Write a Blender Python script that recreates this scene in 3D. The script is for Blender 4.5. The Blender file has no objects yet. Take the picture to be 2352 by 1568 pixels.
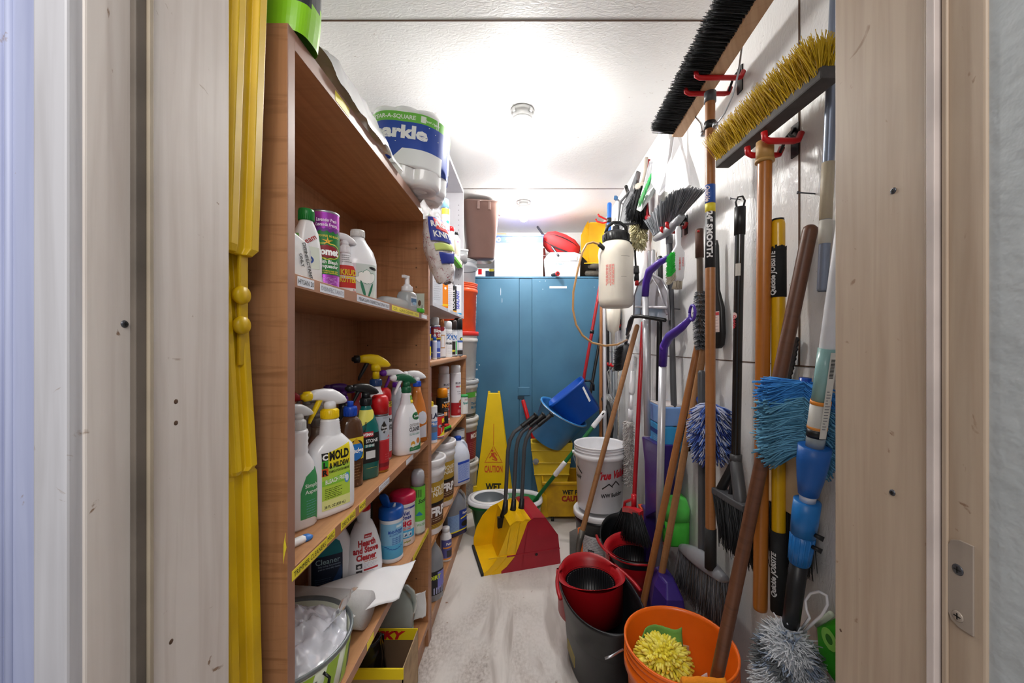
import bpy, math, random
from math import sin, cos, pi, radians, sqrt, atan2
from mathutils import Vector, Matrix, Euler
random.seed(7)
SC = bpy.context.scene
COL = SC.collection
# ---------------------------------------------------------------- camera, world, light outside, exposure
H = 1.24
FPX = 900.0
CX, CY = 1207.0, 793.0
cd = bpy.data.cameras.new('camera')
cam = bpy.data.objects.new('camera', cd)
COL.objects.link(cam)
cam.location = (0, 0, H)
cam.rotation_euler = (radians(90), 0, 0)
cd.sensor_width = 36
cd.lens = FPX / 2352 * 36
cd.shift_x = (1176 - CX) / 2352
cd.shift_y = (CY - 784) / 2352
cd.clip_start = 0.02
SC.camera = cam
w = bpy.data.worlds.new('world')
SC.world = w
w.use_nodes = True
w.node_tree.nodes['Background'].inputs[0].default_value = (0.80, 0.84, 1.0, 1)
w.node_tree.nodes['Background'].inputs[1].default_value = 0.16
SC.view_settings.view_transform = 'Standard'
SC.view_settings.look = 'None'
SC.view_settings.exposure = 0.42
SC.view_settings.gamma = 1.0
SC.view_settings.use_curve_mapping = False
def area_light(name, loc, rot, size, power, color):
 l = bpy.data.lights.new(name, 'AREA')
 l.shape = 'RECTANGLE'
 l.size, l.size_y = size
 l.energy = power
 l.color = color
 o = bpy.data.objects.new(name, l)
 COL.objects.link(o)
 o.location = loc
 o.rotation_euler = rot
 return o
# the hallway's own ceiling light, above and behind the camera
area_light('hallway_light', (-0.05, -0.70, 2.25), (radians(28), 0, 0), (1.2, 0.7), 22, (1.0, 0.97, 0.93))
BULB = 275.0

# ---------------------------------------------------------------- helpers
def lin(c):
 if isinstance(c, str):
  c = c.lstrip('#')
  c = tuple(int(c[i:i + 2], 16) / 255 for i in (0, 2, 4))
 return tuple(x / 12.92 if x <= 0.04045 else ((x + 0.055) / 1.055) ** 2.4 for x in c)
MATS = {}
def mat(name, color='#808080', rough=0.45, metal=0.0, var=0.06, vs=12.0, bump=0.0, bs=60.0, trans=0.0, emis=0.0, coat=0.0, sss=0.0, alpha=1.0, color2=None, ior=1.45):
 if name in MATS:
  return MATS[name]
 m = bpy.data.materials.new(name)
 m.use_nodes = True
 nt = m.node_tree
 b = nt.nodes['Principled BSDF']
 c = lin(color)
 b.inputs['Roughness'].default_value = rough
 b.inputs['Metallic'].default_value = metal
 b.inputs['IOR'].default_value = ior
 b.inputs['Transmission Weight'].default_value = trans
 b.inputs['Coat Weight'].default_value = coat
 b.inputs['Alpha'].default_value = alpha
 if sss:
  b.inputs['Subsurface Weight'].default_value = sss
  b.inputs['Subsurface Radius'].default_value = (0.02, 0.02, 0.02)
 tc = nt.nodes.new('ShaderNodeTexCoord')
 nz = nt.nodes.new('ShaderNodeTexNoise')
 nz.inputs['Scale'].default_value = vs
 nz.inputs['Detail'].default_value = 4
 nt.links.new(tc.outputs['Object'], nz.inputs['Vector'])
 mx = nt.nodes.new('ShaderNodeMix')
 mx.data_type = 'RGBA'
 c2 = lin(color2) if color2 else tuple(x * (1 - var * 2.2) for x in c)
 mx.inputs[6].default_value = (*c, 1)
 mx.inputs[7].default_value = (*c2, 1)
 cr = nt.nodes.new('ShaderNodeValToRGB')
 cr.color_ramp.elements[0].position = 0.38
 cr.color_ramp.elements[1].position = 0.68
 nt.links.new(nz.outputs['Fac'], cr.inputs['Fac'])
 nt.links.new(cr.outputs['Color'], mx.inputs[0])
 nt.links.new(mx.outputs[2], b.inputs['Base Color'])
 if bump:
  n2 = nt.nodes.new('ShaderNodeTexNoise')
  n2.inputs['Scale'].default_value = bs
  n2.inputs['Detail'].default_value = 3
  nt.links.new(tc.outputs['Object'], n2.inputs['Vector'])
  bp = nt.nodes.new('ShaderNodeBump')
  bp.inputs['Strength'].default_value = bump
  bp.inputs['Distance'].default_value = 0.002
  nt.links.new(n2.outputs['Fac'], bp.inputs['Height'])
  nt.links.new(bp.outputs['Normal'], b.inputs['Normal'])
 if emis:
  b.inputs['Emission Color'].default_value = (*c, 1)
  b.inputs['Emission Strength'].default_value = emis
 MATS[name] = m
 return m

def node_mat(name):
 m = bpy.data.materials.new(name)
 m.use_nodes = True
 nt = m.node_tree
 MATS[name] = m
 return m, nt, nt.nodes['Principled BSDF'], nt.nodes.new('ShaderNodeTexCoord')

def wood_mat(name, c1, c2, c3, axis='Z', scale=1.0, rough=0.4, figure=0.35):
 """grain running along axis, with cross figure"""
 m, nt, b, tc = node_mat(name)
 mp = nt.nodes.new('ShaderNodeMapping')
 s = {'X': (1.2, 26, 26), 'Y': (26, 1.2, 26), 'Z': (26, 26, 1.2)}[axis]
 mp.inputs['Scale'].default_value = tuple(x * scale for x in s)
 nt.links.new(tc.outputs['Object'], mp.inputs['Vector'])
 n1 = nt.nodes.new('ShaderNodeTexNoise')
 n1.inputs['Scale'].default_value = 3.0
 n1.inputs['Detail'].default_value = 6
 n1.inputs['Distortion'].default_value = 0.4
 nt.links.new(mp.outputs[0], n1.inputs['Vector'])
 cr = nt.nodes.new('ShaderNodeValToRGB')
 e = cr.color_ramp.elements
 e[0].position, e[0].color = 0.28, (*lin(c2), 1)
 e[1].position, e[1].color = 0.62, (*lin(c1), 1)
 nt.links.new(n1.outputs['Fac'], cr.inputs['Fac'])
 # cross figure (flame)
 mp2 = nt.nodes.new('ShaderNodeMapping')
 s2 = {'X': (34, 3, 3), 'Y': (3, 34, 3), 'Z': (3, 3, 34)}[axis]
 mp2.inputs['Scale'].default_value = s2
 nt.links.new(tc.outputs['Object'], mp2.inputs['Vector'])
 n2 = nt.nodes.new('ShaderNodeTexNoise')
 n2.inputs['Scale'].default_value = 2.2
 n2.inputs['Detail'].default_value = 3
 n2.inputs['Distortion'].default_value = 0.8
 nt.links.new(mp2.outputs[0], n2.inputs['Vector'])
 cr2 = nt.nodes.new('ShaderNodeValToRGB')
 cr2.color_ramp.elements[0].position = 0.52
 cr2.color_ramp.elements[0].color = (0, 0, 0, 1)
 cr2.color_ramp.elements[1].position = 0.72
 cr2.color_ramp.elements[1].color = (figure, figure, figure, 1)
 nt.links.new(n2.outputs['Fac'], cr2.inputs['Fac'])
 mx = nt.nodes.new('ShaderNodeMix')
 mx.data_type = 'RGBA'
 nt.links.new(cr2.outputs['Color'], mx.inputs[0])
 nt.links.new(cr.outputs['Color'], mx.inputs[6])
 mx.inputs[7].default_value = (*lin(c3), 1)
 nt.links.new(mx.outputs[2], b.inputs['Base Color'])
 b.inputs['Roughness'].default_value = rough
 return m

class MB:
 def __init__(s):
  s.v, s.f, s.mi, s.sm, s.mats = [], [], [], [], []
 def mid(s, m):
  if m not in s.mats:
   s.mats.append(m)
  return s.mats.index(m)
 def add(s, vs, fs, m, smooth=False, M=None):
  o = len(s.v)
  if M is not None:
   vs = [M @ Vector(p) for p in vs]
  s.v.extend([tuple(p) for p in vs])
  k = s.mid(m)
  for f in fs:
   s.f.append(tuple(i + o for i in f))
   s.mi.append(k)
   s.sm.append(smooth)
  return s
 def box(s, a, b, m, M=None):
  (x0, y0, z0), (x1, y1, z1) = a, b
  x0, x1 = min(x0, x1), max(x0, x1)
  y0, y1 = min(y0, y1), max(y0, y1)
  z0, z1 = min(z0, z1), max(z0, z1)
  vs = [(x0, y0, z0), (x1, y0, z0), (x1, y1, z0), (x0, y1, z0), (x0, y0, z1), (x1, y0, z1), (x1, y1, z1), (x0, y1, z1)]
  fs = [(0, 3, 2, 1), (4, 5, 6, 7), (0, 1, 5, 4), (1, 2, 6, 5), (2, 3, 7, 6), (3, 0, 4, 7)]
  return s.add(vs, fs, m, False, M)
 def loft(s, secs, m, smooth=True, M=None, cap0=True, cap1=True, closed=True):
  n = len(secs[0])
  vs = [p for q in secs for p in q]
  fs = []
  for i in range(len(secs) - 1):
   for j in range(n if closed else n - 1):
    a = i * n + j
    b = i * n + (j + 1) % n
    fs.append((a, b, b + n, a + n))
  if cap0:
   fs.append(tuple(range(n - 1, -1, -1)))
  if cap1:
   k = (len(secs) - 1) * n
   fs.append(tuple(range(k, k + n)))
  return s.add(vs, fs, m, smooth, M)
 def lathe(s, prof, m, n=32, M=None, smooth=True, cap0=True, cap1=True):
  secs = [[(r * cos(2 * pi * j / n), r * sin(2 * pi * j / n), z) for j in range(n)] for r, z in prof]
  return s.loft(secs, m, smooth, M, cap0, cap1)
 def sup(s, prof, m, n=40, M=None, smooth=True, cap0=True, cap1=True):
  """prof: (z, a, b, e[, cx, cy]) super-ellipse sections"""
  return s.loft([sup_sec(p, n) for p in prof], m, smooth, M, cap0, cap1)
 def tube(s, pts, r, m, n=10, M=None, cap=True, smooth=True, flat=1.0):
  pts = [Vector(p) for p in pts]
  k = len(pts)
  rs = r if isinstance(r, (list, tuple)) else [r] * k
  secs = []
  up = None
  for i, p in enumerate(pts):
   t = (pts[min(i + 1, k - 1)] - pts[max(i - 1, 0)])
   if t.length < 1e-9:
    t = Vector((0, 0, 1))
   t.normalize()
   if up is None:
    up = Vector((0, 0, 1)) if abs(t.z) < 0.9 else Vector((1, 0, 0))
   a = t.cross(up)
   if a.length < 1e-6:
    a = t.orthogonal()
   a.normalize()
   b = a.cross(t).normalized()
   up = b
   secs.append([tuple(p + a * (rs[i] * cos(2 * pi * j / n)) + b * (rs[i] * flat * sin(2 * pi * j / n))) for j in range(n)])
  return s.loft(secs, m, smooth, M, cap, cap)
 def prism(s, poly, z0, z1, m, M=None, smooth=False):
  """poly in xy extruded along z"""
  return s.loft([[(x, y, z0) for x, y in poly], [(x, y, z1) for x, y in poly]], m, smooth, M)
 def build(s, name, parent=None, loc=None, bevel=0.0, sub=0, rot=None, solid=0.0, seg=2):
  me = bpy.data.meshes.new(name)
  me.from_pydata(s.v, [], s.f)
  for m in s.mats:
   me.materials.append(m)
  me.polygons.foreach_set('material_index', s.mi)
  me.polygons.foreach_set('use_smooth', s.sm)
  me.validate()
  me.update()
  o = bpy.data.objects.new(name, me)
  COL.objects.link(o)
  if parent is not None:
   o.parent = parent
  if loc is not None:
   o.location = loc
  if rot is not None:
   o.rotation_euler = rot
  if solid:
   md = o.modifiers.new('s', 'SOLIDIFY')
   md.thickness = solid
   md.offset = 0
  if bevel:
   md = o.modifiers.new('b', 'BEVEL')
   md.width = bevel
   md.segments = seg
   md.limit_method = 'ANGLE'
   md.angle_limit = radians(50)
  if sub:
   md = o.modifiers.new('d', 'SUBSURF')
   md.levels = sub
   md.render_levels = sub
  return o

def sup_sec(p, n=40):
 z, a, b, e = p[:4]
 cx, cy = (p[4], p[5]) if len(p) > 4 else (0, 0)
 out = []
 for j in range(n):
  t = 2 * pi * j / n
  c, q = cos(t), sin(t)
  out.append((cx + a * math.copysign(abs(c) ** (2 / e), c), cy + b * math.copysign(abs(q) ** (2 / e), q), z))
 return out

def tag(o, label=None, cat=None, group=None, kind=None):
 if label: o['label'] = label
 if cat: o['category'] = cat
 if group: o['group'] = group
 if kind: o['kind'] = kind
 return o
def thing(name, label, cat, loc=(0, 0, 0), rz=0.0, group=None, rot=None, matrix=None):
 o = bpy.data.objects.new(name, None)
 o.empty_display_size = 0.05
 COL.objects.link(o)
 if matrix is not None:
  o.matrix_world = matrix
 else:
  o.location = loc
  o.rotation_euler = rot if rot else (0, 0, radians(rz))
 return tag(o, label, cat, group)
def struct(o):
 o['kind'] = 'structure'
 return o
def dup(root, loc=None, rot=None, label=None, matrix=None):
 r = root.copy(); COL.objects.link(r)
 if loc is not None: r.location = loc
 if rot is not None: r.rotation_euler = rot
 if matrix is not None: r.matrix_world = matrix
 if label: r['label'] = label
 for ch in list(root.children):
  c = ch.copy(); COL.objects.link(c); c.parent = r
  for g in list(ch.children):
   d = g.copy(); COL.objects.link(d); d.parent = c
 return r
def frame(p0, p1, roll=0.0, front=None):
 """matrix at p0 with local z towards p1; local -y towards `front` when given (a direction)"""
 p0, p1 = Vector(p0), Vector(p1)
 z = (p1 - p0).normalized()
 f = Vector(front) if front is not None else Vector((-0.3, -1, 0))
 y = -(f - z * f.dot(z)).normalized()
 x = y.cross(z).normalized()
 M = Matrix((x, y, z)).transposed().to_4x4()
 M.translation = p0
 if roll:
  M = M @ Matrix.Rotation(radians(roll), 4, 'Z')
 return M
def PY(px, py, Y):
 """the point seen at a photograph pixel at depth Y (metres)"""
 return Vector(((px - CX) * Y / FPX, Y, H - (py - CY) * Y / FPX))
def PX(px, py, X):
 return PY(px, py, X * FPX / (px - CX))
def PZ(px, py, Z):
 return PY(px, py, (H - Z) * FPX / (py - CY))

# ---------------------------------------------------------------- writing and labels on surfaces
TXT = {}
def text_geo(s, bold=0.0, shear=0.0, res=2):
 k = (s, bold, shear)
 if k in TXT:
  return TXT[k]
 cu = bpy.data.curves.new('t', 'FONT')
 cu.body = s
 cu.size = 1.0
 cu.offset = bold
 cu.shear = shear
 cu.resolution_u = res
 o = bpy.data.objects.new('t', cu)
 me = o.to_mesh()
 vs = [(v.co.x, v.co.y) for v in me.vertices]
 fs = [tuple(p.vertices) for p in me.polygons]
 o.to_mesh_clear()
 bpy.data.objects.remove(o)
 bpy.data.curves.remove(cu)
 if not vs:
  vs, fs = [(0, 0)], []
 x0 = min(v[0] for v in vs); x1 = max(v[0] for v in vs)
 vs = [(v[0] - x0, v[1]) for v in vs]
 TXT[k] = (vs, fs, x1 - x0)
 return TXT[k]
class Flat:
 """flat surface: origin, u direction, v direction; normal = u x v"""
 def __init__(s, o, u, v):
  s.o, s.u, s.v = Vector(o), Vector(u).normalized(), Vector(v).normalized()
  s.n = s.u.cross(s.v)
 def S(s, u, v, off):
  return s.o + s.u * u + s.v * v + s.n * off
class Body:
 """closed body of super-ellipse sections; front is local -y; u runs to the reader's right from the front centre"""
 def __init__(s, prof):
  s.p = sorted([tuple(q) + ((0, 0) if len(q) == 4 else ()) for q in prof])
  s.c = {}
 def at(s, z):
  p = s.p
  if z <= p[0][0]: return p[0][1:]
  for i in range(len(p) - 1):
   if p[i][0] <= z <= p[i + 1][0]:
    d = p[i + 1][0] - p[i][0]
    t = (z - p[i][0]) / d if d > 1e-9 else 0
    return tuple(a + (b - a) * t for a, b in zip(p[i][1:], p[i + 1][1:]))
  return p[-1][1:]
 def tab(s, z):
  k = round(z, 3)
  if k in s.c: return s.c[k]
  a, b, e, cx, cy = s.at(z)
  pts = []
  for i in range(61):
   t = pi * i / 60
   q, c = sin(t), cos(t)
   pts.append((a * abs(q) ** (2 / e), -b * math.copysign(abs(c) ** (2 / e), c)))
  L = [0]
  for i in range(60):
   L.append(L[-1] + math.hypot(pts[i + 1][0] - pts[i][0], pts[i + 1][1] - pts[i][1]))
  s.c[k] = (pts, L, cx, cy)
  return s.c[k]
 def S(s, u, z, off):
  pts, L, cx, cy = s.tab(z)
  au = min(abs(u), L[-1] * 0.999)
  i = 0
  while i < 59 and L[i + 1] < au: i += 1
  d = L[i + 1] - L[i]
  t = (au - L[i]) / d if d > 1e-9 else 0
  x = pts[i][0] + (pts[i + 1][0] - pts[i][0]) * t
  y = pts[i][1] + (pts[i + 1][1] - pts[i][1]) * t
  tx, ty = pts[i + 1][0] - pts[i][0], pts[i + 1][1] - pts[i][1]
  l = math.hypot(tx, ty) or 1
  nx, ny = -ty / l * -1, tx / l * -1
  if i == 0 and au < 1e-6: nx, ny = 0, -1
  x += nx * off; y += ny * off
  return Vector((cx + math.copysign(x, u), cy + y, z))
def dpoly(mb, sf, poly, m, off=0.0006, n=None):
 """flat polygon label (u,v points, convex-ish) as fan of small strips"""
 vs0 = [p[1] for p in poly]
 v0, v1 = min(vs0), max(vs0)
 us = [p[0] for p in poly]
 k = n or 14
 rows = []
 for i in range(k + 1):
  v = v0 + (v1 - v0) * (i / k) * 0.9998 + (v1 - v0) * 0.0001
  xs = []
  for j in range(len(poly)):
   (ua, va), (ub, vb) = poly[j], poly[(j + 1) % len(poly)]
   if (va - v) * (vb - v) <= 0 and va != vb:
    xs.append(ua + (ub - ua) * (v - va) / (vb - va))
  if xs: rows.append((v, min(xs), max(xs)))
 wd = max(us) - min(us)
 c = 1 if isinstance(sf, Flat) else max(1, min(80, int(wd / 0.005) + 1))
 vs, fs = [], []
 for v, a, b in rows:
  for j in range(c + 1):
   vs.append(sf.S(a + (b - a) * j / c, v, off))
 for i in range(len(rows) - 1):
  for j in range(c):
   a = i * (c + 1) + j
   fs.append((a, a + 1, a + c + 2, a + c + 1))
 mb.add(vs, fs, m, True)
def drect(mb, sf, u0, v0, u1, v1, m, off=0.0006, n=None):
 dpoly(mb, sf, [(u0, v0), (u1, v0), (u1, v1), (u0, v1)], m, off, n or 8)
def dell(mb, sf, uc, vc, a, b, m, off=0.0008, rot=0):
 c, q = cos(radians(rot)), sin(radians(rot))
 dpoly(mb, sf, [(uc + a * cos(t) * c - b * sin(t) * q, vc + a * cos(t) * q + b * sin(t) * c) for t in [2 * pi * i / 28 for i in range(28)]], m, off, 12)
def dtext(mb, sf, s, uc, v, h, m, w=None, bold=0.02, shear=0.0, off=0.0011, rot=0, align='C', slope=0.0):
 vs, fs, W = text_geo(s, bold, shear)
 sy = h / 0.72
 sx = sy if w is None else w / max(W, 1e-6)
 x0 = {'C': -W * sx / 2, 'L': 0, 'R': -W * sx}[align]
 c, q = cos(radians(rot)), sin(radians(rot))
 out = []
 for x, y in vs:
  a, b = x0 + x * sx, y * sy
  b += a * slope
  out.append(sf.S(uc + a * c - b * q, v + a * q + b * c, off))
 mb.add(out, fs, m, False)
def dlines(mb, sf, u0, u1, v0, v1, k, m, th=0.0007, off=0.0011, rag=0.3):
 """fine print: rows of short dashes"""
 for i in range(k):
  v = v1 - (v1 - v0) * (i + 0.5) / k
  u = u0
  e = u1 - (u1 - u0) * rag * random.random()
  while u < e:
   l = (u1 - u0) * random.uniform(0.08, 0.22)
   drect(mb, sf, u, v - th / 2, min(u + l, e), v + th / 2, m, off, 1)
   u += l + (u1 - u0) * 0.03
def strand(mb, p, d, l, r, m, bend=(0, 0, 0), k=2, tip=0.3):
 p, d, bend = Vector(p), Vector(d).normalized(), Vector(bend)
 a = d.orthogonal().normalized()
 b = d.cross(a)
 secs = []
 for i in range(k + 1):
  t = i / k
  q = p + d * (l * t) + bend * (t * t)
  rr = r * (1 - (1 - tip) * t)
  secs.append([tuple(q + a * (rr * cos(x)) + b * (rr * sin(x))) for x in (0, 2.094, 4.189)])
 mb.loft(secs, m, True, cap0=False)
def rnd(a, b): return random.uniform(a, b)

# ---------------------------------------------------------------- common materials
WHITEP = mat('white_plastic', '#eeeef2', 0.32, coat=0.2, var=0.02)
GREYP = mat('grey_plastic', '#8d8f92', 0.4)
DGREYP = mat('dark_grey_plastic', '#4a4b4f', 0.42)
BLACKP = mat('black_plastic', '#19191b', 0.38)
BLACKR = mat('black_rubber', '#1d1d1e', 0.7, bump=0.2, bs=400)
REDP = mat('red_plastic', '#c4161c', 0.33)
YELP = mat('yellow_plastic', '#f3cf12', 0.35)
BLUEP = mat('blue_plastic', '#1c63b8', 0.35)
GREENP = mat('green_plastic', '#15713a', 0.35)
PURPP = mat('purple_plastic', '#4b2a9c', 0.35)
ORANP = mat('orange_plastic', '#f0601a', 0.35)
STEEL = mat('steel', '#b8bac0', 0.3, metal=0.9, var=0.08)
DSTEEL = mat('dark_steel', '#5e6066', 0.4, metal=0.8, var=0.1)
PAPER = mat('white_paper', '#f2f2f4', 0.75, var=0.02)
INK = mat('black_ink', '#161616', 0.6)
CARD = mat('cardboard', '#9c7c5c', 0.85, var=0.08, vs=30)
LAM = wood_mat('wood_laminate', '#b5815a', '#a27148', '#7a4f2e', 'Z', rough=0.42)
LAMY = wood_mat('wood_laminate_shelf', '#bd8a60', '#a97850', '#946642', 'Y', rough=0.42, figure=0.25)
EDGE = mat('laminate_edge_band', '#9b7260', 0.45, var=0.05)
EDGEY = mat('shelf_edge_band', '#a97656', 0.4, var=0.05)
HANDW = wood_mat('handle_wood', '#a36c3f', '#8f5a2e', '#7a4a24', 'Z', rough=0.35, figure=0.2)
HANDW2 = wood_mat('aged_handle_wood', '#a87a50', '#8a5d38', '#6d4526', 'Z', rough=0.5, figure=0.3)
DHANDW = wood_mat('brown_handle_wood', '#6e452f', '#533120', '#402516', 'Z', rough=0.42, figure=0.4)
# ================================================================ THE SETTING
XL, XR, YD, YB, ZC = -0.75, 0.68, 0.52, 3.75, 2.32
def osb_mat(name, base, dark, flake=0.5, rough=0.35, big=1.0):
 m, nt, b, tc = node_mat(name)
 vo = nt.nodes.new('ShaderNodeTexVoronoi')
 vo.inputs['Scale'].default_value = 16 * big
 mp = nt.nodes.new('ShaderNodeMapping')
 mp.inputs['Scale'].default_value = (1, 2.2, 0.9)
 mp.inputs['Location'].default_value = (7.31, 3.17, 5.73)
 mp.inputs['Rotation'].default_value = (0.5, 0.3, 0.7)
 nt.links.new(tc.outputs['Object'], mp.inputs['Vector'])
 nt.links.new(mp.outputs[0], vo.inputs['Vector'])
 nz = nt.nodes.new('ShaderNodeTexNoise')
 nz.inputs['Scale'].default_value = 34
 nz.inputs['Detail'].default_value = 6
 nz.inputs['Distortion'].default_value = 1.6
 nt.links.new(mp.outputs[0], nz.inputs['Vector'])
 ad = nt.nodes.new('ShaderNodeMath'); ad.operation = 'ADD'
 sp = nt.nodes.new('ShaderNodeSeparateColor')
 nt.links.new(vo.outputs['Color'], sp.inputs[0])
 nt.links.new(sp.outputs[0], ad.inputs[0])
 nt.links.new(nz.outputs['Fac'], ad.inputs[1])
 bp = nt.nodes.new('ShaderNodeBump')
 bp.inputs['Strength'].default_value = 0.45 * flake
 bp.inputs['Distance'].default_value = 0.006
 nt.links.new(ad.outputs[0], bp.inputs['Height'])
 nt.links.new(bp.outputs['Normal'], b.inputs['Normal'])
 # brown flecks where the paint missed the strands
 n3 = nt.nodes.new('ShaderNodeTexNoise')
 n3.inputs['Scale'].default_value = 26
 n3.inputs['Detail'].default_value = 5
 n3.inputs['Distortion'].default_value = 2.5
 mp3 = nt.nodes.new('ShaderNodeMapping')
 mp3.inputs['Scale'].default_value = (0.8, 2.2, 2.4)
 mp3.inputs['Location'].default_value = (4.31, 6.17, 2.73)
 nt.links.new(tc.outputs['Object'], mp3.inputs['Vector'])
 nt.links.new(mp3.outputs[0], n3.inputs['Vector'])
 cr = nt.nodes.new('ShaderNodeValToRGB')
 cr.color_ramp.elements[0].position = 0.23
 cr.color_ramp.elements[0].color = (*lin(dark), 1)
 cr.color_ramp.elements[1].position = 0.30
 cr.color_ramp.elements[1].color = (*lin(base), 1)
 nt.links.new(n3.outputs['Fac'], cr.inputs['Fac'])
 nt.links.new(cr.outputs['Color'], b.inputs['Base Color'])
 b.inputs['Roughness'].default_value = rough
 return m
WALLM = osb_mat('white_painted_strand_board', '#e4e3e2', '#7a6a5c', 0.8, 0.28)
CEILM = osb_mat('white_ceiling_board', '#ecebea', '#9b8272', 0.6, 0.5, 0.8)
def floor_mat():
 m, nt, b, tc = node_mat('worn_white_floor')
 def noise(sc, det, dist=0, mscale=None):
  n = nt.nodes.new('ShaderNodeTexNoise')
  n.inputs['Scale'].default_value = sc
  n.inputs['Detail'].default_value = det
  n.inputs['Distortion'].default_value = dist
  if mscale:
   mp = nt.nodes.new('ShaderNodeMapping')
   mp.inputs['Scale'].default_value = mscale
   nt.links.new(tc.outputs['Object'], mp.inputs['Vector'])
   nt.links.new(mp.outputs[0], n.inputs['Vector'])
  else:
   nt.links.new(tc.outputs['Object'], n.inputs['Vector'])
  return n
 def ramp(n, a, b_, c0, c1):
  r = nt.nodes.new('ShaderNodeValToRGB')
  r.color_ramp.elements[0].position = a
  r.color_ramp.elements[0].color = (*c0, 1)
  r.color_ramp.elements[1].position = b_
  r.color_ramp.elements[1].color = (*c1, 1)
  nt.links.new(n.outputs['Fac'], r.inputs['Fac'])
  return r
 big = ramp(noise(2.6, 3, 0.6, (1.6, 0.8, 1)), 0.40, 0.66, (0, 0, 0), (1, 1, 1))
 fine = ramp(noise(95, 12, 0.2, (1, 0.6, 1)), 0.36, 0.70, (0.22, 0.22, 0.22), (0.72, 0.72, 0.72))
 streak = ramp(noise(2.0, 9, 0.8, (5.5, 0.9, 1)), 0.50, 0.66, (0, 0, 0), (0.62, 0.62, 0.62))
 spots = ramp(noise(22, 3, 0.2), 0.70, 0.76, (0, 0, 0), (1, 1, 1))
 mu = nt.nodes.new('ShaderNodeMath'); mu.operation = 'MULTIPLY'
 nt.links.new(big.outputs[0], mu.inputs[0]); nt.links.new(fine.outputs[0], mu.inputs[1])
 # more wear towards the door: gradient on y
 sx = nt.nodes.new('ShaderNodeSeparateXYZ')
 nt.links.new(tc.outputs['Object'], sx.inputs[0])
 mr = nt.nodes.new('ShaderNodeMapRange')
 mr.inputs['From Min'].default_value = 2.35
 mr.inputs['From Max'].default_value = 1.5
 mr.inputs['To Min'].default_value = 0.10
 mr.inputs['To Max'].default_value = 1.0
 nt.links.new(sx.outputs['Y'], mr.inputs[0])
 mu2 = nt.nodes.new('ShaderNodeMath'); mu2.operation = 'MULTIPLY'
 nt.links.new(mu.outputs[0], mu2.inputs[0]); nt.links.new(mr.outputs[0], mu2.inputs[1])
 mu3 = nt.nodes.new('ShaderNodeMath'); mu3.operation = 'MULTIPLY'
 nt.links.new(streak.outputs[0], mu3.inputs[0]); nt.links.new(mr.outputs[0], mu3.inputs[1])
 mu4 = nt.nodes.new('ShaderNodeMath'); mu4.operation = 'MAXIMUM'
 nt.links.new(mu2.outputs[0], mu4.inputs[0]); nt.links.new(mu3.outputs[0], mu4.inputs[1])
 mu2 = mu4
 m1 = nt.nodes.new('ShaderNodeMix'); m1.data_type = 'RGBA'
 m1.inputs[6].default_value = (*lin('#dcd7d2'), 1)
 m1.inputs[7].default_value = (*lin('#5e402c'), 1)
 nt.links.new(mu2.outputs[0], m1.inputs[0])
 m2 = nt.nodes.new('ShaderNodeMix'); m2.data_type = 'RGBA'
 m2.inputs[7].default_value = (*lin('#8a6852'), 1)
 nt.links.new(spots.outputs[0], m2.inputs[0])
 nt.links.new(m1.outputs[2], m2.inputs[6])
 nt.links.new(m2.outputs[2], b.inputs['Base Color'])
 bp = nt.nodes.new('ShaderNodeBump')
 bp.inputs['Strength'].default_value = 0.08
 bp.inputs['Distance'].default_value = 0.001
 nt.links.new(fine.outputs[0], bp.inputs['Height'])
 nt.links.new(bp.outputs['Normal'], b.inputs['Normal'])
 b.inputs['Roughness'].default_value = 0.55
 return m
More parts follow.
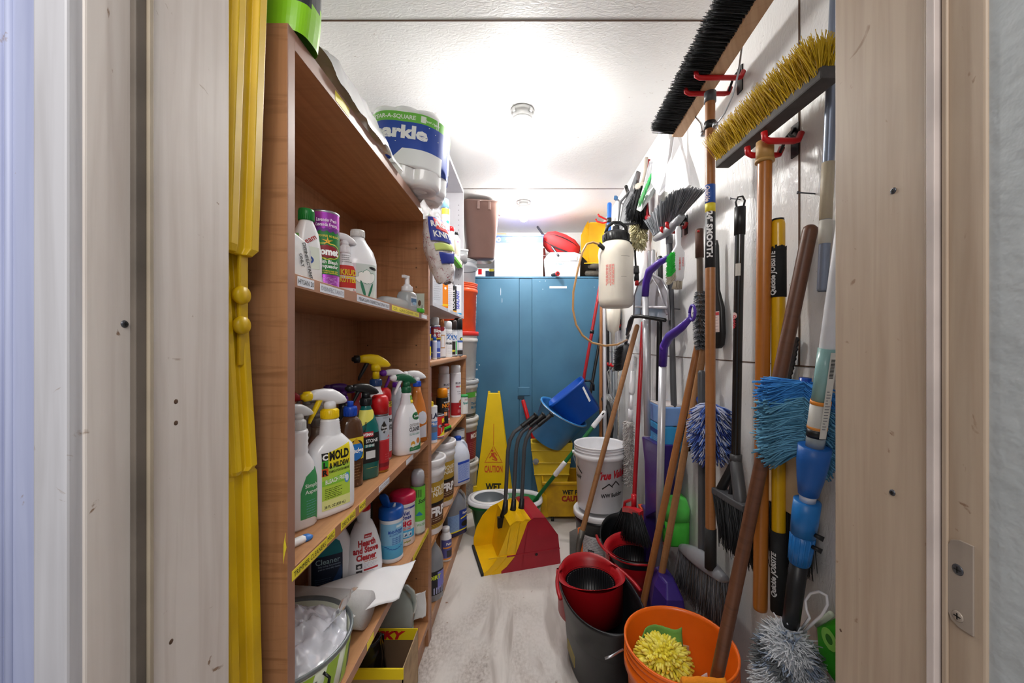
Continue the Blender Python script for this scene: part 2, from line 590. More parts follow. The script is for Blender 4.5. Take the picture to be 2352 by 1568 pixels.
def jamb_mat(name, c1, c2, c3, rough=0.5):
 m, nt, b, tc = node_mat(name)
 mp = nt.nodes.new('ShaderNodeMapping')
 mp.inputs['Scale'].default_value = (30, 30, 1.5)
 nt.links.new(tc.outputs['Object'], mp.inputs['Vector'])
 n1 = nt.nodes.new('ShaderNodeTexNoise')
 n1.inputs['Scale'].default_value = 2.5
 n1.inputs['Detail'].default_value = 6
 n1.inputs['Distortion'].default_value = 0.5
 nt.links.new(mp.outputs[0], n1.inputs['Vector'])
 n2 = nt.nodes.new('ShaderNodeTexNoise')
 n2.inputs['Scale'].default_value = 3.2
 n2.inputs['Detail'].default_value = 5
 nt.links.new(tc.outputs['Object'], n2.inputs['Vector'])
 r1 = nt.nodes.new('ShaderNodeValToRGB')
 r1.color_ramp.elements[0].position = 0.3; r1.color_ramp.elements[0].color = (*lin(c2), 1)
 r1.color_ramp.elements[1].position = 0.6; r1.color_ramp.elements[1].color = (*lin(c1), 1)
 nt.links.new(n1.outputs['Fac'], r1.inputs['Fac'])
 r2 = nt.nodes.new('ShaderNodeValToRGB')
 r2.color_ramp.elements[0].position = 0.5; r2.color_ramp.elements[0].color = (0, 0, 0, 1)
 r2.color_ramp.elements[1].position = 0.75; r2.color_ramp.elements[1].color = (0.6, 0.6, 0.6, 1)
 nt.links.new(n2.outputs['Fac'], r2.inputs['Fac'])
 mx = nt.nodes.new('ShaderNodeMix'); mx.data_type = 'RGBA'
 nt.links.new(r2.outputs[0], mx.inputs[0])
 nt.links.new(r1.outputs[0], mx.inputs[6])
 mx.inputs[7].default_value = (*lin(c3), 1)
 # scuffs
 n3 = nt.nodes.new('ShaderNodeTexNoise')
 n3.inputs['Scale'].default_value = 14
 n3.inputs['Detail'].default_value = 8
 n3.inputs['Distortion'].default_value = 3
 nt.links.new(tc.outputs['Object'], n3.inputs['Vector'])
 r3 = nt.nodes.new('ShaderNodeValToRGB')
 r3.color_ramp.elements[0].position = 0.27; r3.color_ramp.elements[0].color = (1, 1, 1, 1)
 r3.color_ramp.elements[1].position = 0.31; r3.color_ramp.elements[1].color = (0, 0, 0, 1)
 nt.links.new(n3.outputs['Fac'], r3.inputs['Fac'])
 m2 = nt.nodes.new('ShaderNodeMix'); m2.data_type = 'RGBA'
 nt.links.new(r3.outputs[0], m2.inputs[0])
 nt.links.new(mx.outputs[2], m2.inputs[6])
 m2.inputs[7].default_value = (*lin('#8a6f5a'), 1)
 nt.links.new(m2.outputs[2], b.inputs['Base Color'])
 bp = nt.nodes.new('ShaderNodeBump')
 bp.inputs['Strength'].default_value = 0.12
 bp.inputs['Distance'].default_value = 0.001
 nt.links.new(n1.outputs['Fac'], bp.inputs['Height'])
 nt.links.new(bp.outputs['Normal'], b.inputs['Normal'])
 b.inputs['Roughness'].default_value = rough
 return m
FLOORM = floor_mat()
JAMBL = jamb_mat('beige_painted_jamb', '#d6cdc6', '#c9beb6', '#bbb0a6')
JAMBR = jamb_mat('tan_painted_jamb', '#b3a08c', '#a6917d', '#988370')
CASM = jamb_mat('pale_casing_paint', '#c3c2c6', '#b4b2b5', '#a8a6ac')
CASB = jamb_mat('bluish_casing_paint', '#aab0cc', '#9aa0bf', '#9097b4')
GASK = mat('dark_grey_gasket', '#6e655c', 0.7, var=0.15)
GASK2 = mat('tan_gasket', '#a89a86', 0.6, var=0.1)
SEAM = mat('brown_panel_seam', '#5c4434', 0.8)
m = MB(); m.box((-1.2, -1.6, -0.05), (1.2, YB + 0.1, 0), FLOORM); struct(m.build('floor'))
m = MB(); m.box((XL - 0.08, YD - 0.02, ZC), (XR + 0.08, YB + 0.08, ZC + 0.06), CEILM); struct(m.build('ceiling'))
m = MB(); m.box((XL - 0.08, YD, 0), (XL, YB, ZC), WALLM); struct(m.build('wall_left'))
m = MB(); m.box((XR, YD, 0), (XR + 0.08, YB, ZC), WALLM); struct(m.build('wall_right'))
m = MB(); m.box((XL - 0.08, YB, 0), (XR + 0.08, YB + 0.08, ZC), WALLM); struct(m.build('wall_back'))
# wall with the doorway (front): two jamb sides and the header
JL, JR, YN = -0.396, 0.4135, 0.352
m = MB()
m.box((-1.3, YN + 0.004, 0), (JL - 0.02, YD, ZC + 0.4), CASM)
m.box((JR + 0.02, YN + 0.004, 0), (1.3, YD, ZC + 0.4), CASM)
m.box((JL - 0.02, YN + 0.004, 2.12), (JR + 0.02, YD, ZC + 0.4), CASM)
struct(m.build('wall_front'))
# ceiling seams, wall seams
m = MB()
m.box((XL, 1.30, ZC - 0.002), (XR, 1.305, ZC + 0.001), SEAM)
struct(m.build('trim_1'))
m = MB(); m.box((XL, 2.70, ZC - 0.002), (XR, 2.703, ZC + 0.001), SEAM); struct(m.build('trim_2'))
m = MB(); m.box((XR - 0.0015, 0.97, 1.19), (XR + 0.001, 0.975, ZC), SEAM); struct(m.build('trim_3'))
m = MB(); m.box((XR - 0.0015, YD, 1.188), (XR + 0.001, YB, 1.191), SEAM); struct(m.build('trim_4'))
# battens on the right wall
m = MB()
for y in (1.42, 1.95, 2.4, 2.85):
 m.box((XR - 0.012, y, 0), (XR, y + 0.045, 1.186), WALLM)
struct(m.build('trim_5'))
# left jamb board
m = MB()
m.box((JL - 0.022, YN, 0), (JL, YD + 0.004, 2.14), JAMBL)
struct(m.build('trim_6', bevel=0.002))
# stop and gasket on the left jamb
m = MB()
m.box((JL, 0.392, 0), (JL + 0.006, 0.4035, 2.14), GASK)
m.box((JL, 0.4035, 0), (JL + 0.009, 0.4085, 2.14), GASK2)
m.box((JL, 0.4085, 0), (JL + 0.004, 0.4135, 2.14), GASK)
struct(m.build('trim_7', bevel=0.001))
# casing left: pale band, then fluted bluish band
m = MB()
m.box((JL - 0.032, YN - 0.012, 0), (JL - 0.002, YN + 0.002, 2.2), CASM)
struct(m.build('trim_8', bevel=0.002))
m = MB()
m.box((JL - 0.1, YN - 0.004, 0), (JL - 0.032, YN + 0.002, 2.2), CASB)
for k in range(3):
 m.tube([(JL - 0.062 - k * 0.0085, YN - 0.004, 0), (JL - 0.062 - k * 0.0085, YN - 0.004, 2.2)], 0.003, CASB, 8)
struct(m.build('trim_9'))
# right jamb and stop
m = MB()
m.box((JR, YN, 0), (JR + 0.022, YD + 0.004, 2.14), JAMBR)
struct(m.build('trim_10', bevel=0.002))
RSTR = mat('pale_stop_strip', '#c9bcb6', 0.5, var=0.1)
m = MB()
m.box((JR - 0.003, 0.399, 0), (JR, 0.4035, 2.14), JAMBR)
m.box((JR - 0.008, 0.389, 0), (JR, 0.397, 2.14), RSTR)
m.box((JR - 0.003, 0.382, 0), (JR, 0.387, 2.14), JAMBR)
struct(m.build('trim_11', bevel=0.001))
# screws and holes in the jambs
def hole(x, y, z, nx, r=0.0035, screw=True, name='screw_head', lab=''):
 m = MB()
 M = Matrix.Translation((x, y, z)) @ Matrix.Rotation(radians(90 * nx), 4, 'Y')
 if screw:
  m.lathe([(0.0001, 0.0004), (r * 0.3, 0.0012), (r * 0.75, 0.0010), (r, -0.0006)], DSTEEL, 14, M)
  m.box((-r * 0.5, -0.0004, 0.0011), (r * 0.5, 0.0004, 0.0016), INK, M)
  m.box((-0.0004, -r * 0.5, 0.0011), (0.0004, r * 0.5, 0.0016), INK, M)
 else:
  m.lathe([(0.0001, 0.0003), (r * 0.55, 0.0003), (r, 0.0001)], SEAM, 10, M)
 return struct(m.build('trim_12' if screw else 'trim_13'))
hole(JL, PX(286, 744, JL).y, PX(286, 744, JL).z, 1, 0.0042)
for px, py in ((404, 922), (404, 971), (393, 1473)):
 p = PX(px, py, JL); hole(JL, p.y, p.z, 1, 0.0028, False)
for px, py in ((2052, 438), (2050, 1131)):
 p = PX(px, py, JR); hole(JR, p.y, p.z, -1, 0.0040)
p = PX(2343 - 412, 1447, JR); hole(JR, p.y, p.z, -1, 0.002, False)
# open metal door, swung out towards the camera, with its hinge leaf
DOORM = mat('grey_hammered_door_paint', '#b4b9bb', 0.42, metal=0.05, var=0.05, bump=0.8, bs=55)
m = MB()
m.box((JR + 0.003, -0.55, 0.01), (JR + 0.047, 0.361, 2.10), DOORM)
dr = struct(m.build('door_1', bevel=0.0015))
HINGEM = mat('painted_hinge', '#a99c90', 0.4, metal=0.3, var=0.08)
m = MB()
pa, pb = PX(2180, 1228, JR), PX(2224, 1452, JR)
z0, z1, y0, y1 = pb.z, pa.z, 0.3605, pa.y
q = [(y0, z0), (y1 - 0.01, z0), (y1 - 0.003, z0 + 0.003), (y1, z0 + 0.010), (y1, z1 - 0.010), (y1 - 0.003, z1 - 0.003), (y1 - 0.01, z1), (y0, z1)]
MM = Matrix.Translation((JR - 0.0018, 0, 0)) @ Matrix(((0, 0, 1, 0), (1, 0, 0, 0), (0, 1, 0, 0), (0, 0, 0, 1)))
m.prism(q, 0, 0.0018, HINGEM, MM)
hg = m.build('door_hinge', bevel=0.0004)
hg.parent = dr
for py in (1308, 1415):
 p = PX(2204, py, JR)
 s = MB()
 M = Matrix.Translation((JR - 0.0018, p.y, p.z)) @ Matrix.Rotation(radians(-90), 4, 'Y')
 s.lathe([(0.0001, 0.0006), (0.0045, 0.0006), (0.0052, 0)], DSTEEL if py < 1350 else HINGEM, 16, M)
 s.box((-0.003, -0.0005, 0.0004), (0.003, 0.0005, 0.0009), INK, M)
 s.box((-0.0005, -0.003, 0.0004), (0.0005, 0.003, 0.0009), INK, M)
 so = s.build('screw'); so.parent = hg
# light fixtures
GLOW = mat('lit_globe_glass', '#fffdf8', 0.2, emis=BULB)
FIXM = mat('white_porcelain_fixture', '#c4c4c4', 0.3)
def fixture(y, label):
 t = thing('ceiling_light', label, 'ceiling light', (-0.014, y, ZC))
 m = MB()
 m.lathe([(0.052, 0), (0.054, -0.012), (0.050, -0.018), (0.046, -0.020), (0.045, -0.034), (0.047, -0.036), (0.047, -0.042), (0.043, -0.045), (0.043, -0.058), (0.036, -0.062)], FIXM, 32)
 m.build('base', t)
 for k in range(4):
  a = pi / 4 + k * pi / 2
  s = MB(); s.box((-0.006, -0.003, -0.026), (0.006, 0.005, -0.008), FIXM, Matrix.Rotation(a, 4, 'Z') @ Matrix.Translation((0, 0.052, 0)))
  s.build('mounting_ear', t, bevel=0.001)
 m = MB()
 m.lathe([(0.034, -0.061), (0.036, -0.075), (0.035, -0.115), (0.028, -0.135), (0.012, -0.147), (0.001, -0.149)], GLOW, 28)
 m.build('glass_globe', t)
fixture(1.80, 'lit jelly-jar ceiling light nearer the doorway, on the white ceiling')
fixture(2.95, 'lit jelly-jar ceiling light farther back, above the blue cabinet')
# ================================================================ LEFT SIDE: the wooden bookcase and what is on it
from mathutils import noise
XS = -0.40
def LS(px, s):
 """plan position on the left shelves: photograph column px, setback s behind the shelf fronts"""
 X = XS - s
 return X, -X * FPX / (CX - px)
def wb(mb, name, root, **k):
 return mb.build(name, root, loc=-root.location, **k)
def loftx(mb, secs, m, n=14, e=2.6):
 out = []
 for x, zc, hz, hy in secs:
  out.append([(x, hy * math.copysign(abs(cos(t)) ** (2 / e), cos(t)), zc + hz * math.copysign(abs(sin(t)) ** (2 / e), sin(t))) for t in [2 * pi * j / n for j in range(n)]])
 mb.loft(out, m, True)
def shelf_strip(root, shelf, px0, px1, z0, z1, m, text=None, tm=INK, slope=0, bold=0.0, x=XS):
 ya, yb = -x * FPX / (CX - px0), -x * FPX / (CX - px1)
 mb = MB()
 f = Flat((x, 0, 0), (0, 1, 0), (0, 0, 1))
 mb.box((x, ya, z0), (x + 0.0006, yb, z1), m)
 if text:
  dtext(mb, f, text, (ya + yb) / 2, z0 + (z1 - z0) * 0.24, (z1 - z0) * 0.55, tm, w=(yb - ya) * 0.92, bold=bold, off=0.001)
 return mb.build('shelf_label', shelf)
YTAPE = mat('yellow_label_tape', '#f1de3c', 0.5, var=0.03)
WTAPE = mat('white_label_tape', '#dfe0e8', 0.5, var=0.03)
# --- bookcase
bk = thing('bookcase', 'tall wood-laminate bookcase nearest the door, shelves of cleaning bottles', 'bookcase', (XS, 0.66, 0))
D1, Y0, Y1, Y2 = 0.30, 0.66, 0.68, 1.614
ZT = 1.783
LAMX = wood_mat('wood_laminate_side', '#b5825a', '#a4724c', '#7f5434', 'Z', rough=0.4, figure=0.55)
m = MB(); m.box((XS - D1, Y0, 0), (XS - 0.001, Y1, ZT), LAMX); m.box((XS - 0.001, Y0, 0), (XS, Y1, ZT), EDGE)
wb(m, 'side_panel', bk, bevel=0.0012)
m = MB(); m.box((XS - D1, Y2, 0), (XS - 0.001, Y2 + 0.024, ZT), LAMX); m.box((XS - 0.001, Y2, 0), (XS, Y2 + 0.024, ZT), EDGEY)
wb(m, 'side_panel', bk, bevel=0.0012)
m = MB(); m.box((XS - D1, Y1, 1.752), (XS - 0.001, Y2, ZT), LAMY); m.box((XS - 0.001, Y1, 1.752), (XS, Y2, ZT), EDGE)
top = wb(m, 'top_panel', bk, bevel=0.001)
m = MB(); m.box((XS - D1, Y0, 0.02), (XS - D1 + 0.006, Y2 + 0.02, ZT - 0.002), LAM); wb(m, 'back_panel', bk)
SH = []
for z0, z1 in ((1.341, 1.365), (0.833, 0.857), (0.466, 0.490), (0.078, 0.100)):
 m = MB(); m.box((XS - D1 + 0.006, Y1, z0), (XS - 0.001, Y2, z1), LAMY); m.box((XS - 0.001, Y1, z0), (XS, Y2, z1), EDGEY)
 SH.append(wb(m, 'shelf', bk, bevel=0.001))
m = MB(); m.box((XS - 0.03, Y1, 0), (XS - 0.012, Y2, 0.077), LAM); wb(m, 'kickboard', bk)
m = MB()
for z in (0.28, 0.36, 0.62, 0.70, 1.0, 1.08, 1.16, 1.24, 1.48, 1.56, 1.64):
 for x in (XS - 0.05, XS - 0.25):
  m.box((x - 0.0025, Y2 - 0.0006, z - 0.0025), (x + 0.0025, Y2 + 0.001, z + 0.0025), SEAM)
tag(wb(m, 'shelf_pin_holes', bk), kind='stuff')
shelf_strip(bk, top, 770, 802, 1.756, 1.776, YTAPE)
shelf_strip(bk, SH[0], 683, 721, 1.345, 1.362, WTAPE, 'HYSAN 20')
shelf_strip(bk, SH[0], 735, 790, 1.3445, 1.361, WTAPE, 'DISINFECTANTS', mat('grey_ink', '#8a8c98', 0.6))
shelf_strip(bk, SH[0], 820, 894, 1.345, 1.361, WTAPE, 'MEGACLEAN  DISINFECTANT SPRAY PLUS')
shelf_strip(bk, SH[0], 900, 962, 1.345, 1.361, YTAPE, 'CLR   GLASS CLEANER   MISC', mat('olive_ink', '#8a7d20', 0.6))
shelf_strip(bk, SH[0], 968, 980, 1.346, 1.360, WTAPE)
shelf_strip(bk, SH[1], 670.5, 750, 0.8355, 0.853, YTAPE, 'TRIMMER CLEANERS')
shelf_strip(bk, SH[1], 751, 769, 0.839, 0.8565, YTAPE, 'MISC.')
shelf_strip(bk, SH[1], 783, 816, 0.838, 0.8565, YTAPE, 'ORECK BAGS')
shelf_strip(bk, SH[1], 825, 839, 0.838, 0.8565, YTAPE, 'MOPS')
shelf_strip(bk, SH[1], 870, 894, 0.838, 0.854, WTAPE, 'ACETONE', mat('faint_ink', '#9a9ca8', 0.6))
shelf_strip(bk, SH[1], 933, 949, 0.838, 0.854, WTAPE)
shelf_strip(bk, SH[2], 949, 984, 0.469, 0.488, YTAPE, 'GLASS SPRAY   WIPES', mat('olive_ink', '#8a7d20', 0.6))
shelf_strip(bk, SH[2], 843, 858, 0.469, 0.487, YTAPE)
m = MB(); m.prism([(-0.5460, 0.872), (-0.5452, 0.905), (-0.5432, 0.918), (-0.5418, 0.925), (-0.5425, 0.912), (-0.5405, 0.900), (-0.5440, 0.885)], 0, 0.0004, YTAPE,
 Matrix(((1, 0, 0, 0.138), (0, 0, -1, Y0), (0, 1, 0, 0), (0, 0, 0, 1))))
wb(m, 'tape_scrap', bk)

# --- bottles
INKS = {}
def ink(c):
 k = 'ink_' + c.strip('#')
 return mat(k, c, 0.5, var=0.01)
def ribs(z0, z1, r, k, d=0.0012):
 out = []
 for i in range(k):
  a = z0 + (z1 - z0) * i / k
  b = z0 + (z1 - z0) * (i + 0.5) / k
  out += [(a, r - d), (b, r)]
 out.append((z1, r - d))
 return out
def trigger_head(root, z, collar, head, trig, nozz, cr=0.0145, s=1.0, neck=0.0):
 m = MB()
 m.lathe([(cr, z), (cr + 0.001, z + 0.002), (cr, z + 0.020), (cr * 0.75, z + 0.023)], collar, 28)
 for k in range(24):
  a = 2 * pi * k / 24
  m.box((-0.0006, -0.0008, z + 0.002), (0.0008, 0.0008, z + 0.018), collar, Matrix.Rotation(a, 4, 'Z') @ Matrix.Translation((cr + 0.0004, 0, 0)))
 m.build('collar', root)
 h = z + 0.022 + neck
 m = MB()
 if neck:
  m.lathe([(0.011, z + 0.02), (0.010, h + 0.01)], head, 16)
 q = [(-0.042, 0.030, 0.0085, 0.0085), (-0.030, 0.031, 0.0105, 0.0105), (-0.012, 0.029, 0.0135, 0.0115), (0.004, 0.024, 0.0165, 0.0125), (0.018, 0.020, 0.0130, 0.0115), (0.030, 0.0155, 0.0085, 0.0085), (0.037, 0.0125, 0.003, 0.004)]
 loftx(m, [(x * s, h + zc * s, hz * s, hy * s) for x, zc, hz, hy in q], head)
 m.lathe([(0.0125 * s, h - 0.001), (0.0115 * s, h + 0.016 * s)], head, 20)
 m.build('spray_head', root)
 m = MB()
 M = Matrix.Translation((-0.042 * s, 0, h + 0.030 * s)) @ Matrix.Rotation(radians(-90), 4, 'Y')
 m.lathe([(0.0092 * s, -0.001), (0.0098 * s, 0.001), (0.0098 * s, 0.011 * s), (0.006 * s, 0.013 * s), (0.005 * s, 0.017 * s), (0.001, 0.017 * s)], nozz, 20, M)
 m.build('nozzle', root)
 m = MB()
 pts = [(-0.021, 0, 0.022), (-0.026, 0, 0.012), (-0.034, 0, -0.003), (-0.041, 0, -0.016), (-0.043, 0, -0.024)]
 m.tube([(x * s, y, h + zz * s) for x, y, zz in pts], [0.0075 * s, 0.0068 * s, 0.006 * s, 0.005 * s, 0.003 * s], trig, 10, flat=0.75)
 m.build('trigger', root)
def cap_lathe(root, name, r, z, h, m_, dome=0.3, n=28, knurl=False):
 m = MB()
 m.lathe([(r, z), (r, z + h * (1 - dome)), (r * 0.93, z + h * (1 - dome * 0.4)), (r * 0.7, z + h * 0.985), (0.001, z + h)], m_, n)
 if knurl:
  for k in range(26):
   m.box((-0.0006, -0.0007, z + 0.001), (0.0008, 0.0007, z + h * 0.8), m_, Matrix.Rotation(2 * pi * k / 26, 4, 'Z') @ Matrix.Translation((r, 0, 0)))
 return m.build(name, root)
def bottle(name, label, cat, loc, rz, prof, bm, deco=None, head=None, n=44, tilt=None):
 t = thing(name, label, cat, loc, rz)
 if tilt: t.rotation_euler = (radians(tilt[0]), radians(tilt[1]), radians(rz))
 m = MB(); m.sup(prof, bm, n)
 m.build('bottle_body', t)
 if deco:
  d = MB(); deco(d, Body(prof)); d.build('label', t)
 if head: head(t)
 return t
def aerosol(name, label, cat, loc, rz, r, h, bm, capm, caph=0.035, capr=None, deco=None, dome=True, base=None, domem=None):
 t = thing(name, label, cat, loc, rz)
 m = MB()
 hb = h - caph
 m.lathe([(r * 0.9, 0), (r, 0.003), (r * 0.985, 0.006), (r * 0.985, hb - 0.012)], base or STEEL, 32, cap1=False)
 m.lathe([(r * 0.99, 0.008), (r * 0.995, 0.009), (r * 0.995, hb - 0.014), (r * 0.98, hb - 0.012)], bm, 36)
 m.lathe([(r * 0.99, hb - 0.0125), (r * 0.8, hb - 0.002), (r * 0.6, hb + 0.001)], domem or STEEL, 32)
 m.build('can_body', t)
 c = capr or r * 0.82
 m = MB()
 m.lathe([(c, hb - 0.006), (c, hb + caph * 0.55), (c * 0.9, hb + caph * 0.85), (c * 0.6, hb + caph), (0.001, hb + caph)], capm, 30)
 m.build('cap', t)
 if deco:
  d = MB(); deco(d, Body([(0, r * 0.995, r * 0.995, 2), (h, r * 0.995, r * 0.995, 2)])); d.build('label', t)
 return t
CLRB = mat('translucent_white_bottle', '#f4f6fa', 0.28, var=0.03, sss=0.3, coat=0.2)
ZA, ZB_, ZC_, ZD = 1.365, 0.857, 0.490, 0.100

# ---- second shelf
X, Y = LS(696, 0.05)
def d1(d, b):
 drect(d, b, -0.022, 0.03, 0.02, 0.075, ink('#dfe8dc'))
 dell(d, b, -0.004, 0.048, 0.012, 0.009, ink('#31509c'))
 dell(d, b, -0.004, 0.048, 0.008, 0.005, ink('#e4d9b0'), 0.001)
 dtext(d, b, 'Cream', -0.002, 0.082, 0.011, ink('#b0222a'), rot=35, bold=0.01)
 drect(d, b, -0.026, 0.008, -0.018, 0.10, ink('#7cc36a'))
bottle('cleaner_bottle', 'white tapered bottle with a green screw cap on the second shelf, beside the side panel', 'bottle', (X, Y + 0.012, ZA), 45,
       [(0, 0.026, 0.018, 3), (0.004, 0.028, 0.020, 3), (0.06, 0.028, 0.020, 2.8), (0.105, 0.022, 0.017, 2.5), (0.128, 0.013, 0.013, 2), (0.134, 0.012, 0.012, 2)], CLRB, d1,
       lambda t: cap_lathe(t, 'screw_cap', 0.0145, 0.130, 0.024, mat('green_cap', '#1f8a3c', 0.35), 0.05, knurl=True))
# white caddy marked DISINFECTANT ONLY
t = thing('plastic_scoop', 'milky plastic scoop hand-lettered DISINFECTANT ONLY on the second shelf', 'scoop', (XS - 0.03, 0.80, ZA), 0)
m = MB()
sec = []
for y, h in ((-0.095, 0.088), (-0.06, 0.088), (-0.02, 0.080), (0.015, 0.050), (0.045, 0.012)):
 sec.append([(-0.045, y, 0), (-0.002, y, 0), (-0.004, y, h), (-0.041, y, h)])
m.loft(sec, mat('milky_plastic', '#e8ebee', 0.35, sss=0.3), False)
m.build('scoop_body', t, bevel=0.004)
d = MB(); f = Flat((-0.0012, 0, 0), (0, 1, 0), (-0.04, 0, 1))
dtext(d, f, 'DISINFECTANT', -0.028, 0.040, 0.011, INK, w=0.072, rot=-72, off=0.0012)
dtext(d, f, 'ONLY', -0.048, 0.038, 0.010, INK, w=0.026, rot=-72, off=0.0012)
d.build('lettering', t)
X, Y = LS(744, 0.046)
def d2(d, b):
 G, P, Yl = ink('#1f7a35'), ink('#a23bb0'), ink('#e8d34a')
 for k in range(9):
  dell(d, b, -0.020 + k * 0.0065, 0.122 + (k % 2) * 0.003, 0.0045, 0.0035, ink('#6e2a86'), 0.0009)
 drect(d, b, -0.05, 0.028, 0.05, 0.122, G, 0.0005, 10)
 dell(d, b, 0, 0.078, 0.031, 0.019, Yl, 0.0009)
 dell(d, b, 0, 0.078, 0.0295, 0.0172, G, 0.0011)
 dell(d, b, 0, 0.077, 0.0275, 0.0145, ink('#8e1f2c'), 0.0013)
 dtext(d, b, 'Comet', 0, 0.070, 0.015, ink('#ffffff'), w=0.050, bold=0.05, off=0.0017)
 for k in range(5):
  a = pi / 2 + k * 2 * pi / 5
  dpoly(d, b, [(0.001 + 0.0022 * cos(a + 1.2), 0.099 + 0.0022 * sin(a + 1.2)), (0.001 + 0.0022 * cos(a - 1.2), 0.099 + 0.0022 * sin(a - 1.2)), (0.001 + 0.012 * cos(a), 0.099 + 0.010 * sin(a))], ink('#f0b43a'), 0.0016, 4)
 dtext(d, b, 'SCRATCH FREE  NO BLEACH', 0, 0.108, 0.0045, Yl, w=0.054, off=0.0012)
 dtext(d, b, 'Lavender Fresh', 0, 0.141, 0.0075, ink('#f8e8fa'), w=0.042, shear=0.2, bold=0.02)
 dtext(d, b, 'Lavanda Fresca', 0, 0.131, 0.0075, ink('#f8e8fa'), w=0.044, shear=0.2, bold=0.02)
 dtext(d, b, 'with Bleach', 0.004, 0.051, 0.008, ink('#ffffff'), w=0.040, shear=0.15, bold=0.02)
 dtext(d, b, 'Blanqueador', 0.002, 0.042, 0.008, ink('#ffffff'), w=0.046, shear=0.15, bold=0.02)
 dtext(d, b, 'Tougher & cleans tough stains', 0.002, 0.034, 0.0035, Yl, w=0.046)
 dtext(d, b, 'Remueve y mejor manchas dificiles', 0.002, 0.030, 0.0035, Yl, w=0.046)
 dlines(d, b, -0.02, 0.024, 0.008, 0.022, 5, ink('#e8c8ee'), 0.0005)
t = thing('scouring_powder_canister', 'purple and green foil scouring-powder canister on the second shelf', 'canister', (X, Y, ZA), 38)
m = MB(); m.lathe([(0.0305, 0), (0.0315, 0.002), (0.031, 0.005), (0.031, 0.160), (0.0316, 0.163), (0.0300, 0.165), (0.028, 0.163), (0.001, 0.163)], mat('purple_foil', '#b44cc0', 0.25, metal=0.6, var=0.05), 44)
m.build('can_body', t)
m = MB(); m.lathe([(0.0313, 0.161), (0.0320, 0.163), (0.0312, 0.166), (0.029, 0.1655), (0.0285, 0.1635)], STEEL, 40, cap0=False, cap1=False); m.build('rim', t)
d = MB(); d2(d, Body([(0, 0.0312, 0.0312, 2), (0.17, 0.0312, 0.0312, 2)])); d.build('label', t)
X, Y = LS(793, 0.085)
def d3(d, b):
 drect(d, b, -0.026, 0.005, 0.026, 0.052, ink('#d6322a'), 0.0005)
 dtext(d, b, 'KRUD', 0.004, 0.062, 0.015, ink('#f4d830'), w=0.040, bold=0.04, off=0.0014)
 dtext(d, b, 'KUTTER', 0.003, 0.043, 0.015, ink('#f4d830'), w=0.042, bold=0.04, off=0.0014)
 drect(d, b, -0.024, 0.060, 0.024, 0.088, ink('#d6322a'), 0.0005)
 drect(d, b, -0.024, 0.020, 0.024, 0.028, ink('#f2f2f2'), 0.0012)
 dtext(d, b, 'POWER DEGREASER', 0, 0.0215, 0.005, INK, w=0.042)
 drect(d, b, -0.024, 0.008, 0.024, 0.016, ink('#f0cc28'), 0.0012)
 dlines(d, b, -0.012, 0.014, 0.095, 0.118, 4, INK, 0.0010)
bottle('degreaser_bottle', 'white spray bottle with a red and yellow label behind the purple canister', 'spray bottle', (X, Y, ZA), 40,
       [(0, 0.024, 0.016, 3), (0.003, 0.026, 0.018, 3), (0.075, 0.026, 0.018, 2.8), (0.10, 0.017, 0.014, 2.3), (0.125, 0.011, 0.011, 2)], WHITEP, d3,
       lambda t: trigger_head(t, 0.122, WHITEP, WHITEP, WHITEP, WHITEP, 0.012, 0.75))
X, Y = LS(818, 0.075)
def d4(d, b):
 drect(d, b, -0.055, 0.012, -0.012, 0.098, ink('#dcd3dc'), 0.0005)
 drect(d, b, -0.012, 0.006, 0.046, 0.098, ink('#c9d4cf'), 0.0005)
 dlines(d, b, -0.05, -0.016, 0.018, 0.094, 16, ink('#8a8690'), 0.0006)
 gr, wh = ink('#2c7a5c'), ink('#f2f4f0')
 for (a, r_) in ((55, 0.024), (90, 0.028), (120, 0.024), (150, 0.018)):
  u, v = 0.016 + 0.020 * cos(radians(a)), 0.045 + 0.018 * sin(radians(a))
  dell(d, b, u, v, r_ * 0.46, r_ * 1.02 * 0.72, gr, 0.0009, a - 90)
  dell(d, b, u, v, r_ * 0.42, r_ * 0.95 * 0.72, wh, 0.0012, a - 90)
 dell(d, b, 0.006, 0.030, 0.004, 0.024, gr, 0.0014, 15)
 dell(d, b, 0.026, 0.026, 0.003, 0.022, gr, 0.0014, -18)
 dell(d, b, 0.034, 0.088, 0.012, 0.004, INK, 0.0014, -8)
t = bottle('jug', 'white half-gallon jug with an outlined flower on its label, second shelf', 'jug', (X, Y + 0.01, ZA), 32,
       [(0, 0.046, 0.046, 2.6), (0.004, 0.049, 0.049, 2.6), (0.105, 0.049, 0.049, 2.6), (0.115, 0.0475, 0.0475, 2.5), (0.14, 0.040, 0.040, 2.3), (0.165, 0.024, 0.024, 2), (0.178, 0.0175, 0.0175, 2)], CLRB, d4,
       lambda t: cap_lathe(t, 'screw_cap', 0.0185, 0.180, 0.020, mat('off_white_cap', '#e2dfdc', 0.4), 0.04, knurl=True))
m = MB(); m.tube([(-0.018, 0.004, 0.172), (-0.036, 0.004, 0.162), (-0.049, 0.004, 0.138), (-0.052, 0.004, 0.112), (-0.046, 0.004, 0.098)], 0.0085, CLRB, 12); m.build('handle', t)
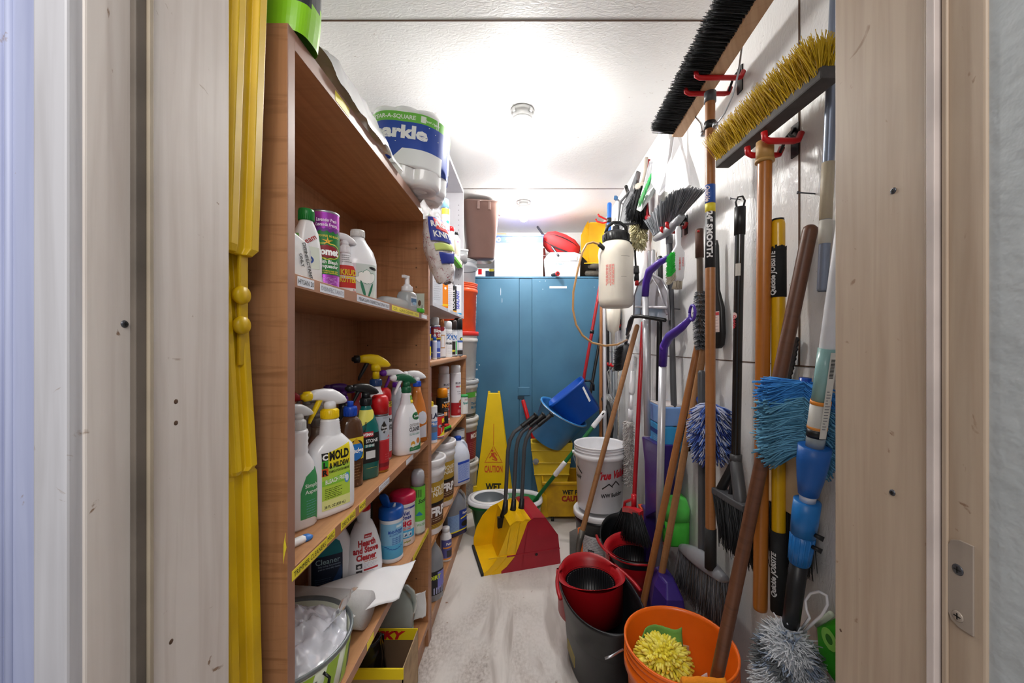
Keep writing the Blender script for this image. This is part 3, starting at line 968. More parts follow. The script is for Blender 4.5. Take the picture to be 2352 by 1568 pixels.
# foam-pump bottle with the long flat tank
X, Y = LS(935, 0.035)
t = thing('foam_soap_bottle', 'clear low soap cartridge with a white pump near the far end of the second shelf', 'soap dispenser', (X, Y, ZA), 75)
TANK = mat('frosted_clear_plastic', '#dfe6ea', 0.25, trans=0.55, var=0.02)
m = MB(); m.sup([(0, 0.030, 0.026, 4), (0.004, 0.034, 0.028, 4), (0.055, 0.034, 0.028, 4), (0.068, 0.030, 0.024, 3.4), (0.074, 0.020, 0.018, 2)], TANK, 36)
m.build('bottle_body', t)
m = MB(); m.sup([(0.002, 0.075, 0.023, 4, -0.085, 0), (0.006, 0.078, 0.026, 4, -0.085, 0), (0.030, 0.076, 0.025, 4, -0.085, 0), (0.038, 0.066, 0.018, 3, -0.080, 0), (0.040, 0.05, 0.01, 3, -0.08, 0)], TANK, 36)
m.build('tank', t)
m = MB(); m.lathe([(0.020, 0.073), (0.021, 0.076), (0.020, 0.090), (0.013, 0.094), (0.012, 0.098), (0.0085, 0.099), (0.0085, 0.122), (0.009, 0.130), (0.001, 0.131)], WHITEP, 24)
m.box((-0.026, -0.006, 0.120), (0.0, 0.006, 0.130), WHITEP); m.build('pump', t, bevel=0.0006)
d = MB(); b = Body([(0, 0.034, 0.028, 4), (0.055, 0.034, 0.028, 4)])
drect(d, b, -0.020, 0.018, 0.018, 0.052, ink('#d7d9e0')); drect(d, b, -0.018, 0.030, 0.016, 0.046, ink('#3c6f9c'), 0.001); dell(d, b, 0.002, 0.028, 0.013, 0.006, ink('#9fc2dc'), 0.0014); dlines(d, b, -0.016, 0.014, 0.020, 0.030, 3, ink('#6c6c80'))
d.build('label', t)
X, Y = LS(962, 0.012)
t = thing('tape_roll', 'bright green plastic ring lying at the far end of the second shelf', 'roll')
t.location = (X, Y, ZA)
m = MB(); m.lathe([(0.008, 0.001), (0.020, 0.001), (0.021, 0.006), (0.021, 0.014), (0.019, 0.017), (0.009, 0.017), (0.008, 0.001)], mat('lime_plastic', '#4fc02c', 0.35), 26, Matrix.Translation((0, 0, 0)), cap0=False, cap1=False)
m.box((-0.004, -0.055, 0.002), (0.006, -0.015, 0.012), mat('lime_plastic', '#4fc02c', 0.35)); m.build('ring', t)
X, Y = LS(974, 0.035)
t = thing('display_card', 'pale blister card with a cut-out hole leaning on the far bookcase panel, second shelf', 'card', (X - 0.01, 1.604, ZA))
m = MB(); m.box((-0.05, -0.002, 0), (0.030, 0, 0.088), mat('pale_green_card', '#c6d2c8', 0.6)); m.box((-0.05, -0.0035, 0.0), (-0.012, -0.002, 0.086), mat('teal_card', '#8fb8bc', 0.5)); m.build('card', t, rot=(radians(-3), 0, 0))
m = MB(); f = Flat((0, -0.0028, 0), (1, 0, 0), (0, 0, 1)); dell(m, f, 0.012, 0.048, 0.006, 0.012, ink('#5c4433')); dtext(m, f, 'Green Works', 0.024, 0.024, 0.004, INK, rot=90); m.build('print', t)
X, Y = LS(905, 0.13)
t = thing('soap_rack', 'small amber plastic rack lying behind the low soap cartridge', 'rack', (X, Y, ZA), 20)
AMB = mat('amber_plastic', '#b8853c', 0.4, trans=0.2)
m = MB()
for z in (0.004, 0.046): m.tube([(-0.05, -0.02, z), (0.05, -0.02, z), (0.05, 0.02, z), (-0.05, 0.02, z), (-0.05, -0.02, z)], 0.0028, AMB, 6)
for x in (-0.05, -0.017, 0.017, 0.05):
 for y in (-0.02, 0.02): m.tube([(x, y, 0.004), (x, y, 0.046)], 0.0022, AMB, 6)
m.build('wire_frame', t)
t = thing('sponge', 'tan sponge at the back of the second shelf behind the pump bottle', 'sponge', (XS - 0.16, 1.50, ZA + 0.001), 10)
m = MB(); m.sup([(0, 0.045, 0.03, 5), (0.004, 0.05, 0.034, 4), (0.034, 0.05, 0.034, 4), (0.04, 0.044, 0.028, 4)], mat('tan_sponge', '#b59468', 0.95, bump=0.6, bs=300), 32); m.build('sponge_block', t)
X, Y = LS(883, 0.14)
t = thing('seed_packet', 'small blue and green packet behind the flower-labelled jug', 'packet', (X, Y, ZA), 30)
m = MB(); m.sup([(0, 0.020, 0.006, 3), (0.02, 0.020, 0.009, 3), (0.048, 0.020, 0.002, 3)], ink('#3f84b0'), 24); m.build('packet_body', t)
m = MB(); drect(m, Flat((0, -0.0098, 0.02), (1, 0, 0), (0, 0, 1)), -0.013, -0.014, 0.013, 0.006, ink('#b9a83c')); m.build('print', t)

# ---- third shelf
def shelfpos(px, py, z):
 p = PZ(px, py, z)
 return p.x, p.y
# partly hidden spray bottle at the left end
def d5(d, b):
 dpoly(d, b, [(-0.008, 0.02), (0.03, 0.014), (0.036, 0.05), (0.036, 0.105), (0.028, 0.125), (0.004, 0.11), (-0.008, 0.08)], ink('#3f9a5c'))
 dtext(d, b, 'Simply', 0.016, 0.085, 0.008, ink('#e9f4ea'), w=0.03)
 dtext(d, b, 'Aspen', 0.016, 0.072, 0.008, ink('#e9f4ea'), w=0.03)
 dlines(d, b, 0.004, 0.03, 0.022, 0.06, 7, ink('#8fb8e8'))
t = bottle('spray_bottle', 'white bottle with a green side label, half hidden by the bookcase side panel', 'spray bottle', (-0.478, 0.826, ZB_), 58,
       [(0, 0.030, 0.019, 3), (0.005, 0.034, 0.022, 3), (0.10, 0.034, 0.022, 3), (0.135, 0.028, 0.020, 2.6), (0.15, 0.020, 0.017, 2.2)] + [(z, r_, r_ * 0.95, 2) for z, r_ in ribs(0.155, 0.205, 0.0185, 4, 0.0015)], WHITEP, d5,
       None)
MILK = mat('milky_head', '#d9dadb', 0.3, sss=0.3)
trigger_head(t, 0.205, MILK, MILK, MILK, MILK, 0.013, 0.8)
t = bottle('spray_bottle', 'clear spray bottle with a dull red trigger, back of the third shelf by the panel', 'spray bottle', (-0.60, 0.985, ZB_), 60,
       [(0, 0.03, 0.02, 3), (0.10, 0.03, 0.02, 3), (0.13, 0.022, 0.017, 2.5), (0.18, 0.012, 0.012, 2), (0.215, 0.012, 0.012, 2)], mat('dark_red_bottle', '#8d1d22', 0.3), None,
       lambda t: trigger_head(t, 0.21, mat('deep_red', '#a3181f', 0.35), mat('deep_red', '#a3181f', 0.35), mat('deep_red', '#a3181f', 0.35), mat('deep_red', '#a3181f', 0.35), 0.013, 1.0))
# orange-red round thing between them
t = bottle('cleaner_bottle', 'translucent orange-red bottle glimpsed between the two front spray bottles at the left', 'bottle', (-0.545, 0.94, ZB_), 50,
       [(0, 0.026, 0.02, 2.6), (0.10, 0.028, 0.022, 2.6), (0.135, 0.020, 0.016, 2.2), (0.155, 0.011, 0.011, 2)], mat('orange_red_liquid', '#e0482a', 0.2, trans=0.3), None, lambda t: cap_lathe(t, 'screw_cap', 0.013, 0.155, 0.02, mat('deep_red', '#a3181f', 0.35), 0.1))
for i, (x, y, h, l) in enumerate(((-0.535, 1.005, 0.215, 'smoky clear bottle with a grey trigger, directly behind the mold and mildew bottle'), (-0.60, 1.075, 0.235, 'taller smoky clear bottle behind the mold and mildew bottle, farther back'))):
 bottle('spray_bottle', l, 'spray bottle', (x, y, ZB_), 50,
       [(0, 0.027, 0.018, 3), (0.004, 0.03, 0.021, 3), (0.09, 0.03, 0.021, 3), (0.125, 0.024, 0.018, 2.4), (h - 0.06, 0.014, 0.013, 2), (h - 0.035, 0.012, 0.012, 2)], mat('smoky_clear', '#a59a8c', 0.15, trans=0.5, var=0.03), None,
       lambda t: trigger_head(t, h - 0.04, mat('smoke_grey_head', '#77736c', 0.35, sss=0.2), mat('smoke_grey_head', '#77736c', 0.35, sss=0.2), mat('smoke_grey_head', '#77736c', 0.35, sss=0.2), mat('smoke_grey_head', '#77736c', 0.35, sss=0.2), 0.013, 0.85))
# CLR
def d6(d, b0):
 class SB:
  S = staticmethod(lambda u, v, off: b0.S(u - 0.019, v, off))
 b = SB
 k = INK
 drect(d, b, -0.018, 0.018, 0.050, 0.142, ink('#b7d84a'), 0.0006, 14)
 dpoly(d, b, [(-0.018, 0.112), (0.050, 0.112), (0.050, 0.158), (-0.018, 0.140)], ink('#f2df2a'), 0.0009)
 dpoly(d, b, [(-0.018, 0.072), (0.050, 0.072), (0.050, 0.092), (-0.018, 0.084)], ink('#8ccf3e'), 0.0010)
 drect(d, b, -0.018, 0.018, 0.050, 0.040, ink('#e6ec9c'), 0.0009)
 for z, c_, tx in ((0.128, '#1c1c1c', 'C'), (0.111, '#3fae35', 'L'), (0.094, '#e2581f', 'R')):
  drect(d, b, -0.0185, z, -0.0045, z + 0.017, ink(c_), 0.0014)
  dtext(d, b, tx, -0.0115, z + 0.002, 0.012, ink('#ffffff') if tx == 'C' else INK, bold=0.05, off=0.002)
 dtext(d, b, 'MOLD', 0.022, 0.127, 0.019, k, w=0.048, bold=0.05, off=0.0016)
 dtext(d, b, '& MILDEW', 0.022, 0.109, 0.012, k, w=0.049, bold=0.04, off=0.0016)
 dtext(d, b, 'FOAMING ACTION STAIN REMOVER', 0.022, 0.0985, 0.0055, k, w=0.050, off=0.0016)
 dtext(d, b, 'BLEACH FREE', 0.014, 0.077, 0.0095, ink('#f4f8e8'), w=0.050, bold=0.03, off=0.0016, slope=0.06)
 dlines(d, b, -0.012, 0.034, 0.042, 0.066, 6, k, 0.0010)
 dtext(d, b, '28 FL OZ (828 mL)', 0.012, 0.022, 0.006, k, w=0.050, bold=0.02)
 dell(d, b, 0.041, 0.078, 0.0065, 0.012, ink('#5b9bd6'), 0.0016)
 dell(d, b, 0.041, 0.078, 0.004, 0.008, ink('#dfeaf6'), 0.0019)
CLRW = mat('clr_white_bottle', '#f3f4f8', 0.28, sss=0.25, coat=0.3, var=0.02)
prof = [(0, 0.046, 0.024, 3.6), (0.004, 0.052, 0.029, 3.6), (0.012, 0.0535, 0.030, 3.6), (0.135, 0.0535, 0.030, 3.6), (0.152, 0.049, 0.029, 3.2), (0.166, 0.036, 0.026, 2.8), (0.176, 0.027, 0.023, 2.4)] + [(z, r_, r_ * 0.9, 2.2) for z, r_ in [(a, b_ - (a - 0.18) * 0.11) for a, b_ in ribs(0.180, 0.212, 0.0238, 8, 0.0012)]] + [(0.2165, 0.0165, 0.016, 2)]
bottle('spray_bottle', 'white mold and mildew spray bottle with a yellow trigger, front of the third shelf', 'spray bottle', (-0.452, 0.905, ZB_), 60, prof, CLRW, d6,
       lambda t: trigger_head(t, 0.2155, YELP, WHITEP, YELP, YELP, 0.0185, 1.12))
# Pledge
def d7(d, b):
 drect(d, b, -0.03, 0.075, 0.03, 0.135, ink('#e9cc2c'), 0.0006)
 dell(d, b, 0.004, 0.100, 0.024, 0.030, ink('#3a2417'), 0.0009)
 dell(d, b, 0.004, 0.098, 0.0215, 0.025, ink('#2878c8'), 0.0012)
 dtext(d, b, 'Pledge', 0.004, 0.094, 0.013, ink('#ffffff'), w=0.044, bold=0.03, shear=0.2, off=0.0016)
 dpoly(d, b, [(-0.008, 0.118), (0.016, 0.118), (0.004, 0.134)], ink('#d8a52a'), 0.0014)
 dlines(d, b, -0.02, 0.024, 0.02, 0.065, 6, ink('#c8a878'))
bottle('furniture_polish_bottle', 'clear brown polish bottle with a yellow label and blue cap on the third shelf', 'bottle', (-0.476, 1.065, ZB_), 52,
       [(0, 0.028, 0.018, 3), (0.004, 0.032, 0.021, 3), (0.075, 0.033, 0.022, 3), (0.145, 0.033, 0.022, 3), (0.175, 0.028, 0.019, 2.6), (0.192, 0.016, 0.014, 2)], mat('brown_liquid_bottle', '#5a3b26', 0.15, coat=0.4), d7,
       lambda t: (cap_lathe(t, 'screw_cap', 0.0165, 0.192, 0.026, mat('royal_blue_cap', '#1f4fc0', 0.35), 0.05, knurl=True), cap_lathe(t, 'pull_top', 0.008, 0.216, 0.016, mat('royal_blue_cap', '#1f4fc0', 0.35), 0.1)))
# teal stone shine
def d8(d, b):
 dpoly(d, b, [(-0.030, 0.150), (0.012, 0.172), (0.022, 0.198), (-0.030, 0.198)], ink('#eae268'), 0.0006)
 drect(d, b, -0.032, 0.048, 0.036, 0.132, INK, 0.0006)
 drect(d, b, -0.022, 0.122, 0.010, 0.137, ink('#b3202c'), 0.0010)
 dtext(d, b, 'WEIMAN', -0.006, 0.1255, 0.008, ink('#ffffff'), w=0.030, bold=0.03, off=0.0013)
 dtext(d, b, 'STONE', 0.006, 0.106, 0.010, ink('#e8ecec'), w=0.036)
 drect(d, b, -0.016, 0.0925, 0.012, 0.101, ink('#1c8078'), 0.001)
 dtext(d, b, 'SHINE', 0.0, 0.094, 0.007, ink('#e8ecec'), w=0.026, off=0.0014)
 drect(d, b, -0.012, 0.060, 0.016, 0.082, ink('#d6d8da'), 0.001)
 dtext(d, b, 'SPRAY WIPE', -0.010, 0.150, 0.006, INK, rot=78, w=0.03)
 dlines(d, b, -0.01, 0.024, 0.030, 0.036, 1, ink('#d8d84c'))
TEAL = mat('teal_bottle', '#0f6a66', 0.25, coat=0.3)
bottle('spray_bottle', 'teal stone-cleaner bottle with a black trigger on the third shelf', 'spray bottle', (-0.462, 1.135, ZB_), 48,
       [(0, 0.030, 0.019, 3), (0.004, 0.035, 0.023, 3), (0.10, 0.036, 0.024, 3), (0.15, 0.033, 0.023, 2.8), (0.185, 0.022, 0.018, 2.3), (0.205, 0.014, 0.014, 2), (0.212, 0.0135, 0.0135, 2)], TEAL, d8,
       lambda t: trigger_head(t, 0.21, BLACKP, BLACKP, BLACKP, BLACKP, 0.0155, 1.0))
# big yellow sprayer
def d9(d, b):
 drect(d, b, -0.03, 0.02, 0.03, 0.16, ink('#c9ccd4'), 0.0006)
 dtext(d, b, 'HEATS', 0.012, 0.215, 0.006, INK)
bottle('spray_bottle', 'tall white bottle with a big yellow spray head and blue collar, third shelf', 'spray bottle', (-0.485, 1.27, ZB_), 40,
       [(0, 0.030, 0.03, 2.4), (0.17, 0.034, 0.034, 2.2), (0.215, 0.026, 0.026, 2), (0.245, 0.015, 0.015, 2), (0.255, 0.014, 0.014, 2)], CLRB, d9,
       lambda t: trigger_head(t, 0.252, mat('navy_collar', '#1f3f72', 0.4), YELP, BLACKP, BLACKP, 0.018, 1.25, neck=0.028))
t = bottle('powder_box', 'red and white box reading HEATS CLEANS at the back of the third shelf', 'box', (-0.56, 1.375, ZB_), 30,
       [(0, 0.045, 0.022, 9), (0.23, 0.045, 0.022, 9)], ink('#9d2a31'), lambda d, b: (dtext(d, b, 'HEATS', 0.01, 0.205, 0.014, ink('#f0e8e8'), bold=0.03), dtext(d, b, 'CLEANS', 0.01, 0.185, 0.014, ink('#f0e8e8'), bold=0.03), drect(d, b, -0.04, 0.222, 0.04, 0.229, ink('#3f8a3c'))), None)
bottle('cleaner_bottle', 'dark red bottle with a white ribbed cap at the back of the third shelf', 'bottle', (-0.625, 1.19, ZB_), 40,
       [(0, 0.04, 0.025, 3), (0.16, 0.04, 0.025, 3), (0.19, 0.022, 0.02, 2.2), (0.2, 0.018, 0.018, 2)], mat('dark_red_bottle', '#8d1d22', 0.3), None, lambda t: cap_lathe(t, 'screw_cap', 0.021, 0.2, 0.026, mat('off_white_cap', '#e2dfdc', 0.4), 0.02, knurl=True))
bottle('cleaner_bottle', 'dark maroon bottle with a dull red cap, left of the yellow spray head', 'bottle', (-0.655, 1.10, ZB_), 40,
       [(0, 0.04, 0.025, 3), (0.14, 0.04, 0.025, 3), (0.165, 0.022, 0.02, 2.2)], mat('maroon_bottle', '#5c2226', 0.35), None, lambda t: cap_lathe(t, 'screw_cap', 0.021, 0.165, 0.02, mat('deep_red', '#a3181f', 0.35), 0.02, knurl=True))
VIO = mat('violet_plastic', '#7a2fb0', 0.35)
bottle('spray_bottle', 'spray bottle with a purple head, deep behind the teal bottle', 'spray bottle', (-0.60, 1.29, ZB_), 40,
       [(0, 0.03, 0.02, 3), (0.14, 0.03, 0.02, 3), (0.18, 0.015, 0.014, 2), (0.195, 0.013, 0.013, 2)], mat('black_bottle', '#232327', 0.3), None, lambda t: trigger_head(t, 0.195, VIO, mat('dark_violet', '#4e2072', 0.35), mat('dark_violet', '#4e2072', 0.35), mat('dark_violet', '#4e2072', 0.35), 0.014, 1.0))
# aerosol cans
def d10(d, b):
 R = 0.026
 drect(d, b, -0.08, 0.058, 0.08, 0.170, ink('#aeb4bf'), 0.0004)
 dpoly(d, b, [(-0.08, 0.02), (0.08, 0.02), (0.08, 0.100), (0.02, 0.112), (-0.012, 0.094), (-0.08, 0.10)], ink('#b32028'), 0.0007)
 dpoly(d, b, [(-0.012, 0.132), (-0.002, 0.118), (0.008, 0.132), (0.006, 0.142), (-0.002, 0.156), (-0.010, 0.142)], ink('#2a2522'), 0.001)
 dtext(d, b, 'liquid', 0.0, 0.134, 0.007, ink('#e8e8ea'), w=0.018, bold=0.02, off=0.0014)
 dtext(d, b, 'gold', -0.001, 0.125, 0.006, ink('#e8e8ea'), w=0.013, bold=0.02, off=0.0014)
 dlines(d, b, -0.006, 0.03, 0.162, 0.168, 2, ink('#6e7078'))
 drect(d, b, -0.08, 0.018, 0.08, 0.030, ink('#7e1a22'), 0.0009)
 dlines(d, b, 0.002, 0.03, 0.036, 0.058, 3, ink('#d4868a'))
 dell(d, b, 0.022, 0.036, 0.003, 0.0035, ink('#e6c4c4'), 0.0013)
GOLD = mat('gold_tin', '#b98a3c', 0.3, metal=0.8)
t = aerosol('aerosol_can', 'red and grey aerosol can with a scooped red top and gold base', 'aerosol can', (-0.446, 1.197, ZB_), 52, 0.0275, 0.232, ink('#b32028'), REDP, 0.050, 0.0268, d10, base=GOLD)
def d11(d, b):
 drect(d, b, -0.02, 0.178, 0.03, 0.196, ink('#e9c92e'))
 dtext(d, b, 'NEW', 0.012, 0.188, 0.007, INK, w=0.018, bold=0.03); dtext(d, b, 'LOOK', 0.012, 0.180, 0.007, INK, w=0.020, bold=0.03)
 drect(d, b, -0.03, 0.03, 0.035, 0.150, ink('#c8cbd2'))
 dtext(d, b, 'bag', 0.016, 0.128, 0.014, INK, w=0.022, bold=0.03)
 dtext(d, b, 'STAINLESS', 0.012, 0.112, 0.008, INK, w=0.038, bold=0.03); dtext(d, b, 'STEEL', 0.012, 0.102, 0.008, INK, w=0.026, bold=0.03)
 dlines(d, b, -0.005, 0.03, 0.034, 0.095, 9, ink('#7c808c'))
aerosol('aerosol_can', 'red aerosol can with a yellow NEW LOOK band, behind the scoop-topped can', 'aerosol can', (-0.478, 1.318, ZB_), 50, 0.0265, 0.240, ink('#b5222c'), REDP, 0.045, 0.0255, d11)
# outdoor cleaner
def d12(d, b):
 drect(d, b, -0.010, 0.012, 0.042, 0.132, ink('#e2e4ea'), 0.0005)
 dell(d, b, 0.024, 0.132, 0.020, 0.014, ink('#2d7a46'), 0.001)
 dell(d, b, 0.024, 0.132, 0.017, 0.011, ink('#206038'), 0.0013)
 dtext(d, b, 'Scotts', 0.024, 0.128, 0.008, ink('#f0f4f0'), w=0.026, bold=0.02, off=0.0017)
 dtext(d, b, 'OUTDOOR', 0.012, 0.098, 0.009, ink('#5c4a30'), w=0.040, bold=0.01, off=0.001)
 dtext(d, b, 'CLEANER', 0.014, 0.081, 0.014, ink('#231f1c'), w=0.048, bold=0.03, off=0.001)
 dtext(d, b, 'KILLS MOLD & MILDEW', 0.014, 0.067, 0.007, ink('#4a8a78'), w=0.046, bold=0.01, off=0.001)
 dlines(d, b, -0.008, 0.03, 0.074, 0.079, 1, ink('#8a8c90'))
 dpoly(d, b, [(-0.010, 0.012), (0.042, 0.012), (0.042, 0.045), (0.03, 0.028), (-0.010, 0.026)], ink('#2d7a46'), 0.001)
 dell(d, b, 0.004, 0.036, 0.009, 0.010, ink('#d89a34'), 0.0013); dell(d, b, 0.004, 0.030, 0.007, 0.006, ink('#f0e6d0'), 0.0016)
 dell(d, b, 0.026, 0.045, 0.008, 0.010, ink('#c8793c'), 0.0013)
 dlines(d, b, -0.006, 0.024, 0.016, 0.022, 2, ink('#cfe4d2'))
 drect(d, b, 0.003, 0.178, 0.020, 0.206, ink('#77a83c')); drect(d, b, 0.003, 0.178, 0.020, 0.190, ink('#e8cf30'), 0.001)
GRD = mat('dark_green_plastic', '#1a6140', 0.35)
bottle('spray_bottle', 'white outdoor cleaner bottle with a dark green spray head on the third shelf', 'spray bottle', (-0.425, 1.398, ZB_), 52,
       [(0, 0.045, 0.028, 2.8), (0.005, 0.050, 0.032, 2.8), (0.03, 0.051, 0.033, 2.8), (0.11, 0.047, 0.031, 2.6), (0.15, 0.036, 0.026, 2.4), (0.17, 0.026, 0.021, 2.2), (0.178, 0.0215, 0.020, 2), (0.182, 0.023, 0.021, 2), (0.190, 0.019, 0.018, 2), (0.194, 0.0205, 0.019, 2), (0.204, 0.0165, 0.016, 2), (0.208, 0.018, 0.0175, 2), (0.218, 0.013, 0.013, 2)], WHITEP, d12,
       lambda t: trigger_head(t, 0.215, GRD, GRD, WHITEP, WHITEP, 0.016, 1.1))
bottle('spray_bottle', 'grey-white bottle with a white and purple spray head behind the green-headed one', 'spray bottle', (-0.485, 1.475, ZB_), 50,
       [(0, 0.035, 0.026, 3), (0.13, 0.035, 0.026, 3), (0.18, 0.024, 0.02, 2.4), (0.23, 0.014, 0.014, 2)], mat('pale_grey_bottle', '#b9bcc6', 0.3, var=0.03), None,
       lambda t: trigger_head(t, 0.225, VIO, WHITEP, VIO, VIO, 0.014, 1.15))
def d13(d, b):
 dpoly(d, b, [(-0.02, 0.02), (0.03, 0.02), (0.03, 0.07), (0.0, 0.062), (-0.02, 0.05)], ink('#c6c4cc'))
 dell(d, b, 0.012, 0.098, 0.020, 0.026, ink('#caccd6'))
 drect(d, b, 0.036, 0.03, 0.044, 0.07, INK)
bottle('spray_bottle', 'amber-orange bottle with a blue collar against the far bookcase panel, third shelf', 'spray bottle', (-0.432, 1.560, ZB_), 40,
       [(0, 0.036, 0.022, 3), (0.005, 0.040, 0.026, 3), (0.10, 0.040, 0.026, 2.8), (0.155, 0.030, 0.022, 2.4), (0.195, 0.018, 0.016, 2), (0.222, 0.013, 0.013, 2)], mat('amber_bottle', '#c8752c', 0.2, coat=0.4, var=0.1), d13,
       lambda t: trigger_head(t, 0.22, mat('royal_blue_cap', '#1f4fc0', 0.35), WHITEP, WHITEP, WHITEP, 0.015, 1.0))
bottle('cleaner_bottle', 'grey bottle with a blue cap behind the red aerosol cans', 'bottle', (-0.58, 1.50, ZB_), 40,
       [(0, 0.035, 0.026, 3), (0.17, 0.035, 0.026, 3), (0.21, 0.016, 0.016, 2)], mat('mid_grey_bottle', '#8d8f96', 0.3), None, lambda t: cap_lathe(t, 'screw_cap', 0.018, 0.21, 0.022, mat('royal_blue_cap', '#1f4fc0', 0.35), 0.05))
t = thing('sachet', 'small white and blue wrapped sachet lying on the third shelf by the side panel', 'sachet', (-0.445, 0.742, ZB_ + 0.0005), 65)
m = MB(); m.sup([(0, 0.028, 0.008, 5), (0.005, 0.030, 0.010, 5), (0.010, 0.028, 0.008, 5)], PAPER, 24); m.build('wrapper', t)
m = MB(); m.sup([(0.0008, 0.010, 0.009, 3, 0.032, 0), (0.005, 0.012, 0.010, 2, 0.033, 0), (0.0098, 0.008, 0.007, 2, 0.030, 0)], ink('#3f7fd0'), 20); m.build('blue_end', t)

# ---- fourth shelf
def d14(d, b):
 dpoly(d, b, [(-0.055, 0.012), (0.030, 0.012), (0.030, 0.098), (0.030, 0.13), (0.022, 0.158), (0.004, 0.172), (-0.055, 0.172)], ink('#16243c'), 0.0006, 20)
 dpoly(d, b, [(-0.055, 0.123), (0.030, 0.123), (0.030, 0.13), (0.022, 0.158), (0.004, 0.172), (-0.055, 0.172)], ink('#127c86'), 0.0010, 14)
 dtext(d, b, 'Cleaner', -0.010, 0.100, 0.016, ink('#9ab8c0'), w=0.066, bold=0.01, off=0.0012)
 dtext(d, b, 'Daily Sealing, Best protection', -0.006, 0.092, 0.005, ink('#8f9fb4'), w=0.06)
 dtext(d, b, 'great for heavy daily cleaning', -0.006, 0.084, 0.005, ink('#8f9fb4'), w=0.06)
 dpoly(d, b, [(-0.006, 0.034), (0.012, 0.06), (0.026, 0.09), (0.030, 0.06), (0.02, 0.036)], ink('#23406c'), 0.0012)
 drect(d, b, -0.055, 0.012, 0.030, 0.026, ink('#14161c'), 0.0012)
 dtext(d, b, 'CUSTOM', -0.006, 0.0155, 0.008, ink('#b8bcc4'), w=0.036, bold=0.03, off=0.0016)
 dlines(d, b, -0.045, 0.0, 0.036, 0.06, 4, ink('#6a7c98'))
bottle('cleaner_bottle', 'white flat-sided bottle with a teal and dark navy label, fourth shelf', 'bottle', (-0.600, 1.205, ZC_), 32,
       [(0, 0.052, 0.03, 3.6), (0.006, 0.060, 0.036, 3.6), (0.10, 0.061, 0.037, 3.4), (0.15, 0.056, 0.034, 3), (0.19, 0.038, 0.027, 2.5), (0.215, 0.022, 0.02, 2)] + [(0.24, 0.018, 0.018, 2)], WHITEP, d14,
       lambda t: trigger_head(t, 0.238, WHITEP, WHITEP, WHITEP, WHITEP, 0.017, 1.0))
def d15(d, b):
 r_ = ink('#b3232c')
 dpoly(d, b, [(-0.006, 0.148), (0.016, 0.148), (0.019, 0.160), (-0.004, 0.160)], r_); dtext(d, b, 'QUICK', 0.006, 0.1515, 0.004, ink('#fff'.replace('fff', 'ffffff')), off=0.0014)
 dtext(d, b, 'Hearth', 0.003, 0.126, 0.018, r_, w=0.052, bold=0.05)
 dtext(d, b, 'and Stove', 0.0, 0.106, 0.018, r_, w=0.076, bold=0.05)
 dtext(d, b, 'Cleaner', 0.001, 0.084, 0.018, r_, w=0.060, bold=0.05)
 dtext(d, b, 'Cleans & Brightens', 0.012, 0.077, 0.005, ink('#c4642c'), w=0.04)
 for z in (0.060, 0.040):
  drect(d, b, -0.030, z, -0.012, z + 0.015, ink('#3a3638'), 0.0009)
  dell(d, b, -0.021, z + 0.006, 0.005, 0.004, ink('#d8d8d8'), 0.0013)
 drect(d, b, -0.008, 0.050, 0.036, 0.0555, r_, 0.0009)
 dlines(d, b, -0.008, 0.036, 0.058, 0.074, 4, ink('#8c8c94')); dlines(d, b, -0.008, 0.034, 0.032, 0.048, 4, ink('#8c8c94'))
bottle('spray_bottle', 'white bottle reading Hearth and Stove Cleaner in red, fourth shelf', 'spray bottle', (-0.515, 1.247, ZC_), 36,
       [(0, 0.044, 0.026, 3), (0.006, 0.052, 0.031, 3), (0.05, 0.056, 0.033, 2.8), (0.11, 0.052, 0.031, 2.6), (0.16, 0.038, 0.026, 2.4), (0.19, 0.026, 0.021, 2.2)] + [(z, r_, r_, 2) for z, r_ in ribs(0.195, 0.228, 0.0205, 6, 0.001)], WHITEP, d15,
       lambda t: trigger_head(t, 0.228, REDP, WHITEP, WHITEP, WHITEP, 0.019, 1.0))
# alcohol wipes canister, blue flip lid open
def d16(d, b):
 drect(d, b, -0.05, 0.016, 0.05, 0.135, ink('#8cc4e6'), 0.0004, 10)
 dpoly(d, b, [(-0.05, 0.016), (0.05, 0.016), (0.05, 0.062), (0.03, 0.052), (0.0, 0.046), (-0.03, 0.052), (-0.05, 0.062)], ink('#5cb4e0'), 0.0007)
 for k in range(8):
  u = -0.032 + k * 0.008
  drect(d, b, u, 0.046 + 0.00022 * (k - 4) ** 2 * 3, u + 0.0085, 0.0485 + 0.00022 * (k - 4) ** 2 * 3, ink('#2a5cb0'), 0.001, 1)
 dtext(d, b, 'Multi-Purpose', 0.008, 0.104, 0.011, ink('#2050b0'), w=0.056, shear=0.3, bold=0.03, slope=0.08)
 dtext(d, b, 'ALCOHOL WIPES', 0.008, 0.095, 0.0065, ink('#2050b0'), w=0.046, shear=0.1, bold=0.02, slope=0.08)
 for k in range(4): dtext(d, b, 'All surface daily', 0.010, 0.084 - k * 0.0065, 0.005, ink('#2050b0'), w=0.034, shear=0.2, slope=0.08)
 drect(d, b, 0.008, 0.120, 0.030, 0.128, ink('#d8ecf6'), 0.001)
BL2 = mat('bright_blue_lid', '#1a5db8', 0.32, coat=0.2)
X, Y = -0.474, 1.383
t = thing('wipes_canister', 'light blue alcohol wipes canister with its dark blue flip lid open', 'canister', (X, Y, ZC_), 32)
m = MB(); m.lathe([(0.038, 0), (0.041, 0.003), (0.041, 0.012), (0.0395, 0.015), (0.0395, 0.140), (0.041, 0.145), (0.040, 0.150)], WHITEP, 40); m.build('can_body', t)
d = MB(); d16(d, Body([(0, 0.0395, 0.0395, 2), (0.2, 0.0395, 0.0395, 2)])); d.build('label', t)
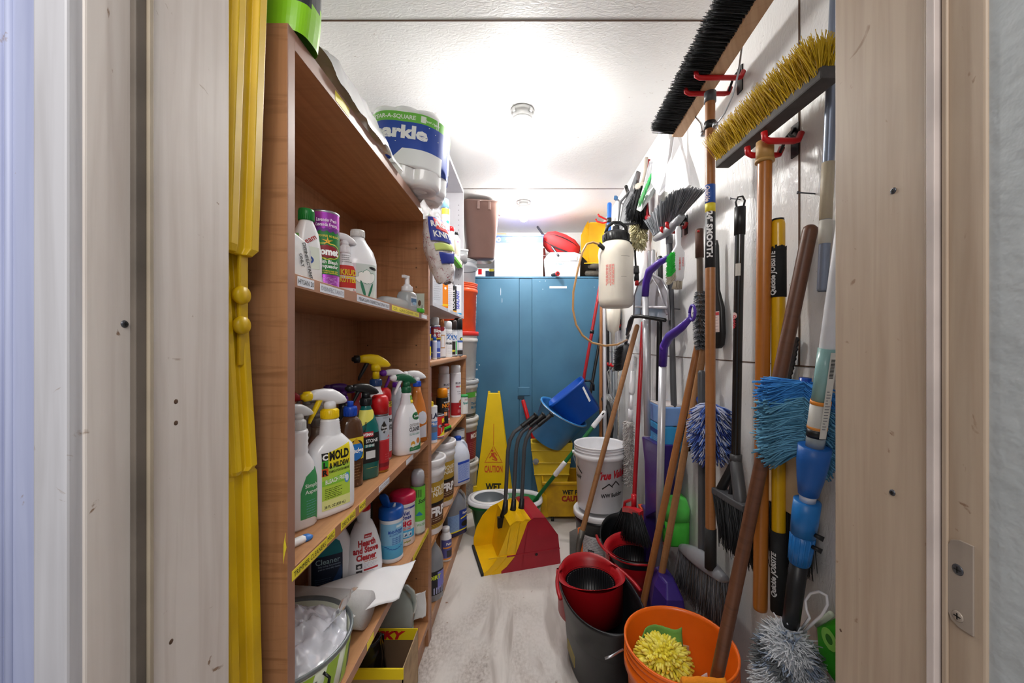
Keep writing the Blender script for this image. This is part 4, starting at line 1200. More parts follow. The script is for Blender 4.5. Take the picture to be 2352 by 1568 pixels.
m = MB(); m.lathe([(0.042, 0.148), (0.043, 0.151), (0.042, 0.178), (0.037, 0.183), (0.022, 0.184), (0.001, 0.180)], BL2, 40); m.build('lid', t)
m = MB(); m.sup([(0, 0.010, 0.005, 3), (0.020, 0.018, 0.005, 3), (0.045, 0.019, 0.005, 3), (0.055, 0.012, 0.004, 2)], BL2, 24, Matrix.Translation((-0.012, 0.0, 0.178)) @ Matrix.Rotation(radians(-18), 4, 'Y') @ Matrix.Rotation(radians(-50), 4, 'Z')); m.build('flip_cap', t)
m = MB(); m.tube([(0.008, -0.004, 0.180), (0.012, -0.006, 0.194)], [0.006, 0.002], PAPER, 6); m.build('wipe_tip', t)
def d17(d, b):
 dtext(d, b, 'Wet', 0.0, 0.116, 0.016, ink('#26348c'), w=0.032, bold=0.03, slope=0.1)
 dtext(d, b, 'Ones', 0.002, 0.101, 0.016, ink('#26348c'), w=0.040, bold=0.03, slope=0.1)
 dtext(d, b, 'BIG', 0.002, 0.076, 0.018, ink('#c8203c'), w=0.044, bold=0.06)
 dtext(d, b, 'LARGER WIPES', 0.002, 0.069, 0.004, ink('#3c6cb8')); dtext(d, b, 'HAND WIPES', 0.002, 0.0625, 0.0045, ink('#c8203c'), bold=0.03)
 drect(d, b, -0.04, 0.030, 0.04, 0.060, ink('#4fb0e0'), 0.0006)
 for k in range(3):
  drect(d, b, -0.026 + k * 0.018, 0.035, -0.011 + k * 0.018, 0.053, ink('#d8ecf6'), 0.0009)
  dpoly(d, b, [(-0.024 + k * 0.018, 0.037), (-0.013 + k * 0.018, 0.040), (-0.015 + k * 0.018, 0.050)], ink('#2a4a8c'), 0.0012, 4)
 drect(d, b, -0.045, 0.138, 0.045, 0.1445, ink('#3c3c9c'), 0.0006)
 dtext(d, b, 'FOR HANDS & FACE', 0, 0.1395, 0.0036, ink('#e8e8f8'), w=0.03)
 dtext(d, b, '40 wipes', 0.0, 0.014, 0.008, ink('#9aa030'), bold=0.03, slope=0.1)
t = thing('wipes_canister', 'white wipes tub with a magenta-red lid, fourth shelf', 'canister', (-0.470, 1.500, ZC_), 30)
m = MB(); m.lathe([(0.043, 0), (0.046, 0.004), (0.046, 0.150), (0.0475, 0.154), (0.047, 0.158)], WHITEP, 44); m.build('can_body', t)
m = MB(); m.lathe([(0.0485, 0.158), (0.049, 0.162), (0.048, 0.184), (0.044, 0.189), (0.030, 0.190), (0.001, 0.188)], mat('magenta_red_lid', '#c81e4a', 0.35), 44); m.build('lid', t)
d = MB(); d17(d, Body([(0, 0.0462, 0.0462, 2), (0.2, 0.0462, 0.0462, 2)])); d.build('label', t)
def d18(d, b):
 drect(d, b, -0.05, 0.055, 0.05, 0.190, ink('#6bbf3e'), 0.0004, 10)
 for k in range(4): drect(d, b, -0.024 + k * 0.008, 0.150, -0.018 + k * 0.008, 0.180, ink('#4a7a2e'), 0.0008)
 dtext(d, b, 'Scott', 0.012, 0.128, 0.016, ink('#2c3c30'), w=0.038, bold=0.03, shear=0.2, slope=0.15)
 dpoly(d, b, [(-0.018, 0.078), (0.012, 0.078), (-0.003, 0.095)], ink('#2a78a8'), 0.0009)
 dtext(d, b, 'WATER', 0.006, 0.036, 0.010, ink('#7cb070'), w=0.036, bold=0.02)
aerosol('aerosol_can', 'green aerosol can with a clear dome cap at the far end of the fourth shelf', 'aerosol can', (-0.432, 1.573, ZC_), 32, 0.0285, 0.252, mat('pale_can', '#d9e4dc', 0.4), mat('clear_grey_cap', '#c9cad2', 0.2, trans=0.3), 0.055, 0.026, d18, domem=mat('lime_dome', '#78b84c', 0.35))
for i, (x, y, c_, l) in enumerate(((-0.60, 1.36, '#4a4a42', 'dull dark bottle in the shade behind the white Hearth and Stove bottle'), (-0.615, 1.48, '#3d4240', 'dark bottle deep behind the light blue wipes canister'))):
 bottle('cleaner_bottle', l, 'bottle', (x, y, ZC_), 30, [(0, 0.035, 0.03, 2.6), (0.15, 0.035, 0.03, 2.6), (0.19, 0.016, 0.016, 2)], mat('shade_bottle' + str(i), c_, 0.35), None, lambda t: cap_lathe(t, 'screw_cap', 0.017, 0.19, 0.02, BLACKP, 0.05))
# tin tub with liner bag
t = thing('round_tin_tub', 'round tin tub, galvanised rim, lime and white print, on the fourth shelf', 'tub', (-0.545, 0.87, ZC_), 20)
TUBB = mat('lime_print', '#a7cf2e', 0.4); GALV = mat('galvanised_rim', '#8f9799', 0.45, metal=0.5, var=0.15)
m = MB(); m.lathe([(0.132, 0), (0.135, 0.003), (0.146, 0.095), (0.142, 0.095), (0.132, 0.006), (0.001, 0.006)], mat('pale_print', '#e3e8d4', 0.45), 64); m.build('tub_wall', t)
m = MB(); m.lathe([(0.1445, 0.090), (0.149, 0.092), (0.150, 0.098), (0.147, 0.102), (0.142, 0.098), (0.141, 0.080)], GALV, 64, cap0=False, cap1=False); m.build('rim', t)
d = MB(); b = Body([(0, 0.1352, 0.1352, 2), (0.095, 0.1465, 0.1465, 2)])
for k in range(-7, 8):
 u = k * 0.062
 dpoly(d, b, [(u - 0.030, 0.01), (u + 0.004, 0.01), (u + 0.030, 0.087), (u - 0.004, 0.087)], TUBB, 0.0008, 6)
 if k % 2: dpoly(d, b, [(u, 0.02), (u + 0.024, 0.02), (u + 0.034, 0.07), (u + 0.012, 0.07)], ink('#4a4c44'), 0.0012, 6)
d.build('label', t)
m = MB(); m.tube([(0.10, -0.108, 0.080), (0.112, -0.112, 0.070), (0.108, -0.118, 0.045), (0.100, -0.120, 0.030)], 0.003, BLACKP, 8); m.build('handle', t)
# white liner bag bulging out of the tub
def crumple(fn, nu, nv, amp, sc, seed=0.0):
 vs = []
 for i in range(nu + 1):
  for j in range(nv + 1):
   p = Vector(fn(i / nu, j / nv))
   q = p * sc + Vector((seed, seed * 1.7, 0))
   nz_ = noise.noise(q) + 0.5 * noise.noise(q * 2.3) + 0.3 * abs(noise.noise(q * 4.1))
   n2 = noise.noise(q + Vector((9, 3, 5)))
   vs.append(p + Vector((n2 * amp * 0.5, noise.noise(q + Vector((2, 8, 1))) * amp * 0.5, nz_ * amp)))
 fs = [(i * (nv + 1) + j, (i + 1) * (nv + 1) + j, (i + 1) * (nv + 1) + j + 1, i * (nv + 1) + j + 1) for i in range(nu) for j in range(nv)]
 return vs, fs
BAGM = mat('white_plastic_film', '#e3e4ee', 0.25, trans=0.12, var=0.02, coat=0.2, sss=0.1)
def fbag(u, v):
 a = 2 * pi * v
 r_ = 0.138 * (1 - u)
 s_ = sin(a * 3) * 0.006
 return (r_ * cos(a), r_ * sin(a), 0.075 + 0.062 * sin(min(u * 1.6, 1.57)) + s_ * (1 - u))
m = MB(); vs, fs = crumple(fbag, 40, 90, 0.020, 24, 3); m.add(vs, fs, BAGM, True)
o = m.build('plastic_liner_bag', None, loc=(-0.545, 0.87, ZC_ + 0.004))
tag(o, 'crumpled white plastic bag filling the round tin tub', 'bag')
m = MB()
def fflap(u, v):
 return (0.085 + 0.055 * u + 0.006 * sin(v * 6), 0.0 + 0.10 * v * (1 - 0.2 * u), 0.095 + 0.065 * u + 0.015 * sin(v * pi) * u)
vs, fs = crumple(fflap, 20, 24, 0.006, 30, 5); m.add(vs, fs, mat('clear_film', '#e8eaf2', 0.1, trans=0.75, var=0.01), True)
o = m.build('clear_plastic_sleeve', None, loc=(-0.545, 0.87, ZC_ + 0.004)); tag(o, 'clear plastic sleeve sticking up at the right rim of the tin tub', 'plastic sleeve')
# folded newsprint behind the tub and the big white sheet drooping off the shelf
NEWS = mat('newsprint_roll', '#c6c4c4', 0.85, bump=0.5, bs=200, var=0.06)
t = thing('paper_roll', 'flattened roll of grey-white ribbed paper behind the tin tub', 'paper roll', (-0.545, 1.055, ZC_), 84)
t.rotation_euler = (0, 0, radians(-6))
m = MB()
for k in range(5):
 s_ = 1 - k * 0.17
 m.loft([[(x, 0.045 * s_ * cos(a), 0.047 + 0.044 * s_ * sin(a)) for a in [2 * pi * j / 26 for j in range(26)]] for x in (-0.12, -0.04, 0.04, 0.125 - k * 0.001)], NEWS if k % 2 == 0 else mat('dark_paper_gap', '#6c6a6c', 0.9), True, cap0=True, cap1=True)
m.build('paper_layers', t)
m = MB()
# sheet as a ruled surface between a back edge and a front edge
A0, A1 = Vector((-0.60, 1.13, ZC_ + 0.055)), Vector((-0.375, 1.345, ZC_ + 0.018))
B0, B1 = Vector((-0.44, 0.985, ZC_ + 0.060)), Vector((-0.372, 1.155, ZC_ + 0.012))
def fsheet(u, v):
 a = A0.lerp(A1, u); b_ = B0.lerp(B1, u)
 p = a.lerp(b_, v)
 p.z += 0.016 * sin(pi * v) * (1 - 0.4 * u) + 0.006 * sin(u * 5)
 return p
vs, fs = crumple(fsheet, 26, 20, 0.004, 12, 1); m.add(vs, fs, PAPER, True)
def fsheet2(u, v):
 p = fsheet(u * 0.8 + 0.1, v * 0.9 + 0.08)
 p = Vector(p); p.z -= 0.010; p.y += 0.02; p.x += 0.003
 return p
vs, fs = crumple(fsheet2, 20, 16, 0.003, 12, 2); m.add(vs, fs, PAPER, True)
o = m.build('white_paper_bags', None, solid=0.0012); tag(o, 'large white paper vacuum bags sliding over the front of the fourth shelf', 'paper bags')

# ---- bottom: trash-bag box and green jug
t = thing('trash_bag_box', 'open cardboard box with yellow edges and red lettering, standing on the bottom shelf', 'box', (-0.50, 1.25, ZD), 0)
W_, L_, Hh = 0.135, 0.082, 0.175
BOXI = mat('box_inside', '#7a6048', 0.9)
m = MB()
BR = mat('box_printed_wood', '#b89c78', 0.8, var=0.15, vs=20)
m.box((-W_, -L_, 0), (W_, L_, 0.003), CARD)
m.box((-W_, -L_, 0), (-W_ + 0.003, L_, Hh), BR)
m.box((W_ - 0.003, -L_, 0), (W_, L_, Hh), BR)
m.box((-W_, -L_, 0), (W_, -L_ + 0.003, Hh), BR)
m.box((-W_, L_ - 0.003, 0), (W_, L_, Hh), BOXI)
m.build('carton', t)
m = MB(); m.box((-W_, L_ - 0.0045, Hh - 0.032), (W_, L_ - 0.003, Hh + 0.006), ink('#f0d51c')); f = Flat((0, L_ - 0.0046, 0), (1, 0, 0), (0, 0, 1))
dtext(m, f, 'HUSKY', 0.010, Hh - 0.028, 0.026, ink('#d22226'), w=0.17, bold=0.06, shear=0.3); m.build('printed_flap', t)
m = MB(); m.box((-W_, -L_ - 0.0012, Hh - 0.03), (W_ + 0.001, -L_ + 0.004, Hh + 0.001), ink('#f0d51c')); m.build('front_flap', t)
f = Flat((0, -L_ + 0.0042, Hh + 0.0002), (1, 0, 0), (0, 1, 0))
BAGB = mat('black_bag_film', '#0d0d0e', 0.25, coat=0.4, var=0.02)
m = MB()
def fbb(u, v):
 a = 2 * pi * v
 return (-0.030 + (0.088 - 0.02 * u) * cos(a), (0.068 - 0.02 * u) * sin(a), 0.03 + 0.16 * u + 0.02 * cos(a))
vs, fs = crumple(fbb, 24, 36, 0.016, 22, 4); m.add(vs, fs, BAGB, True)
def fbc(u, v): return (-0.085 + 0.115 * v, 0.025 + 0.03 * u, 0.08 + 0.125 * u - 0.03 * v * u)
vs, fs = crumple(fbc, 16, 16, 0.012, 20, 8); m.add(vs, fs, BAGB, True)
def fcap(u, v):
 a = 2 * pi * v
 return (-0.030 + 0.068 * (1 - u) * cos(a), 0.048 * (1 - u) * sin(a), 0.19 + 0.02 * u + 0.02 * cos(a) * (1 - u))
vs, fs = crumple(fcap, 10, 36, 0.014, 22, 4); m.add(vs, fs, BAGB, True)
o = m.build('black_trash_bag', None, loc=(-0.50, 1.25, ZD + 0.004), solid=0.001); tag(o, 'shiny black trash bag pulled partly out of the cardboard box', 'bag')
JUGC = mat('milky_jug', '#b9c2bc', 0.25, trans=0.35, var=0.03)
def jug(label, loc, rz, s, bm, liquid, lh, capm=None, deco=None, tilt=None):
 t = thing('jug', label, 'jug', loc, rz)
 if tilt: t.rotation_euler = tuple(radians(a) for a in tilt)
 P_ = [(0, 0.066, 0.048, 4), (0.006, 0.072, 0.054, 4), (0.16, 0.072, 0.054, 3.6), (0.19, 0.066, 0.052, 3), (0.23, 0.042, 0.038, 2.4), (0.252, 0.022, 0.022, 2), (0.265, 0.019, 0.019, 2)]
 P_ = [(z * s, a * s, b_ * s, e) for z, a, b_, e in P_]
 m = MB()
 if liquid:
  m.sup([p for p in P_ if p[0] <= lh * s] + [(lh * s,) + Body(P_).at(lh * s)[:3]], liquid, 40)
  m.sup([(lh * s,) + Body(P_).at(lh * s)[:3]] + [p for p in P_ if p[0] > lh * s], bm, 40)
 else:
  m.sup(P_, bm, 40)
 m.build('bottle_body', t)
 m = MB(); m.tube([(0.020 * s, 0, 0.25 * s), (0.045 * s, 0, 0.245 * s), (0.068 * s, 0, 0.22 * s), (0.078 * s, 0, 0.185 * s), (0.074 * s, 0, 0.15 * s), (0.066 * s, 0, 0.135 * s)], [0.011 * s, 0.012 * s, 0.012 * s, 0.012 * s, 0.012 * s, 0.010 * s], bm, 14, flat=0.8); m.build('handle', t)
 if capm: cap_lathe(t, 'screw_cap', 0.021 * s, 0.262 * s, 0.022 * s, capm, 0.04, knurl=True)
 if deco: d = MB(); deco(d, Body(P_)); d.build('label', t)
 return t
def d19(d, b):
 dpoly(d, b, [(-0.07, 0.01), (0.09, 0.01), (0.09, 0.105), (0.06, 0.08), (0.0, 0.05), (-0.07, 0.06)], ink('#c2cdb4'), 0.0008)
 dell(d, b, 0.055, 0.065, 0.007, 0.009, ink('#3c4038'), 0.0012)
jug('clear jug of green liquid with torn label, behind the yellow-edged cardboard box', (-0.490, 1.465, ZD), 12, 0.95, JUGC, mat('green_liquid', '#5d9a78', 0.2, trans=0.3), 0.10, GREENP, d19)
t = thing('crumpled_paper', 'crumpled white paper tucked beside the green-liquid jug', 'paper', (-0.40, 1.555, ZD))
m = MB()
def fcp(u, v): return (-0.04 + 0.045 * v, -0.01 + 0.01 * v, 0.06 + 0.10 * u)
vs, fs = crumple(fcp, 14, 12, 0.012, 30, 6); m.add(vs, fs, PAPER, True); m.build('paper_sheet', t, solid=0.0006)
# ================================================================ SECOND BOOKCASE, WALL CABINET, BUCKET STACK
b2 = thing('bookcase', 'lower wood-laminate bookcase farther back, holding paint cans and pails', 'bookcase', (XS, 1.64, 0))
YA, YZ, T2 = 1.667, 2.62, 1.175
m = MB(); m.box((XS - D1, 1.641, 0), (XS - 0.001, YA, T2 - 0.025), LAMX); m.box((XS - 0.001, 1.641, 0), (XS, YA, T2 - 0.025), EDGE); wb(m, 'side_panel', b2, bevel=0.001)
m = MB(); m.box((XS - D1, YZ, 0), (XS - 0.001, YZ + 0.025, T2 - 0.025), LAMX); m.box((XS - 0.001, YZ, 0), (XS, YZ + 0.025, T2 - 0.025), EDGE); wb(m, 'side_panel', b2, bevel=0.001)
m = MB(); m.box((XS - D1, 1.641, T2 - 0.026), (XS + 0.004, YZ + 0.03, T2), LAMY); wb(m, 'top_panel', b2, bevel=0.009, seg=4)
m = MB(); m.box((XS - D1, 1.645, 0.02), (XS - D1 + 0.006, YZ + 0.02, T2 - 0.03), LAM); wb(m, 'back_panel', b2)
for z in (0.795, 0.40, 0.10):
 m = MB(); m.box((XS - D1 + 0.006, YA, z - 0.024), (XS + 0.001, YZ, z), LAMY); wb(m, 'shelf', b2, bevel=0.006 if z > 0.5 else 0.001, seg=3)
m = MB(); m.box((XS - 0.03, YA, 0), (XS - 0.010, YZ, 0.075), LAM); wb(m, 'kickboard', b2)
# wall cabinet of grey melamine
MEL = mat('grey_melamine', '#c3c1c6', 0.4, var=0.03)
wc = thing('wall_cabinet', 'open grey melamine wall cabinet above the lower bookcase', 'cabinet', (XS, 1.69, 1.41))
C0, C1, CB, CT = 1.69, 2.54, 1.412, 2.245
for nm, a, b in (('side_panel', (XS - 0.3, C0, CB), (XS, C0 + 0.018, CT)), ('side_panel', (XS - 0.3, C1 - 0.018, CB), (XS, C1, CT)),
                 ('bottom_panel', (XS - 0.3, C0 + 0.018, CB), (XS - 0.0005, C1 - 0.018, CB + 0.018)), ('top_panel', (XS - 0.3, C0 + 0.018, CT - 0.022), (XS - 0.0005, C1 - 0.018, CT)),
                 ('shelf', (XS - 0.3, C0 + 0.018, 1.735), (XS - 0.004, C1 - 0.018, 1.753)), ('back_panel', (XS - 0.306, C0, CB), (XS - 0.3, C1, CT))):
 m = MB(); m.box(a, b, MEL); wb(m, nm, wc, bevel=0.0008)
m = MB()
for z in [1.47 + 0.032 * k for k in range(22)]:
 for x in (XS - 0.03, ):
  m.box((x - 0.0022, C1 - 0.0186, z - 0.0022), (x + 0.0022, C1 - 0.0175, z + 0.0022), DGREYP)
tag(wb(m, 'shelf_pin_holes', wc), kind='stuff')
m = MB(); m.box((XS, 2.02, 1.414), (XS + 0.0006, 2.08, 1.428), WTAPE); m.box((XS, 2.30, 1.414), (XS + 0.0006, 2.36, 1.428), WTAPE); wb(m, 'shelf_label', wc)

def simple_can(name, label, cat, x, y, z, r, h, side, topm, deco=None, rz=40, caph=0.0, capr=0.8, capm=None):
 t = thing(name, label, cat, (x, y, z), rz)
 m = MB(); m.lathe([(r * 0.96, 0), (r, 0.003), (r * 0.97, 0.006), (r * 0.97, h - caph - 0.006), (r, h - caph - 0.002), (r * 0.93, h - caph), (r * 0.88, h - caph - 0.004), (0.001, h - caph - 0.004)], topm, 32); m.build('can_body', t)
 d = MB(); b = Body([(0, r * 0.975, r * 0.975, 2), (h, r * 0.975, r * 0.975, 2)])
 d.lathe([(r * 0.978, 0.008), (r * 0.978, h - caph - 0.008)], side, 36, cap0=False, cap1=False)
 if deco: deco(d, b)
 d.build('label', t)
 if caph:
  cap_lathe(t, 'cap', r * capr, h - caph - 0.002, caph, capm or topm, 0.25)
 return t
# on top of the lower bookcase
def e1(d, b): drect(d, b, -0.03, 0.02, 0.03, 0.06, ink('#e8d22a')); dtext(d, b, 'WD', 0.004, 0.085, 0.03, ink('#f0d83a'), bold=0.04); drect(d, b, -0.03, 0.004, 0.03, 0.02, ink('#b8b0d0'))
simple_can('aerosol_can', 'blue and yellow aerosol can, first on top of the lower bookcase', 'aerosol can', -0.445, 1.745, T2, 0.024, 0.15, ink('#26307c'), STEEL, e1)
simple_can('aerosol_can', 'slim white and blue tube standing in front of the blue and yellow can', 'tube', -0.417, 1.80, T2, 0.010, 0.105, ink('#c8cee8'), WHITEP, None, caph=0.018, capm=BLUEP)
def e2(d, b):
 dpoly(d, b, [(-0.034, 0.118), (0.034, 0.118), (0.034, 0.152), (-0.034, 0.152)], ink('#8e1c26'), 0.001); dell(d, b, 0.002, 0.125, 0.026, 0.030, ink('#8e1c26'), 0.0012)
 dtext(d, b, 'Blow', 0.006, 0.128, 0.016, PAPER, bold=0.04, off=0.002); dtext(d, b, '& Off', 0.004, 0.108, 0.014, PAPER, bold=0.04, off=0.002)
 dpoly(d, b, [(-0.03, 0.088), (0.034, 0.092), (0.034, 0.104), (-0.03, 0.100)], ink('#e8c832'), 0.0016); dtext(d, b, 'Duster', 0.004, 0.091, 0.009, INK, off=0.002, bold=0.03)
 drect(d, b, -0.02, 0.052, 0.028, 0.084, ink('#9aaee0'), 0.001); drect(d, b, -0.03, 0.028, 0.03, 0.034, PAPER, 0.001)
simple_can('aerosol_can', 'air duster can with a dark red and blue label on the lower bookcase', 'aerosol can', -0.440, 1.905, T2, 0.026, 0.205, ink('#3a52b0'), STEEL, e2, caph=0.042, capr=0.75, capm=MILK)
def e3(d, b): drect(d, b, -0.014, 0.05, 0.012, 0.12, ink('#c89a6c')); drect(d, b, -0.010, 0.056, 0.008, 0.114, ink('#e8e6e6'), 0.001); dell(d, b, -0.006, 0.150, 0.014, 0.012, ink('#8e1c26'))
simple_can('aerosol_can', 'white aerosol can with a copper-coloured cap behind the air duster', 'aerosol can', -0.440, 2.035, T2, 0.026, 0.205, ink('#e6e4e6'), STEEL, e3, caph=0.045, capr=0.72, capm=mat('copper_cap', '#c07a48', 0.3, metal=0.7))
def e4(d, b):
 dtext(d, b, '2X', 0.008, 0.098, 0.026, ink('#2a6cb8'), bold=0.05); dtext(d, b, 'ULTRA COVER', 0.006, 0.127, 0.005, ink('#3c5c9c'))
 dtext(d, b, 'PRIMER', 0.006, 0.070, 0.012, ink('#3a3a3c'), bold=0.03); dlines(d, b, -0.01, 0.03, 0.02, 0.06, 5, ink('#9c9ca4'), 0.001)
simple_can('aerosol_can', 'all-white spray primer can marked 2X on the lower bookcase', 'aerosol can', -0.428, 2.135, T2, 0.029, 0.20, ink('#f0f0f2'), WHITEP, e4, caph=0.05, capr=0.93, capm=WHITEP)
def e5(d, b):
 dtext(d, b, '2X', -0.004, 0.098, 0.026, ink('#2a6cb8'), bold=0.05); drect(d, b, -0.03, 0.012, 0.002, 0.088, ink('#2c2622')); drect(d, b, 0.004, 0.014, 0.014, 0.09, ink('#3fae5c'))
 dell(d, b, -0.012, 0.034, 0.012, 0.006, ink('#e8e03c'), 0.0012)
simple_can('aerosol_can', 'spray paint can with a dark brown cap and green stripe on the lower bookcase', 'aerosol can', -0.424, 2.285, T2, 0.027, 0.215, ink('#e6e8ee'), STEEL, e5, caph=0.06, capr=0.95, capm=mat('dark_brown_cap', '#3a2c28', 0.4))
def e6(d, b):
 dell(d, b, 0.008, 0.105, 0.014, 0.010, ink('#28324c')); dell(d, b, 0.010, 0.104, 0.010, 0.007, ink('#e8e03c'), 0.0012); drect(d, b, -0.03, 0.084, 0.03, 0.094, ink('#3a62b0')); drect(d, b, -0.03, 0.01, 0.03, 0.036, ink('#2c2622'))
 drect(d, b, -0.012, 0.045, 0.02, 0.080, PAPER, 0.001); drect(d, b, 0.024, 0.01, 0.034, 0.09, ink('#a82c3c'), 0.001)
simple_can('aerosol_can', 'spray paint can with a tall black cap, last in the row on the lower bookcase', 'aerosol can', -0.412, 2.395, T2, 0.028, 0.235, ink('#d6dae4'), STEEL, e6, caph=0.075, capr=0.96, capm=BLACKP)
# shelf A
z = 0.795
def e7(d, b):
 dtext(d, b, 'GLASS', 0.004, 0.115, 0.022, ink('#2c3454'), bold=0.05, slope=0.2); drect(d, b, -0.03, 0.015, 0.03, 0.10, ink('#4a86d0')); drect(d, b, -0.02, 0.05, 0.02, 0.075, ink('#6c7484'), 0.001); dtext(d, b, 'SPRAY', 0.002, 0.082, 0.013, PAPER, bold=0.03)
simple_can('aerosol_can', 'white and blue glass-cleaner can with a small yellow nozzle, lower bookcase', 'aerosol can', -0.432, 1.80, z, 0.027, 0.19, ink('#e6ebf6'), WHITEP, e7, caph=0.022, capr=0.35, capm=YELP)
def e8(d, b):
 dpoly(d, b, [(-0.012, 0.016), (0.045, 0.016), (0.045, 0.065)], ink('#f2e02a'), 0.001); dtext(d, b, 'FLO', 0.026, 0.078, 0.018, ink('#f2e02a'), bold=0.06); dtext(d, b, 'SEAL', 0.026, 0.060, 0.015, INK, bold=0.05, off=0.0016)
 dell(d, b, -0.006, 0.062, 0.009, 0.008, ink('#a8aab0')); dell(d, b, -0.001, 0.060, 0.004, 0.005, INK, 0.0013); drect(d, b, 0.0, 0.03, 0.003, 0.056, ink('#dcdce0'), 0.001); drect(d, b, -0.05, 0.012, 0.05, 0.016, PAPER)
simple_can('paint_can', 'small red and yellow tin with a steel rim in the lower bookcase', 'tin', -0.428, 1.885, z, 0.037, 0.115, ink('#cc2c22'), STEEL, e8, rz=50)
def e9(d, b):
 dtext(d, b, 'NOCO', 0.010, 0.135, 0.008, PAPER, bold=0.03); dtext(d, b, 'NCP', 0.012, 0.112, 0.020, ink('#f0921e'), bold=0.05); dlines(d, b, -0.004, 0.03, 0.092, 0.108, 2, ink('#a8a8ac'), 0.002); drect(d, b, -0.006, 0.066, 0.014, 0.088, ink('#f08a28')); dtext(d, b, '12', 0.004, 0.070, 0.013, PAPER, bold=0.03, off=0.0016)
simple_can('aerosol_can', 'black aerosol can with a bright orange domed cap in the lower bookcase', 'aerosol can', -0.452, 2.13, z, 0.033, 0.215, ink('#1c1b1d'), BLACKP, e9, caph=0.052, capr=0.86, capm=mat('orange_dome', '#f59a12', 0.35))
def e10(d, b):
 dtext(d, b, 'RUST', 0.004, 0.205, 0.013, ink('#4c4450'), bold=0.03)
 for k in range(4): drect(d, b, -0.016 + 0.008 * k, 0.185, -0.010 + 0.008 * k, 0.195, ink('#a82244'))
 dell(d, b, 0.018, 0.190, 0.006, 0.007, ink('#e8c83c')); drect(d, b, -0.05, 0.012, 0.05, 0.090, ink('#a81e26')); dtext(d, b, '45', 0.012, 0.060, 0.010, PAPER, bold=0.04); dell(d, b, 0.016, 0.098, 0.014, 0.009, ink('#a8763c'), 0.0012, 30)
 drect(d, b, -0.004, 0.028, 0.022, 0.048, ink('#c86a70'), 0.0012); dtext(d, b, 'PRIMER', 0.008, 0.155, 0.007, ink('#8c8c98')); dtext(d, b, '& SEAL', 0.01, 0.142, 0.007, ink('#8c8c98'))
for x, y, l in ((-0.488, 2.345, 'tall white and red spray can, the one nearer the orange-capped can'), (-0.438, 2.455, 'tall white and red spray can, the one beside the small green-lidded tub')):
 simple_can('aerosol_can', l, 'aerosol can', x, y, z, 0.034, 0.325, ink('#e4e3ea'), WHITEP, e10, caph=0.05, capr=0.9, capm=WHITEP)
simple_can('tub', 'small white tub with a green lid at the far end of its shelf', 'tub', -0.408, 2.570, z, 0.030, 0.125, ink('#e6e8e6'), WHITEP, lambda d, b: (dtext(d, b, 'Spack', 0.006, 0.065, 0.014, ink('#2a9a94'), bold=0.03), dtext(d, b, 'FAST', 0.006, 0.088, 0.008, ink('#c03c44'))), caph=0.014, capr=1.06, capm=mat('emerald_lid', '#2f9a52', 0.4))
for x, y, h, c, l in ((-0.52, 1.86, 0.20, '#3c1f30', 'dark box at the back of the shelf behind the red and yellow tin'), (-0.60, 1.98, 0.26, '#23243c', 'dark blue box deep in the lower bookcase'), (-0.55, 2.12, 0.19, '#8e7f78', 'grey-brown box with a red top behind the orange-capped can')):
 t = thing('carton', l, 'box', (x, y, z), 20)
 m = MB(); m.box((-0.04, -0.03, 0), (0.04, 0.03, h), ink(c)); m.build('carton_body', t, bevel=0.001)
 m = MB(); m.box((-0.041, -0.031, h - 0.022), (0.041, 0.031, h + 0.001), ink('#a02430')); m.build('lid', t)
t = thing('clamp', 'small red, green and black tool lying at the front edge of the lower bookcase shelf', 'tool', (-0.412, 2.035, z), 75)
m = MB(); m.box((-0.04, -0.012, 0), (0.04, 0.012, 0.014), INK); m.build('tool_body', t, bevel=0.002)
m = MB(); m.box((-0.034, -0.013, 0.014), (0.034, 0.013, 0.026), mat('lime_plastic', '#4fc02c', 0.35)); m.build('green_grip', t, bevel=0.002)
m = MB(); m.box((-0.025, -0.010, 0.026), (0.02, 0.010, 0.036), REDP); m.build('red_jaw', t, bevel=0.002)
